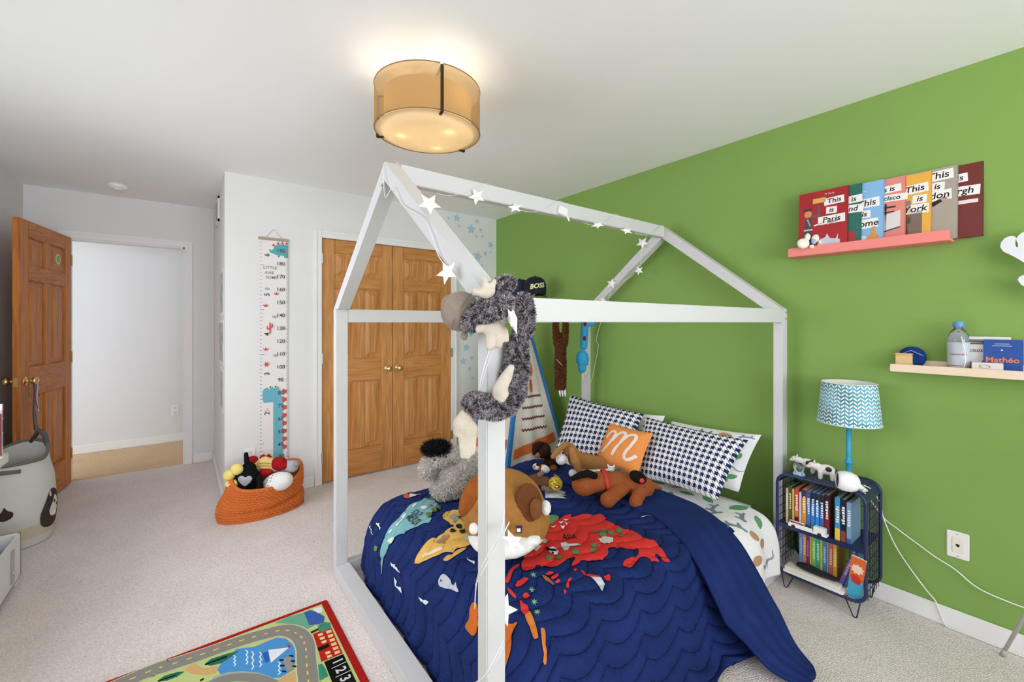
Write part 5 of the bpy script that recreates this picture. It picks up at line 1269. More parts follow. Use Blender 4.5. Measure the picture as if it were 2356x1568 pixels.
obj('zip', MB().tube([(X - .022, yy + .032, zs + .06), (X - .024, yy - .01, zs + .082), (X - .022, yy - .05, zs + .06)], .0018, 6), mat('zip_grey', '9AA4B4', .4), t, True)

# white lobed wooden ornament standing off the wall at the frame edge
Xo = XG - .055
def oz(pts): return [(lambda p: (p.y, p.z))(atX(px, py, Xo)) for px, py in pts]
WW = mat('ornament_white', 'E6E6EA', .6, var=(7, .4, 'DCDCE2'))
t = thing('wall_ornament', atX(2350, 640, XG), 'white lobed wooden wall ornament cut off at the right edge', 'wall decor')
out = [(2302, 569), (2304, 558), (2312, 549), (2322, 544), (2332, 543), (2338, 546), (2337, 556), (2336, 562), (2339, 569), (2343, 568), (2342, 560), (2338, 551), (2343, 543), (2352, 536), (2364, 530), (2385, 527), (2404, 532), (2412, 545), (2408, 562), (2420, 580), (2412, 604), (2396, 616), (2380, 614), (2356, 604), (2340, 594), (2322, 585), (2309, 579)]
o1 = obj('upper_lobe', MB().prism(oz(out), lambda y, z, h: (Xo - h, y, z), 0, .014), WW, t)
out = [(2342, 644), (2346, 637), (2354, 633), (2366, 634), (2385, 645), (2392, 660), (2380, 668), (2362, 662), (2350, 655)]
obj('lower_lobe', MB().prism(oz(out), lambda y, z, h: (Xo - h, y, z), 0, .014), WW, t)
pq = atX(2385, 600, XG)
obj('back_spine', MB().bevbox((Xo + .0, pq.y - .02, pq.z - .16), (Xo + .012, pq.y + .008, pq.z + .12), .002), WW, t)
for dz in (-.1, .06): obj('standoff', MB().tube([(Xo + .012, pq.y - .005, pq.z + dz), (XG, pq.y - .005, pq.z + dz)], .006, 8), STEEL, t, True)

# ================================================================== WIRE BOOKSHELF BESIDE THE BED
NX0, NX1, NY0, NY1, NZ0, NZ1 = 2.425, 2.665, .565, .925, .075, .572
NAV = mat('metal_navy', '1D2A55', .35, spec=.5); NAVD = mat('wire_navy', '141C38', .4)
ns = thing('wire_bookshelf', ((NX0 + NX1) / 2, (NY0 + NY1) / 2, 0), 'navy metal wire bookshelf with rounded corners beside the bed', 'shelf unit')
def rrect(y0, y1, z0, z1, r, n=6):
    pts = []
    for cy, cz, a0 in ((y1 - r, z1 - r, 0), (y0 + r, z1 - r, PI / 2), (y0 + r, z0 + r, PI), (y1 - r, z0 + r, 1.5 * PI)):
        for k in range(n + 1): a = a0 + PI / 2 * k / n; pts.append((cy + r * math.cos(a), cz + r * math.sin(a)))
    return pts
for x in (NX0, NX1): obj('frame_ring', MB().tube([(x, y, z) for y, z in rrect(NY0, NY1, NZ0, NZ1, .05)], .0075, 10, True), NAV, ns, True)
obj('top_panel', MB().bevbox((NX0, NY0 + .03, NZ1 - .004), (NX1, NY1 - .03, NZ1 + .002), .001), NAV, ns)
for sg, yc in ((1, NY1 - .05), (-1, NY0 + .05)): # curved shoulders of the sheet-metal top
    obj('top_shoulder', MB().grid(lambda u, v: (NX0 + (NX1 - NX0) * v, yc + sg * .049 * math.sin(PI / 2 * u), NZ1 - .05 + .049 * math.cos(PI / 2 * u)), 10, 1), NAV, ns, True)
ZSH = .322
obj('middle_shelf', MB().bevbox((NX0 + .004, NY0 + .002, ZSH - .004), (NX1 - .004, NY1 - .002, ZSH), .001), NAV, ns)
obj('shelf_edge', MB().bevbox((NX0 - .003, NY0 + .004, ZSH - .020), (NX0 + .003, NY1 - .004, ZSH), .001), NAV, ns)
for y in (NY0, NY1):
    for k in range(6): x = NX0 + (NX1 - NX0) * (k + 1) / 7; obj('side_wire', MB().tube([(x, y, NZ0 + .01), (x, y, NZ1 - .05)], .0016, 5), NAVD, ns, True)
    for k in range(9): z = NZ0 + .05 + k * .045; obj('side_wire', MB().tube([(NX0, y, z), (NX1, y, z)], .0016, 5), NAVD, ns, True)
for k in range(9): y = NY0 + .04 + k * .035; obj('bottom_wire', MB().tube([(NX0, y, NZ0), (NX1, y, NZ0)], .0016, 5), NAVD, ns, True)
for k in range(8): y = NY0 + .04 + k * .04; obj('back_wire', MB().tube([(NX1, y, NZ0), (NX1, y, NZ1)], .0016, 5), NAVD, ns, True)
for k in range(6): z = NZ0 + .06 + k * .075; obj('back_wire', MB().tube([(NX1, NY0, z), (NX1, NY1, z)], .0016, 5), NAVD, ns, True)
for x in (NX0, NX1):
    for y0, sg in ((NY0 + .05, -1), (NY1 - .05, 1)):
        obj('hairpin_leg', MB().tube([(x, y0 - sg * .025, NZ0), (x, y0 + sg * .004, .006), (x, y0 + sg * .012, .002), (x, y0 + sg * .018, .006), (x, y0 + sg * .03, NZ0)], .0028, 7), NAVD, ns, True)
# ---- books, spines to the room (-X); upper row from left (far) to right (near)
def spine_book(y1, th, H, z, col, col2, label, xo=0.0, dep=.14, lean=0.0, bands=(), group='books on the wire shelf'):
    x = NX0 + .012 + xo
    M = Matrix.Translation((x, y1, z)) @ Matrix.Rotation(lean, 4, 'X')
    t = thing('book', (x, y1 - th / 2, z), label, 'book', group)
    cm = mat('cover_' + col, col, .4)
    obj('spine', MB().bevbox((0, -th, 0), (.003, 0, H), .001, M), cm, t)
    for yy in (-th, -.0018): obj('cover_board', MB().box((.003, yy, 0), (dep, yy + .0018, H), M), cm, t)
    obj('pages', MB().box((.003, -th + .0018, .003), (dep - .004, -.0018, H - .003), M), PAGES, t)
    for (a, b, c) in bands:
        obj('spine_band', MB().box((-.0006, -th + .0008, a * H), (.0002, -.0008, b * H), M), mat('print_' + c, c, .5), t)
    # title block of short uneven glyph bars running up the spine
    rnd = random.Random(col + label); mb = MB(); v = .42
    while v < .82:
        hgt = rnd.uniform(.03, .055); mb.box((-.0010, -th * .82, v * H), (-.0004, -th * rnd.uniform(.18, .4), (v + hgt) * H), M); v += hgt + .018
    if col2:
        o = obj('spine_title', mb, mat('print_' + col2, col2, .5), t); o['kind'] = 'stuff'
    return t
U = [(.012, .178, 'C9A978', 'E8DCC0', 'first tan', ()), (.013, .190, '1E5A50', 'CFE0C8', 'dark green', ((0, .18, '16203E'),)), (.009, .182, 'D9B24A', None, 'thin mustard yellow', ()), (.017, .190, 'C8432C', 'F0E0D8', 'red and white', ((.0, .26, '1E2440'), (.26, .5, 'D9743C'))), (.010, .176, 'C9C9D4', None, 'thin pale grey', ()), (.018, .192, 'E0912F', 'F4E6CC', 'orange with navy top', ((.8, 1, '232B52'),)), (.016, .190, '3B78BC', 'E2E8F0', 'pale-titled mid blue', ((.8, 1, '4A4A88'),)), (.016, .190, '2E7EC8', 'F2F2F2', 'first blue, lime-footed', ((.72, 1, '16181E'), (0, .14, '8DB83A'))), (.016, .190, '2D86CE', 'F2F2F2', 'second blue with a lime foot', ((.74, 1, '16181E'), (0, .15, '93BC3E'))), (.017, .190, '3A62AE', 'ECECF4', 'purple-blue with black top', ((.7, 1, '1A1A20'), (0, .2, '5AA0DC'))), (.019, .196, '7A1E28', 'EFE6E6', 'black and dark red', ((.55, 1, '141418'), (0, .2, '1D4A80')))]
y = NY1 - .034
for th, H, c, c2, nm, bands in U:
    spine_book(y, th, H, ZSH + .0005, c, c2, nm + ' book in the upper row of the wire shelf', bands=bands); y -= th + .0022
y -= .020
for th, H, c, c2, nm, bands in [(.021, .196, '2F93C8', 'F2E8C8', 'bright sky blue and yellow', ((0, .28, 'E4C23C'),)), (.020, .196, '1A1A22', 'F0EDEC', 'black and rust', ((0, .25, '8E3E24'),)), (.018, .188, '7E9CC0', 'E6ECF4', 'last pale blue', ((0, .12, '3A5A90'),))]:
    spine_book(y, th, H, ZSH + .0005, c, c2, nm + ' book in the upper row of the wire shelf', bands=bands); y -= th + .0022
zl = NZ0 + .0095
Lr = [(.016, .205, '6C8CC8', '8FB2E2', 'periwinkle'), (.014, .203, 'D98432', 'F0C880', 'orange'), (.013, .200, '72307E', 'B070BC', 'purple'), (.008, .196, 'C8B24A', None, 'thin olive'), (.017, .198, '86B85A', 'C8E0A0', 'light green'), (.016, .198, '3FA98A', 'A8E0CC', 'mint green'), (.010, .196, 'B8C04A', None, 'thin lime'), (.014, .198, '4A86B8', 'B0D0E8', 'steel blue'), (.008, .196, '8A9AB8', None, 'thin grey-blue'), (.016, .200, 'C8664A', 'F0B8A0', 'brick red'), (.016, .200, 'D8A83C', 'F4DC98', 'amber')]
y = NY1 - .075
for th, H, c, c2, nm in Lr:
    spine_book(y, th, H, zl, c, c2, nm + ' book in the lower row of the wire shelf', xo=.055, dep=.13); y -= th + .0012
spine_book(NY0 + .118, .016, .205, zl, '6A4E9A', 'C8B8E0', 'purple book slumped at an angle in the lower row', xo=.02, lean=.30)
spine_book(NY0 + .098, .012, .200, zl, '3A6A9A', 'A8C8E0', 'blue book slumped next to the purple one', xo=.03, lean=.26)
# comic with its cover showing
Mc = Matrix.Translation((NX0 + .012, NY0 + .072, zl)) @ Matrix.Rotation(.12, 4, 'X') @ Matrix.Rotation(-.15, 4, 'Y')
t = thing('comic_book', Mc @ Vector((0, 0, 0)), 'orange and turquoise comic book propped facing out on the lower shelf', 'book')
obj('cover', MB().bevbox((0, -.055, 0), (.004, 0, .205), .001, Mc), mat('cover_E0662A', 'E0662A', .4), t)
obj('cover_panel', MB().box((-.0008, -.054, .002), (0, -.001, .095), Mc), mat('print_3FA8C8', '3FA8C8', .5), t)
obj('cover_burst', MB().prism([(-.027 + x, .15 + z) for x, z in star_pts(.026, .7, 9)], lambda y, z, h: Mc @ Vector((-h, y, z)), .0004, .0012), mat('print_F0D8C0', 'F0D8C0', .5), t)
obj('cover_figure', MB().prism([(-.04, .075), (-.012, .08), (-.008, .115), (-.03, .12), (-.046, .1)], lambda y, z, h: Mc @ Vector((-h, y, z)), .0010, .0018), mat('print_C8302A', 'C8302A', .5), t)
obj('pages', MB().box((.004, -.054, .002), (.016, -.001, .203), Mc), PAGES, t)
# papers and black pouch at the bottom front
t = thing('paper_stack', (NX0 + .06, .76, zl), 'stack of white drawing pads on the bottom wires', 'paper')
obj('lower_pad', MB().bevbox((NX0 - .012, .645, zl), (NX0 + .058, .895, zl + .014), .002), PAPER, t)
obj('upper_pad', MB().bevbox((NX0 - .008, .66, zl + .0145), (NX0 + .058, .89, zl + .030), .002, ), mat('paper_cream', 'E4DFD4', .8), t)
t = thing('black_pouch', (NX0 + .03, .76, zl + .03), 'flat black fabric pouch lying on the drawing pads', 'pouch')
blob('pouch_body', [('e', Vector((NX0 + .03, .76, zl + .042)), (.026, .095, .011), None), ('e', Vector((NX0 + .034, .80, zl + .046)), (.022, .05, .014), None)], mat('fabric_black', '17181C', .85, bump=(200, .3, .002)), t, .004)
obj('zip', MB().tube([(NX0 + .006, .84, zl + .047), (NX0 + .002, .76, zl + .046), (NX0 + .006, .68, zl + .042)], .0014, 5), mat('zip_dark', '2C2E34', .4), t, True)
# toy truck on the shelf edge
t = thing('toy_truck', (NX0 + .004, .80, ZSH), 'white building-brick toy truck parked before the upper books', 'toy')
TW = mat('brick_plastic_white', 'EFEDEA', .3); xt = NX0 - .008
obj('chassis', MB().bevbox((xt - .014, .705, ZSH + .006), (xt + .014, .868, ZSH + .016), .001), TW, t)
obj('cab', MB().bevbox((xt - .014, .712, ZSH + .016), (xt + .014, .760, ZSH + .042), .002), TW, t)
obj('bed_side', MB().bevbox((xt - .014, .765, ZSH + .016), (xt - .010, .866, ZSH + .026), .001), TW, t)
obj('roll_bar', MB().tube([(xt - .01, .80, ZSH + .02), (xt - .01, .80, ZSH + .036), (xt - .01, .86, ZSH + .036), (xt - .01, .86, ZSH + .02)], .0025, 6), TW, t, True)
obj('red_load', MB().ell((xt, .835, ZSH + .026), (.010, .018, .009)), mat('brick_red', 'C23A2C', .35), t, True)
obj('dark_load', MB().ell((xt, .795, ZSH + .023), (.009, .014, .007)), mat('brick_dark', '22242C', .35), t, True)
for yy in (.735, .845):
    for xx in (xt - .0155, xt + .0095):
        w = obj('wheel', MB().lathe([(.001, 0), (.008, 0), (.009, .001), (.009, .005), (.008, .006), (.001, .006)], 16, frame((xx, yy, ZSH + .009), (0, 1, 0), (0, 0, 1))), mat('tyre', '1C1C20', .6), t, True)
obj('headlamp', MB().ell((xt - .013, .709, ZSH + .024), (.003, .002, .003), None, 8, 6), mat('lamp_yellow', 'E8D8A0', .3), t, True)

# ---- on top of the bookshelf
ZT = NZ1 + .002
CER = mat('ceramic_cream', 'EDE6DE', .35); CBK = mat('ceramic_black', '26262C', .35)
cowc = Vector((2.495, .735, ZT))
cw = thing('cow_figurine', cowc, 'cream ceramic cow figurine with one black flank patch', 'figurine')
def cow(t, c, s, yaw, patch=True):
    Rz = Matrix.Rotation(yaw, 3, 'Z')
    def q(x, y, z): return c + Rz @ (Vector((x, y, z)) * s)
    def e(x, y, z, a, b, cc): return ('e', q(x, y, z), (a * s, b * s, cc * s), Rz)
    blob('body', [e(0, 0, .047, .036, .022, .024), e(.034, 0, .055, .02, .016, .018), e(.052, 0, .060, .017, .014, .014), e(.066, 0, .052, .010, .010, .008)] + [('c', q(x, y, .036), .0105 * s, q(x, y, .009), .0095 * s) for x in (-.024, .022) for y in (-.012, .012)] + [('c', q(.046, y, .070), .005 * s, q(.042, y * 1.7, .080), .003 * s) for y in (-.01, .01)], CER, t, .0028, 4)
    if patch: blob('patch', [e(-.008, .0195, .054, .014, .005, .012)], CBK, t, .0022, 3)
    blob('muzzle', [e(.072, 0, .049, .006, .0085, .006)], mat('ceramic_pink', 'D8A898', .4), t, .002, 3)
    for y in (-.008, .008): obj('eye', MB().ell(q(.062, y * 1.3, .063), .0016 * s, None, 8, 6), BEAD, t, True)
    obj('tail', MB().tube([q(-.036, 0, .055), q(-.043, 0, .045), q(-.043, 0, .03)], .002 * s, 6), CBK, t, True)
cow(cw, cowc, 1.05, PI / 2 + .35)
cw2 = thing('cow_figurine', (2.535, .835, ZT), 'cream ceramic cow figurine standing behind the snow globe', 'figurine')
cow(cw2, Vector((2.54, .83, ZT)), 1.0, PI / 2 + .2)
blob('saddle_patch', [('e', Vector((2.53, .802, ZT + .062)), (.012, .014, .01), None)], CBK, cw2, .0025, 3)
sg = thing('snow_globe', (2.468, .842, ZT), 'little snow globe on a painted blue and white base', 'snow globe')
Ms = Matrix.Translation((2.468, .842, ZT))
obj('base', MB().lathe([(.001, 0), (.027, 0), (.027, .006), (.023, .012), (.021, .018), (.001, .018)], 24, Ms), mat('base_painted', 'DCE8EC', .4, var=(90, 1.0, '4A90B8')), sg, True)
obj('globe', MB().lathe([(.016, .017), (.022, .026), (.0245, .038), (.022, .05), (.014, .059), (.001, .062)], 24, Ms, cap=False), mat('globe_glass', 'F4F8FA', .03, trans=.97), sg, True)
blob('inner_figure', [('e', Vector((2.468, .842, ZT + .034)), (.008, .008, .013), None), ('e', Vector((2.468, .846, ZT + .048)), (.006, .006, .006), None)], mat('figure_green', '5A7A66', .5), sg, .002, 3)
# table lamp
lx, ly = 2.553, .660
tl = thing('table_lamp', (lx, ly, ZT), 'turquoise table lamp with a pale blue patterned drum shade', 'table lamp')
TQ = mat('paint_turquoise', '2F9CC2', .4); Mt = Matrix.Translation((lx, ly, ZT))
obj('base', MB().lathe([(.001, 0), (.045, 0), (.045, .006), (.02, .012), (.013, .02)], 28, Mt), TQ, tl, True)
obj('stem', MB().lathe([(.013, .016), (.011, .05), (.011, .085), (.017, .09), (.019, .095), (.017, .10), (.0105, .104), (.0105, .12), (.0105, .30)], 20, Mt), TQ, tl, True)
def shade_mat():
    m = mat('shade_knit_print', 'CFE4E8', .85); nt = m.node_tree; b = nt.nodes['Principled BSDF']; L = nt.links.new
    uv = N(m, 'ShaderNodeUVMap'); sp = N(m, 'ShaderNodeSeparateXYZ'); L(uv.outputs[0], sp.inputs[0])
    fx = math_node(m, 'FRACT', sp.outputs[0]); tri = math_node(m, 'ABSOLUTE', math_node(m, 'SUBTRACT', fx, .5))
    vv = math_node(m, 'FRACT', math_node(m, 'ADD', sp.outputs[1], math_node(m, 'MULTIPLY', tri, 1.6)))
    st = math_node(m, 'GREATER_THAN', vv, .52)
    edge = math_node(m, 'LESS_THAN', math_node(m, 'ABSOLUTE', math_node(m, 'SUBTRACT', tri, .25)), .2)
    f = math_node(m, 'MULTIPLY', st, edge)
    n = N(m, 'ShaderNodeTexNoise'); n.inputs['Scale'].default_value = .22; L(uv.outputs[0], n.inputs['Vector'])
    r = N(m, 'ShaderNodeValToRGB'); r.color_ramp.elements[0].position = .4; r.color_ramp.elements[0].color = (*hx('3F7E86'), 1); r.color_ramp.elements[1].position = .6; r.color_ramp.elements[1].color = (*hx('6FB6CC'), 1); L(n.outputs[0], r.inputs[0])
    mx = N(m, 'ShaderNodeMix'); mx.data_type = 'RGBA'; mx.inputs[7].default_value = (*hx('E8F0EE'), 1)
    L(r.outputs[0], mx.inputs[6]); L(f, mx.inputs[0]); L(mx.outputs[2], b.inputs['Base Color'])
    return m
z0, z1 = ZT + .285, ZT + .478
obj('lamp_shade', MB().grid(lambda u, v: (lx + (.126 - .018 * v) * math.cos(2 * PI * u), ly + (.126 - .018 * v) * math.sin(2 * PI * u), z0 + (z1 - z0) * v), 48, 6, (24, 11)), shade_mat(), tl, True)
obj('shade_lining', MB().lathe([(.124, z0 + .001), (.106, z1 - .001)], 48, Matrix.Translation((lx, ly, 0)), cap=False), mat('shade_lining', 'F2EFE8', .8), tl, True)
for z, r in ((z0, .126), (z1, .108)): obj('shade_ring', MB().tube([(lx + r * math.cos(2 * PI * k / 40), ly + r * math.sin(2 * PI * k / 40), z) for k in range(40)], .002, 6, True), mat('shade_ring', 'D8E4E4', .7), tl, True)
# white round pot lying on its side, with loop handle
pc = V(1948, 1098, 1.965); pc.z = ZT + .042
ax = (RIGHT * -1 + UP * .08 + VIEW * .5).normalized(); Mp = frame(pc, ax.orthogonal(), ax.cross(ax.orthogonal()))
wp = thing('white_pot', (pc.x, pc.y, ZT), 'glossy white ceramic pot lying on its side atop the bookshelf', 'pot')
GLZ = mat('glaze_white', 'F2F2F3', .12)
obj('pot_body', MB().lathe([(.020, -.046), (.036, -.036), (.044, -.015), (.045, .008), (.040, .028), (.034, .036), (.0315, .036), (.037, .026), (.041, .006), (.040, -.014), (.032, -.033), (.001, -.04)], 32, Mp, cap=False), GLZ, wp, True)
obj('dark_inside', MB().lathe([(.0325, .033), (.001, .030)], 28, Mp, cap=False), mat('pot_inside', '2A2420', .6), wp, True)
obj('fold_band', MB().tube([pc + RIGHT * .01 - VIEW * .042 + UP * .01, pc + RIGHT * .03 - VIEW * .038 - UP * .01, pc + RIGHT * .05 - VIEW * .02 - UP * .03], [.008, .012, .006], 10), GLZ, wp, True)
obj('loop_handle', MB().tube([pc + RIGHT * .035 - UP * .008, pc + RIGHT * .06 - UP * .022 - VIEW * .012, pc + RIGHT * .078 - UP * .036 - VIEW * .014, pc + RIGHT * .070 - UP * .042 - VIEW * .004, pc + RIGHT * .045 - UP * .032, pc + RIGHT * .03 - UP * .02], [.006, .007, .007, .007, .006, .006], 8), GLZ, wp, True)
# cables from the shelf top to the floor and along the wall
CBL = mat('cable_white', 'F0F2EA', .5)
def cable(pts, label, r=.0028):
    P = [(min(p[0], XG - .02), p[1], max(p[2], .004)) for p in smooth_path([tuple(p) for p in pts], 8)]; tag(obj('power_cable', MB().tube(P, r, 7), CBL, None, True), label, 'cable')
cable([V(1985, 1128, 1.93), atX(2003, 1150, 2.60), atX(2030, 1186, 2.672), atX(2066, 1216, 2.674), atX(2105, 1245, 2.674), atX(2150, 1278, 2.674), atX(2197, 1308, 2.674), atX(2240, 1344, 2.674), atX(2280, 1366, 2.674), atX(2356, 1396, 2.674), atX(2420, 1415, 2.674)], 'white cable sagging across the green wall below the phone jack')
cable([V(1988, 1116, 1.95), atX(2008, 1128, 2.62), atX(2026, 1160, 2.666), atX(2031, 1186, 2.668), atX(2046, 1225, 2.668), atX(2066, 1265, 2.668), atX(2098, 1312, 2.668), atX(2130, 1355, 2.668), atX(2150, 1378, 2.666), atz(2185, 1418, .006), atz(2214, 1440, .005), atz(2245, 1460, .005), atz(2300, 1480, .005), atz(2356, 1501, .005), atz(2400, 1516, .005)], 'white cable running down to the carpet along the baseboard')
# slim pale metal stool, only one foot of which reaches into the picture
f0 = atz(2306, 1508, 0); hub = Vector((2.38, -.095, .95))
t = thing('metal_stool', (hub.x, hub.y, 0), 'slim pale metal stool leg slanting in at the lower right corner', 'stool')
MP = mat('metal_pale', 'D6D6D4', .35, metal=.3)
for k in range(3):
    b0 = hub + Matrix.Rotation(2 * PI * k / 3, 3, 'Z') @ (f0 - hub); b0.z = .004
    lg = obj('leg', MB().tube([b0, hub + (b0 - hub) * .08], .0065, 10), MP, t, True)
    obj('foot_cap', MB().tube([b0 - Vector((0, 0, .002)), b0 + (hub - b0) * .03], .0085, 10), mat('rubber_grey', 'B8B4AE', .7), lg, True)
obj('seat', MB().lathe([(.001, .935), (.13, .935), (.14, .942), (.14, .957), (.13, .965), (.001, .965)], 32, Matrix.Translation((hub.x, hub.y, 0))), MP, t, True)
# ================================================================== STAR STRING LIGHTS ON THE BED FRAME
STAR = mat('star_paper_white', 'F2F2F0', .7, spec=.3); CORD = mat('cord_clear_white', 'DCDCDA', .4)
sl_ = thing('string_lights', (1.6, YM, ZA), 'string of white folded paper stars wound along the bed roof', 'string lights')
def cord(pts, r=.0016):
    obj('cord', MB().tube(smooth_path([tuple(p) for p in pts], 6), r, 6), CORD, sl_, True)
def star3(p, r, face, rot, depth=.30):
    face = Vector(face).normalized(); M = frame(p, face.orthogonal(), face.cross(face.orthogonal())) @ Matrix.Rotation(rot, 4, 'Z')
    mb = MB(); pts = star_pts(r, .45)
    mb.v = [M @ Vector((x, y, 0)) for x, y in pts] + [M @ Vector((0, 0, r * depth)), M @ Vector((0, 0, -r * depth))]
    for k in range(10): mb.f += [(k, (k + 1) % 10, 10), ((k + 1) % 10, k, 11)]
    return obj('star', mb, STAR, sl_)
tocam = lambda p: (Vector((0, 0, EYE)) - p).normalized()
yr = YM - .03
for px, py, r, rot, tilt in ((1097, 452, 20, .4, (0, 0, .1)), (1185, 477, 18, 1.0, (0, 0, .9)), (1375, 517, 16, .3, (0, 0, 1.2)), (1442, 530, 15, .9, (.4, 0, .8))):
    p = atY(px, py, yr - .02); d = p.x * SN + p.y * CS; star3(p, Rp(r, d), tocam(p) + Vector(tilt), rot)
for px, py, r, rot in ((1478, 558, 15, .2), (1470, 622, 11, 1.1), (1407, 652, 12, .5), (1387, 690, 8, .9)):
    p = atX(px, py, BX1 - PW - .03); d = p.x * SN + p.y * CS; star3(p, Rp(r, d), tocam(p) + Vector((random.uniform(-.5, .5), 0, random.uniform(-.2, .6))), rot)
p = atX(988, 468, BX0 - .02); star3(p, Rp(28, p.x * SN + p.y * CS), tocam(p) + Vector((.2, 0, .5)), .5)
p = atX(1028, 626, BX0 - .03); star3(p, Rp(30, p.x * SN + p.y * CS), tocam(p) + Vector((-.9, .2, .4)), 1.3)
star3(V(1180, 735, 1.05), Rp(36, 1.05), tocam(V(1180, 735, 1.05)) + Vector((1.4, -.2, .3)), .8)
star3(V(1180, 1242, 1.06), Rp(32, 1.06), tocam(V(1180, 1242, 1.06)) + Vector((.9, 0, .9)), .3)
star3(V(1158, 1402, 1.24), Rp(34, 1.24), tocam(V(1158, 1402, 1.24)), .55)
pb = atY(1294, 486, yr - .005); bx_ = obj('battery_box', MB().bevbox((-.03, -.012, -.022), (.03, .012, .022), .004, Matrix.Translation(pb) @ Matrix.Rotation(.2, 4, 'Y')), WPLAS, sl_)
obj('switch', MB().tube([pb + Vector((.02, -.012, -.02)), pb + Vector((.03, -.02, -.05))], .005, 8), WPLAS, bx_, True)
ridge = []
for k in range(27):
    f = k / 26; x = BX0 + .05 + (BX1 - BX0 - .1) * f; a = f * 8 * PI
    ridge.append((x, YM + .030 * math.sin(a), ZA - .04 + .046 * math.cos(a)))
cord(ridge)
cord([(BX0 - .004, YM, ZA - .01), (BX0 - .02, YM - .06, ZA - .16)] + [tuple(atX(px, py, BX0 - .008)) for px, py in ((905, 430), (925, 470), (972, 500), (992, 540), (1010, 590), (1040, 630))])
cord([tuple(atX(px, py, BX1 - PW - .015)) for px, py in ((1480, 515), (1488, 540), (1478, 560), (1475, 600), (1460, 630), (1412, 660), (1400, 690), (1383, 740), (1372, 780), (1376, 800), (1360, 880))])
cord([V(1138, 800, 1.10), V(1118, 850, 1.10), V(1103, 915, 1.09)]); cord([V(1128, 800, 1.09), V(1112, 850, 1.09), V(1100, 910, 1.09)])
cord([V(1160, 1165, 1.10), V(1158, 1200, 1.085), V(1150, 1230, 1.075), V(1120, 1280, 1.07), V(1098, 1330, 1.09), V(1092, 1400, 1.13)]); cord([V(1172, 1200, 1.08), V(1140, 1262, 1.066), V(1112, 1310, 1.07), V(1094, 1345, 1.10)])
cord([V(1160, 1470, 1.10), V(1140, 1510, 1.07), V(1116, 1552, 1.06), V(1090, 1572, 1.08)]); cord([V(1160, 1482, 1.09), V(1145, 1515, 1.068), V(1118, 1560, 1.06)])

# ================================================================== GROWTH CHART
gx0, gx1, gz1, gz0 = .463, .664, 1.985, .22
gc = thing('growth_chart', ((gx0 + gx1) / 2, YC, gz0), 'white dinosaur height chart banner hanging beside the closet', 'height chart')
CLOTH = mat('chart_cloth', 'E9E4E2', .85)
def GF(x, z, h): return (gx0 + x, YC - .006 - h, z)
GW = gx1 - gx0
ban = obj('banner', MB().grid(lambda u, v: (gx0 + GW * u, YC - .006 - .003 * math.sin(v * 9), gz0 + (gz1 - gz0) * v), 4, 40), CLOTH, gc)
bar_ = obj('hanging_bar', MB().bevbox((gx0 - .004, YC - .014, gz1 - .008), (gx1 + .004, YC - .001, gz1 + .014), .002), mat('wood_greige', 'A89686', .6), gc)
obj('hanging_cord', MB().tube([(gx0 + .045, YC - .008, gz1 + .014), (gx0 + GW / 2, YC - .004, gz1 + .082), (gx1 - .045, YC - .008, gz1 + .014)], .0012, 5), mat('cord_grey', '9A948C', .8), gc)
tk = MB()
for c in range(30, 198):
    z = gz0 + (c - 23.5) * .0101; L = .017 if c % 10 == 0 else .010
    tk.box((gx1 - L - .002, YC - .0115, z - .0011), (gx1 - .002, YC - .0095, z + .0011))
for k in range(0, 62):
    z = gz0 + .02 + k * .0286; tk.box((gx0 + .006, YC - .0115, z - .0013), (gx0 + (.034 if k % 12 == 6 else .018), YC - .0095, z + .0013))
tko = obj('tick_marks', tk, mat('print_tick', '77706C', .8), ban); tko['kind'] = 'stuff'
def gtext(s, x, z, size, col='3C3A3C', rot=0.0):
    M = Matrix.Translation((gx0 + x, YC - .0112, z)) @ Matrix.Rotation(PI / 2, 4, 'X') @ Matrix.Rotation(rot, 4, 'Z')
    o = obj('lettering', text_mb(s, size, M, bold=.0004), mat('print_' + col, col, .8), ban)
for c in range(40, 200, 10): gtext(str(c), .148, gz0 + (c - 23.5) * .0101, .040)
gtext('30', .152, gz0 + 6.5 * .0101 + .008, .040)
for k, f in enumerate((6, 5, 4, 3, 2)): gtext(str(f), .055, 1.862 - k * .305, .050, rot=PI / 2)
gtext('LITTLE', .075, 1.765, .032, '8A9488'); gtext('AWE', .07, 1.725, .030, '8A9488'); gtext('SOME', .085, 1.69, .032, '8A9488')
def gpoly(nm, pts, col, h=.0005, par=None):
    return obj(nm, MB().prism([(x, z) for x, z in pts], lambda x, z, q: (gx0 + x, YC - .0095 - q, z), h, h + .0006), mat('print_' + col, col, .8), par or ban)
# small dinosaur at the top, tall one at the bottom
d1_ = gpoly('dinosaur_print', [(.065, 1.905), (.075, 1.885), (.105, 1.872), (.125, 1.868), (.128, 1.850), (.14, 1.852), (.142, 1.866), (.17, 1.866), (.172, 1.850), (.2, 1.850), (.2, 1.948), (.165, 1.955), (.13, 1.950), (.105, 1.938), (.098, 1.915), (.085, 1.898), (.075, 1.908)], '5AA3AC')
for x, z in ((.098, 1.940), (.13, 1.956), (.16, 1.960), (.19, 1.960)): gpoly('spike_print', [(x - .012, z - .004), (x, z + .016), (x + .012, z - .004)], 'C24A44', .0005, ban)
d2_ = gpoly('dinosaur_print', [(.02, .785), (.03, .83), (.06, .842), (.07, .825), (.085, .842), (.13, .842), (.150, .80), (.150, .74), (.10, .725), (.03, .725)], '6AAFC0', .0003)
gpoly('neck_print', [(.096, .22), (.165, .22), (.165, .77), (.096, .73)], '6AAFC0', .0002)
for k in range(8): z = .80 - k * .062; gpoly('spike_print', [(.16, z - .026), (.19, z - .012), (.192, z + .008), (.16, z + .022)], 'CE4E46', .0008)
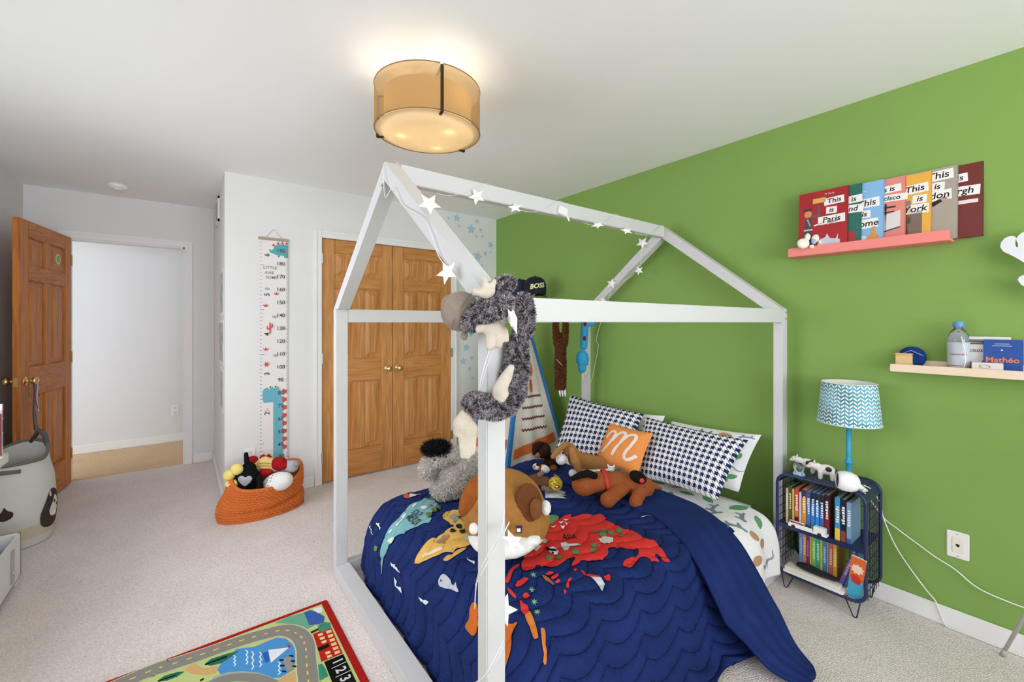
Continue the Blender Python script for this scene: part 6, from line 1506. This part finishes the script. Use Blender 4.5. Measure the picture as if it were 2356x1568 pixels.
for x in (.072, .108): e_ = gpoly('eye_print', ring(x, .845, .014, .012), 'F0EEEA', .001); gpoly('pupil_print', ring(x + .004, .843, .006, .006), '1E1E22', .0018)
for x, z, c in ((.055, 1.60, '8FB4BC'), (.118, 1.565, 'CC5148'), (.045, 1.47, 'CC5148'), (.105, 1.385, '9CB8AE'), (.045, 1.135, 'CC5148'), (.11, 1.085, '9CB8AE')):
    gpoly('plant_print', [(x - .02, z + .012), (x - .01, z - .008), (x + .01, z - .008), (x + .02, z + .012), (x + .006, z + .002), (x, z + .018), (x - .006, z + .002)], c, .0007)
gpoly('cactus_print', [(.07, 1.26), (.08, 1.26), (.08, 1.30), (.095, 1.305), (.095, 1.33), (.088, 1.33), (.086, 1.312), (.08, 1.312), (.08, 1.34), (.07, 1.34), (.07, 1.30), (.058, 1.295), (.058, 1.315), (.052, 1.315), (.052, 1.288), (.07, 1.288)], 'CC5148', .0007)
gpoly('flower_print', [(.05 + (.026 if k % 2 == 0 else .009) * math.cos(k * PI / 6), 1.02 + (.026 if k % 2 == 0 else .009) * math.sin(k * PI / 6)) for k in range(12)], 'CC5148', .0007)
gpoly('bone_print', [(.035, .66), (.042, .65), (.068, .675), (.062, .686)], 'E2B6B8', .0007)

# ================================================================== PLAY RUG
rx0, rx1, ry0, ry1 = -.95, .552, 1.20, 2.187; RZ = .010
rug = thing('road_rug', ((rx0 + rx1) / 2, (ry0 + ry1) / 2, 0), 'road map play rug with a dark red border and blue lake', 'rug')
def rmat(c): return mat('pile_' + c, c, .95, bump=(700, .4, .002), var=(160, .35, tuple(x * .8 for x in hx(c))), spec=.05)
obj('border', MB().bevbox((rx0, ry0, 0), (rx1, ry1, RZ), .004), rmat('A8201C'), rug)
obj('field', MB().box((rx0 + .03, ry0 + .03, RZ - .001), (rx1 - .03, ry1 - .025, RZ + .0008)), rmat('BFCB84'), rug)
def Z8(pts): return [(lambda q: (q.x, q.y))(atz(200 + x / 3.366, 1350 + y / 3.366, RZ)) for x, y in pts]
def rug_poly(nm, pts, col, h, world=False):
    P = pts if world else Z8(pts)
    return obj(nm, MB().prism(P, lambda x, y, q: (x, y, RZ + q), .0004, h), rmat(col), rug)
road = [(-.90, 2.03)] + Z8([(330, 720), (600, 620), (900, 520), (1200, 415), (1400, 360), (1530, 335), (1640, 370), (1690, 450), (1700, 560), (1705, 640), (1715, 734)]) + [(.33, 1.55), (.30, 1.35), (.2, 1.26)]
rug_poly('hill', [(1450, 280), (1560, 230), (1690, 195), (1760, 300), (1700, 330), (1560, 285)], '6FA98A', .0012)
rug_poly('lake', [(1010, 640), (1060, 560), (1160, 480), (1300, 462), (1400, 420), (1470, 392), (1540, 400), (1600, 450), (1625, 520), (1600, 640), (1500, 700), (1250, 720), (1050, 700)], '4F93CE', .0014)
rug_poly('beach', [(750, 640), (830, 590), (900, 630), (1020, 610), (1000, 670), (900, 685), (800, 670)], 'D0A874', .0012)
rug_poly('shore', [(1380, 420), (1440, 385), (1550, 378), (1630, 430), (1640, 500), (1615, 500), (1560, 400), (1480, 392), (1400, 430)], 'D8B884', .0013)
rug_poly('shore', [(1460, 734), (1530, 690), (1630, 640), (1640, 734)], 'D0A874', .0012)
obj('road', patch_mesh(stroke(road, .034), lambda a, b: np.stack([a, b, np.full_like(a, RZ + .0018)], -1), .08), rmat('8C8880'), rug)
obj('road_verge', patch_mesh(stroke(road, .039), lambda a, b: np.stack([a, b, np.full_like(a, RZ + .0016)], -1), .08), rmat('C9CF9C'), rug)
pth = smooth_path(road, 12); acc = 0; on = []
for k in range(len(pth) - 1):
    a, b = Vector(pth[k]), Vector(pth[k + 1]); L = (b - a).length; n = max(1, int(L / .004))
    for j in range(n):
        if int(acc / .022) % 2 == 0: on.append((a.lerp(b, j / n), (b - a).normalized(), int(acc / .022)))
        acc += L / n
for g in sorted(set(o[2] for o in on)):
    seg = [o for o in on if o[2] == g]
    if len(seg) < 2: continue
    p, q = seg[0][0], seg[-1][0]; d = (q - p).normalized(); nn = Vector((-d.y, d.x)) * .0028
    rug_poly('lane_dash', [tuple(p + nn), tuple(p - nn), tuple(q - nn), tuple(q + nn)], 'E2CF5E', .0024, True)
def zz(x, y, L, n=6): 
    up = [(x + (7 if k % 2 else -7) * 1.0, y + L * k / n) for k in range(n + 1)]; return [(a + 5, b) for a, b in up] + [(a - 5, b) for a, b in reversed(up)]
for x, y, L in ((1145, 530, 85), (1240, 490, 110), (1285, 500, 140), (1345, 505, 115), (1490, 580, 100)): rug_poly('wave', zz(x, y, L), 'E8EEF0', .0022)
rug_poly('boat_hull', [(1360, 515), (1400, 500), (1415, 575), (1380, 588)], '2F62B0', .0022); rug_poly('boat_sail', [(1405, 490), (1565, 470), (1425, 588)], 'EAEAEC', .0024); rug_poly('boat_flag', [(1552, 445), (1580, 460), (1560, 475)], 'C23028', .0026)
rug_poly('pier', [(1515, 555), (1580, 535), (1605, 640), (1550, 655)], '9A948A', .0022)
for x, y in ((1510, 572), (1515, 615), (1530, 660), (1585, 540), (1598, 580), (1608, 620)): rug_poly('pier_post', [(x - 20, y), (x - 18, y - 10), (x + 14, y - 8), (x + 14, y + 3)], '22201E', .0028)
for pts in ([(910, 600), (960, 560), (1080, 520), (1180, 495), (1120, 540), (1040, 590), (960, 610)], [(545, 730), (600, 690), (700, 660), (755, 655), (700, 695), (620, 725)]): rug_poly('pine', pts, '2F6E58', .0022)
for pts in ([(910, 600), (1080, 535), (1090, 545), (920, 606)], [(545, 730), (690, 680), (695, 686), (560, 734)], [(875, 722), (905, 708), (905, 718), (880, 730)]): rug_poly('pine_trunk', pts, '14201C', .0026)
rug_poly('mountain', [(1680, 200), (1730, 180), (1790, 200), (1840, 230), (1835, 270), (1790, 290), (1720, 295), (1705, 250)], '3F5FA8', .0022); rug_poly('snow_cap', [(1750, 170), (1815, 155), (1825, 190), (1790, 205)], 'EDE6E2', .0024)
rug_poly('tree', [(1790, 300), (1830, 272), (1885, 280), (1890, 320), (1830, 350), (1790, 340)], '4A8A72', .0024); rug_poly('tree_trunk', [(1730, 350), (1795, 320), (1790, 335), (1740, 360)], '1C2420', .0026)
rug_poly('building', [(1750, 365), (1890, 312), (1980, 515), (1815, 580), (1795, 500)], 'B8281E', .0020)
for k in range(6):
    x, y = 1865 + k * 13, 345 + k * 32; rug_poly('window_print', [(x - 15, y), (x + 25, y - 14), (x + 32, y + 6), (x - 8, y + 20)], 'F0C88A', .0024)
for k in range(3):
    x, y = 1800 + k * 14, 368 + k * 28; rug_poly('window_print', [(x - 14, y), (x + 24, y - 12), (x + 30, y + 4), (x - 6, y + 18)], 'EFD09A', .0024)
for k in range(2):
    x, y = 1858 + k * 12, 508 + k * 28; rug_poly('window_print', [(x - 14, y), (x + 24, y - 12), (x + 30, y + 4), (x - 6, y + 18)], 'EFD09A', .0024)
rug_poly('building_sign', [(1785, 475), (1870, 440), (1880, 465), (1795, 502)], '1A1816', .0026)
rug_poly('number_panel', [(1838, 582), (1985, 522), (2085, 734), (2150, 900), (1990, 960), (1880, 690)], '161618', .0022)
rug_poly('bush', [(1790, 605), (1820, 595), (1850, 640), (1868, 690), (1800, 730)], '3F8A6E', .0022)
for n_, (x, y) in (('1', (1940, 578)), ('2', (1965, 645)), ('3', (1998, 712))):
    c = Z8([(x, y)])[0]; M = Matrix.Translation((c[0], c[1], RZ + .0028)) @ Matrix.Rotation(-PI / 2 - .0, 4, 'Z')
    obj('lettering', text_mb(n_, .052, M, bold=.0012), rmat('D8D6D2'), rug)
for a, b in (((1895, 634), (2010, 580)), ((1925, 702), (2042, 648))): rug_poly('panel_line', [(a[0], a[1] - 2), (b[0], b[1] - 2), (b[0], b[1] + 3), (a[0], a[1] + 3)], 'D8D6D2', .0026)
rug_poly('bridge', [(980, 700), (1080, 665), (1200, 652), (1330, 665), (1430, 700), (1470, 734), (1380, 734), (1200, 690), (1040, 710), (960, 734)], '9CB0A4', .0022)
obj('bridge_road', patch_mesh(stroke(Z8([(940, 760), (1060, 715), (1200, 700), (1340, 715), (1450, 760)]), .018), lambda a, b: np.stack([a, b, np.full_like(a, RZ + .0026)], -1), .08), rmat('8C8880'), rug)

# ================================================================== ORANGE BASKET WITH TOYS
bc = Vector((.455, 3.515, 0)); OB = mat('rope_orange', 'CE7036', .85, var=(25, .4, 'BC5E26'), spec=.2)
bk = thing('toy_basket', bc, 'slouching orange knitted rope basket full of soft toys', 'basket')
def bask(u, v, inner=0.0):
    a = 2 * PI * u; ca, sa_ = math.cos(a), math.sin(a)
    left = max(0, -ca); right = max(0, ca); front = max(0, -sa_)
    H = .27 + .02 * right - .09 * front + .01 * left
    R = 1.0 + .10 * math.sin(PI * min(1, v * 1.6)) * (left + .3 * front) - .22 * v * left - .02 * v
    crease = -.035 * math.exp(-((v - (.28 + .18 * right)) / .07) ** 2) * max(0, .75 * right + .5 * front)
    x = (.262 * R + crease) * ca; y = (.150 * R + crease) * sa_
    w = .013 * abs(math.sin(PI * v * 13)) ** .7 * (0.6 + .4 * math.sin(2 * PI * (u * 54 + .5 * math.floor(v * 13))))
    x += ca * (w - inner); y += sa_ * (w - inner)
    rot = .10
    return bc + Vector((x * math.cos(rot) - y * math.sin(rot), x * math.sin(rot) + y * math.cos(rot), .004 + H * v + .012 * math.sin(a * 3) * v))
obj('woven_wall', MB().grid(lambda u, v: bask(u, v), 324, 91, closeu=True), OB, bk, True)
obj('inner_wall', MB().grid(lambda u, v: bask(u, v, .014), 96, 20, closeu=True), OB, bk, True)
obj('rim', MB().tube([bask(k / 72, 1.0, .006) for k in range(72)], .010, 8, True), OB, bk, True)
obj('basket_floor', MB().prism([tuple((bask(k / 40, .04) - bc).xy) for k in range(40)], lambda x, y, h: (bc.x + x, bc.y + y, h), .002, .012), OB, bk)
D = 3.00
pg = thing('plush_penguin', V(560, 1120, D), 'black plush with yellow hands and a grey heart belly in the basket', 'plush toy')
BKP = plush('plush_black', '121214', '1E1E22'); YEL = plush('plush_yellow', 'F2DE86', 'E4CC6C'); GRYP = plush('plush_grey', 'B4B4BA', 'A2A2A8')
blob('body', [E_(570, 1100, D, 24, 30, 24), E_(572, 1080, D + .02, 16, 18, 16), C_((597, 1100, D - .03, 8), (600, 1122, D - .03, 6)), C_((568, 1062, D, 6), (566, 1044, D, 5))], BKP, pg, .005)
hpts = [(0, -.9), (.55, -.35), (.85, .15), (.75, .55), (.4, .7), (0, .4), (-.4, .7), (-.75, .55), (-.85, .15), (-.55, -.35)]
pc_ = V(565, 1104, D - .078)
obj('heart_belly', MB().prism([(x * .056, z * .046) for x, z in round_outline(hpts)], lambda x, z, h: pc_ + RIGHT * x + UP * z - VIEW * h, 0, .010), GRYP, pg, True)
for px, py, rx, ry in ((545, 1079, 14, 13), (527, 1093, 13, 12), (533, 1112, 15, 10), (541, 1124, 9, 6)): blob('yellow_paw', [E_(px, py, D - .06, rx, ry, 11)], YEL, pg, .005)
D = 3.12
rd = thing('plush_caterpillar', V(610, 1090, D), 'red and cream striped plush lying at the back of the basket', 'plush toy')
RDP = plush('plush_red', 'A81E22', '8E161A'); CRM = plush('plush_cream', 'E8CE86', 'DCBE72')
blob('body', [P_([(596, 1075, D, 15), (612, 1066, D, 18), (622, 1070, D, 17)])], CRM, rd, .005)
for k in range(4): obj('stripe', MB().tube([V(592 + k * 1.5, 1066 + k * 6, D - .058), V(608, 1064 + k * 6.5, D - .062), V(622, 1066 + k * 6, D - .056)], .003, 6), plush('stripe_tan', 'C0A050', 'B09040'), rd, True)
blob('end', [E_(581, 1058, D, 12, 10, 12)], RDP, rd, .005); blob('end', [E_(642, 1066, D, 18, 16, 16), E_(654, 1070, D, 12, 9, 12)], RDP, rd, .005); blob('underside', [E_(612, 1084, D - .04, 16, 8, 12), E_(601, 1096, D - .05, 7, 5, 7)], RDP, rd, .005)
obj('spikes', MB().tube([V(598, 1052, D), V(606, 1048, D), V(612, 1050, D), V(618, 1047, D), V(624, 1051, D)], [.006, .012, .006, .012, .005], 8), RDP, rd, True)
D = 3.14
ge = thing('plush_elephant', V(655, 1090, D), 'pale grey floppy plush draped over the basket rim', 'plush toy')
blob('body', [P_([(612, 1082, D - .03, 6), (632, 1076, D - .03, 9), (655, 1070, D, 12), (672, 1072, D, 14)]), E_(672, 1066, D, 16, 7, 14, .1)], GRYP, ge, .005)
blob('ear', [E_(682, 1066, D - .02, 8, 6, 9, -.3)], plush('plush_grey_dark', '9E9AA0', '8E8A90'), ge, .004)
D = 3.05
wd = thing('plush_seal', V(640, 1120, D), 'white speckled round plush at the front of the basket', 'plush toy')
blob('body', [E_(640, 1108, D, 34, 22, 24, .25), E_(615, 1118, D - .01, 16, 14, 16)], WHT, wd, .006)
for k, (px, py) in enumerate(((618, 1097), (624, 1099), (615, 1104), (622, 1106), (613, 1110), (627, 1093), (609, 1113), (616, 1117))): obj('speckle', MB().ell(V(px, py, D - .072), .0035, None, 8, 6), mat('speckle_dark', '55504E', .9), wd, True)

# ================================================================== LEFT EDGE: HAMPER, BOX, TABLE, DOOR BITS
hc = Vector((-.822, 3.93, 0)); HR = .185
hm = thing('laundry_hamper', hc, 'pale canvas toy hamper with felt animals standing beside the open door', 'hamper')
def ham(a, v, off=0.0):
    r = HR * (.90 + .10 * math.sin(PI * min(1, v * 1.15))) * (1 - .10 * max(0, v - .75) / .25) + off
    back = max(0, math.cos(a - 1.2)); z = .50 * v + .085 * back * max(0, v - .5) * 2
    return hc + Vector((r * math.cos(a), r * math.sin(a), .003 + z))
HCV = mat('canvas_pale', 'D2D0CB', .9, bump=(160, .2, .002)); HGR = mat('canvas_grey_trim', '6E6A68', .85)
obj('canvas_body', MB().grid(lambda u, v: ham(2 * PI * u, v), 60, 24, closeu=True), HCV, hm, True)
obj('canvas_lining', MB().grid(lambda u, v: ham(2 * PI * u, .3 + .7 * v, -.006), 60, 10, closeu=True), HCV, hm, True)
obj('rim_binding', MB().tube([ham(2 * PI * k / 60, 1.0) for k in range(60)], .009, 8, True), HGR, hm, True)
obj('tan_band', MB().grid(lambda u, v: ham(2 * PI * u, .10 + .14 * v, .0012), 60, 3, closeu=True), mat('canvas_tan', 'C9BDA4', .9), hm, True)
obj('hamper_bottom', MB().prism([(HR * .9 * math.cos(2 * PI * k / 36), HR * .9 * math.sin(2 * PI * k / 36)) for k in range(36)], lambda x, y, h: (hc.x + x, hc.y + y, h), .001, .006), HGR, hm)
acam = math.atan2(-hc.y, -hc.x)
def hpatch(nm, pts, c, off=.003, par=None):
    return obj(nm, patch_mesh(round_outline(pts), lambda a, b: np.array([list(ham(acam + float(x) / HR, float(y) / .5, off)) for x, y in zip(a, b)]), .02), mat('felt_' + c, c, .9), par or hm, True)
hpatch('felt_leaf', [(-.055, .20), (-.03, .19), (.0, .205), (.005, .235), (-.02, .25), (-.032, .275), (-.04, .25), (-.055, .23)], '3A2A2A')
ln = hpatch('felt_lion_mane', [(.12, .11), (.15, .08), (.20, .075), (.25, .09), (.28, .14), (.28, .22), (.25, .28), (.20, .31), (.17, .29), (.14, .23), (.115, .17)], '3E2E30')
hpatch('felt_lion_face', [(.165, .17), (.18, .14), (.21, .135), (.235, .15), (.245, .20), (.235, .25), (.21, .265), (.195, .23), (.175, .20)], 'E2D8C8', .005, ln)
for x, y in ((.205, .225), (.232, .20)): hpatch('felt_eye', [(x - .007, y - .009), (x + .007, y - .009), (x + .007, y + .009), (x - .007, y + .009)], '1C1618', .007, ln)
hpatch('felt_ear', [(.168, .268), (.185, .262), (.182, .295), (.17, .292)], 'DCC8A0', .005, ln)
hpatch('felt_muzzle', [(.18, .145), (.20, .135), (.225, .14), (.225, .165), (.20, .17), (.183, .165)], 'F0EDEA', .007, ln)
obj('strap_handle', MB().tube([ham(acam + 1.75 + .1, .98), ham(acam + 2.0, 1.02) + UP * .035, ham(acam + 2.3, 1.04) + UP * .04, ham(acam + 2.6, .98)], [.012, .014, .014, .012], 8), mat('strap_grey', '55565A', .85), hm, True)
obj('opening_slit', MB().tube([ham(acam - 1.0 + .15 * k, .93 - .004 * abs(k - 5)) + Vector((0, 0, .0)) for k in range(9)], .012, 8), HGR, hm, True)

WB = mat('board_white', 'E9E8E6', .5)
bx0, bx1, by0, by1 = -.985, -.668, 2.90, 3.335
sb = thing('storage_box', ((bx0 + bx1) / 2, (by0 + by1) / 2, 0), 'white open storage box with a metal label holder at the left edge', 'box')
for lo, hi in (((bx1 - .012, by0, .03), (bx1, by1, .25)), ((bx0, by0, .03), (bx0 + .012, by1, .25)), ((bx0, by1 - .012, .03), (bx1, by1, .25)), ((bx0, by0, .03), (bx1, by0 + .012, .25))): obj('side_panel', MB().bevbox(lo, hi, .002), WB, sb)
obj('bottom_panel', MB().box((bx0, by0, .028), (bx1, by1, .036)), WB, sb)
for x, y in ((bx1 - .05, by1 - .06), (bx0, by1 - .06), (bx1 - .05, by0), (bx0, by0)): obj('foot', MB().bevbox((x, y, 0), (x + .045, y + .05, .03), .004), WB, sb)
lh = obj('label_holder', MB().bevbox((bx1, 3.16, .055), (bx1 + .004, 3.21, .215), .002), mat('tin_plate', (.55, .55, .55), .3, metal=.9), sb)
obj('label_card', MB().box((bx1 + .004, 3.17, .075), (bx1 + .0046, 3.20, .19), None), mat('card_grey', 'BDBCBA', .7), lh)
obj('label_pull', MB().ell((bx1 + .006, 3.185, .10), (.004, .006, .014), None, 12, 8), STEEL, lh, True)
t = thing('blue_cloth', (-.80, 3.2, .04), 'blue cloth bundle stuffed in the white storage box', 'cloth')
blob('bundle', [('e', Vector((-.82, 3.20, .15)), (.12, .10, .11), None), ('e', Vector((-.86, 3.10, .14)), (.09, .10, .10), None)], mat('cloth_blue', '3468B0', .85, bump=(30, .4, .01)), t, .01)
tb = thing('white_table', (-.85, 2.6, 0), 'white low side table at the left frame edge holding books', 'table')
tx0, tx1, ty0, ty1 = -.99, -.680, 2.2, 3.19
obj('table_top', MB().bevbox((tx0, ty0, .655), (tx1, ty1, .700), .003), WB, tb)
for x in (tx0 + .03, tx1 - .07):
    obj('leg', MB().bevbox((x, ty0 + .03, 0), (x + .04, ty0 + .07, .655), .003), WB, tb)
for y in (2.95,): obj('leg', MB().bevbox((tx0 + .005, y, 0), (tx0 + .045, y + .04, .655), .003), WB, tb)
obj('leg', MB().bevbox((tx1 - .16, 2.62, 0), (tx1 - .12, 2.66, .655), .003), WB, tb)
for y, th, H, c, nm in ((3.165, .016, .245, 'E2D8DC', 'pale photo-covered'), (3.140, .014, .20, 'A83A2C', 'red'), (3.118, .020, .225, 'C9D2DC', 'pale grey')):
    t = thing('book', (-.80, y, .70), nm + ' book standing on the white side table', 'book', 'books on the side table')
    cm = mat('cover_' + c, c, .5)
    for dy in (0, th - .002): obj('cover_board', MB().bevbox((-.95, y - th / 2 + dy, .70), (-.695, y - th / 2 + dy + .002, .70 + H), .0008), cm, t)
    obj('pages', MB().box((-.945, y - th / 2 + .002, .703), (-.70, y + th / 2 - .002, .70 + H - .003)), PAGES, t)
    obj('spine', MB().bevbox((-.697, y - th / 2, .70), (-.694, y + th / 2, .70 + H), .0008), cm, t)
    if c == 'E2D8DC':
        for z0, z1, cc in ((.04, .10, '6A8CB8'), (.11, .17, '7A2C34'), (.18, .215, 'B03A2C')): obj('spine_print', MB().box((-.6938, y - th / 2 + .003, .70 + z0), (-.6932, y + th / 2 - .003, .70 + z1)), mat('print_' + cc, cc, .6), t)
# things on the open door
p = lp + (-dr) * .56 + nrm * .0165 + Vector((0, 0, 1.825)); Md = frame(p, -dr, (0, 0, 1))
if (Md.to_3x3() @ Vector((0, 0, 1))).dot(nrm) < 0: Md = Md @ Matrix.Rotation(PI, 4, 'Y')
t = thing('door_sticker', p, 'round yellow-green sticker on the open oak door panel', 'sticker')
obj('sticker_disc', MB().prism(ring(0, 0, .042, .042, 28), lambda x, y, h: Md @ Vector((x, y, h)), 0, .0015), mat('sticker_lime', 'C9D08A', .6), t)
obj('sticker_print', MB().prism(ring(.002, 0, .028, .028, 20), lambda x, y, h: Md @ Vector((x, y, h)), .0015, .002), mat('sticker_green', '8FB878', .6, var=(60, .8, '6A9458')), t)
kk = kp + nrm * .060
t = thing('medal_ribbons', kk + Vector((0, 0, -.36)), 'red, white and grey medal ribbons hanging from the door knob', 'medal')
def ribbon(nm, off, L, w, m, sway=.0):
    c = kk + (-dr) * off
    obj(nm, MB().grid(lambda u, v: c + (-dr) * ((u - .5) * w + sway * v) + nrm * (.012 - .004 * math.sin(v * 7)) + Vector((0, 0, .016 - L * v)), 3, 16), m, t, True)
RG = mat('ribbon_grey', '6A6A74', .6); RR = mat('ribbon_crimson', '8E2030', .6); RW = mat('ribbon_white', 'D8CCD0', .6)
for nm, off, L, w, m in (('ribbon_grey', -.004, .36, .016, RG), ('ribbon_navy', -.020, .38, .014, mat('ribbon_navy', '22263A', .6)), ('ribbon_red', .016, .22, .012, RR), ('ribbon_white', .030, .24, .016, RW), ('ribbon_red', .044, .14, .010, RR)):
    o = obj(nm, MB().grid(lambda u, v: kk + (-dr) * (off + (u - .5) * w + .02 * v) + nrm * (.006 + .004 * math.sin(v * 7)) + Vector((0, 0, .022 - L * v)), 3, 16), m, t, True)
    md = o.modifiers.new('thick', 'SOLIDIFY'); md.thickness = .0015
obj('medal', MB().lathe([(.001, 0), (.024, 0), (.026, .002), (.024, .004), (.001, .004)], 24, frame(kk + (-dr) * .012 + nrm * .006 + Vector((0, 0, -.36)), -dr, (0, 0, 1))), BRASS, t, True)
obj('thin_strap', MB().tube([kk + (-dr) * .02 + Vector((0, 0, -.20)), kk + (-dr) * .05 + Vector((0, 0, -.30)), kk + (-dr) * .075 + Vector((0, 0, -.36))], .003, 6), RG, t, True)
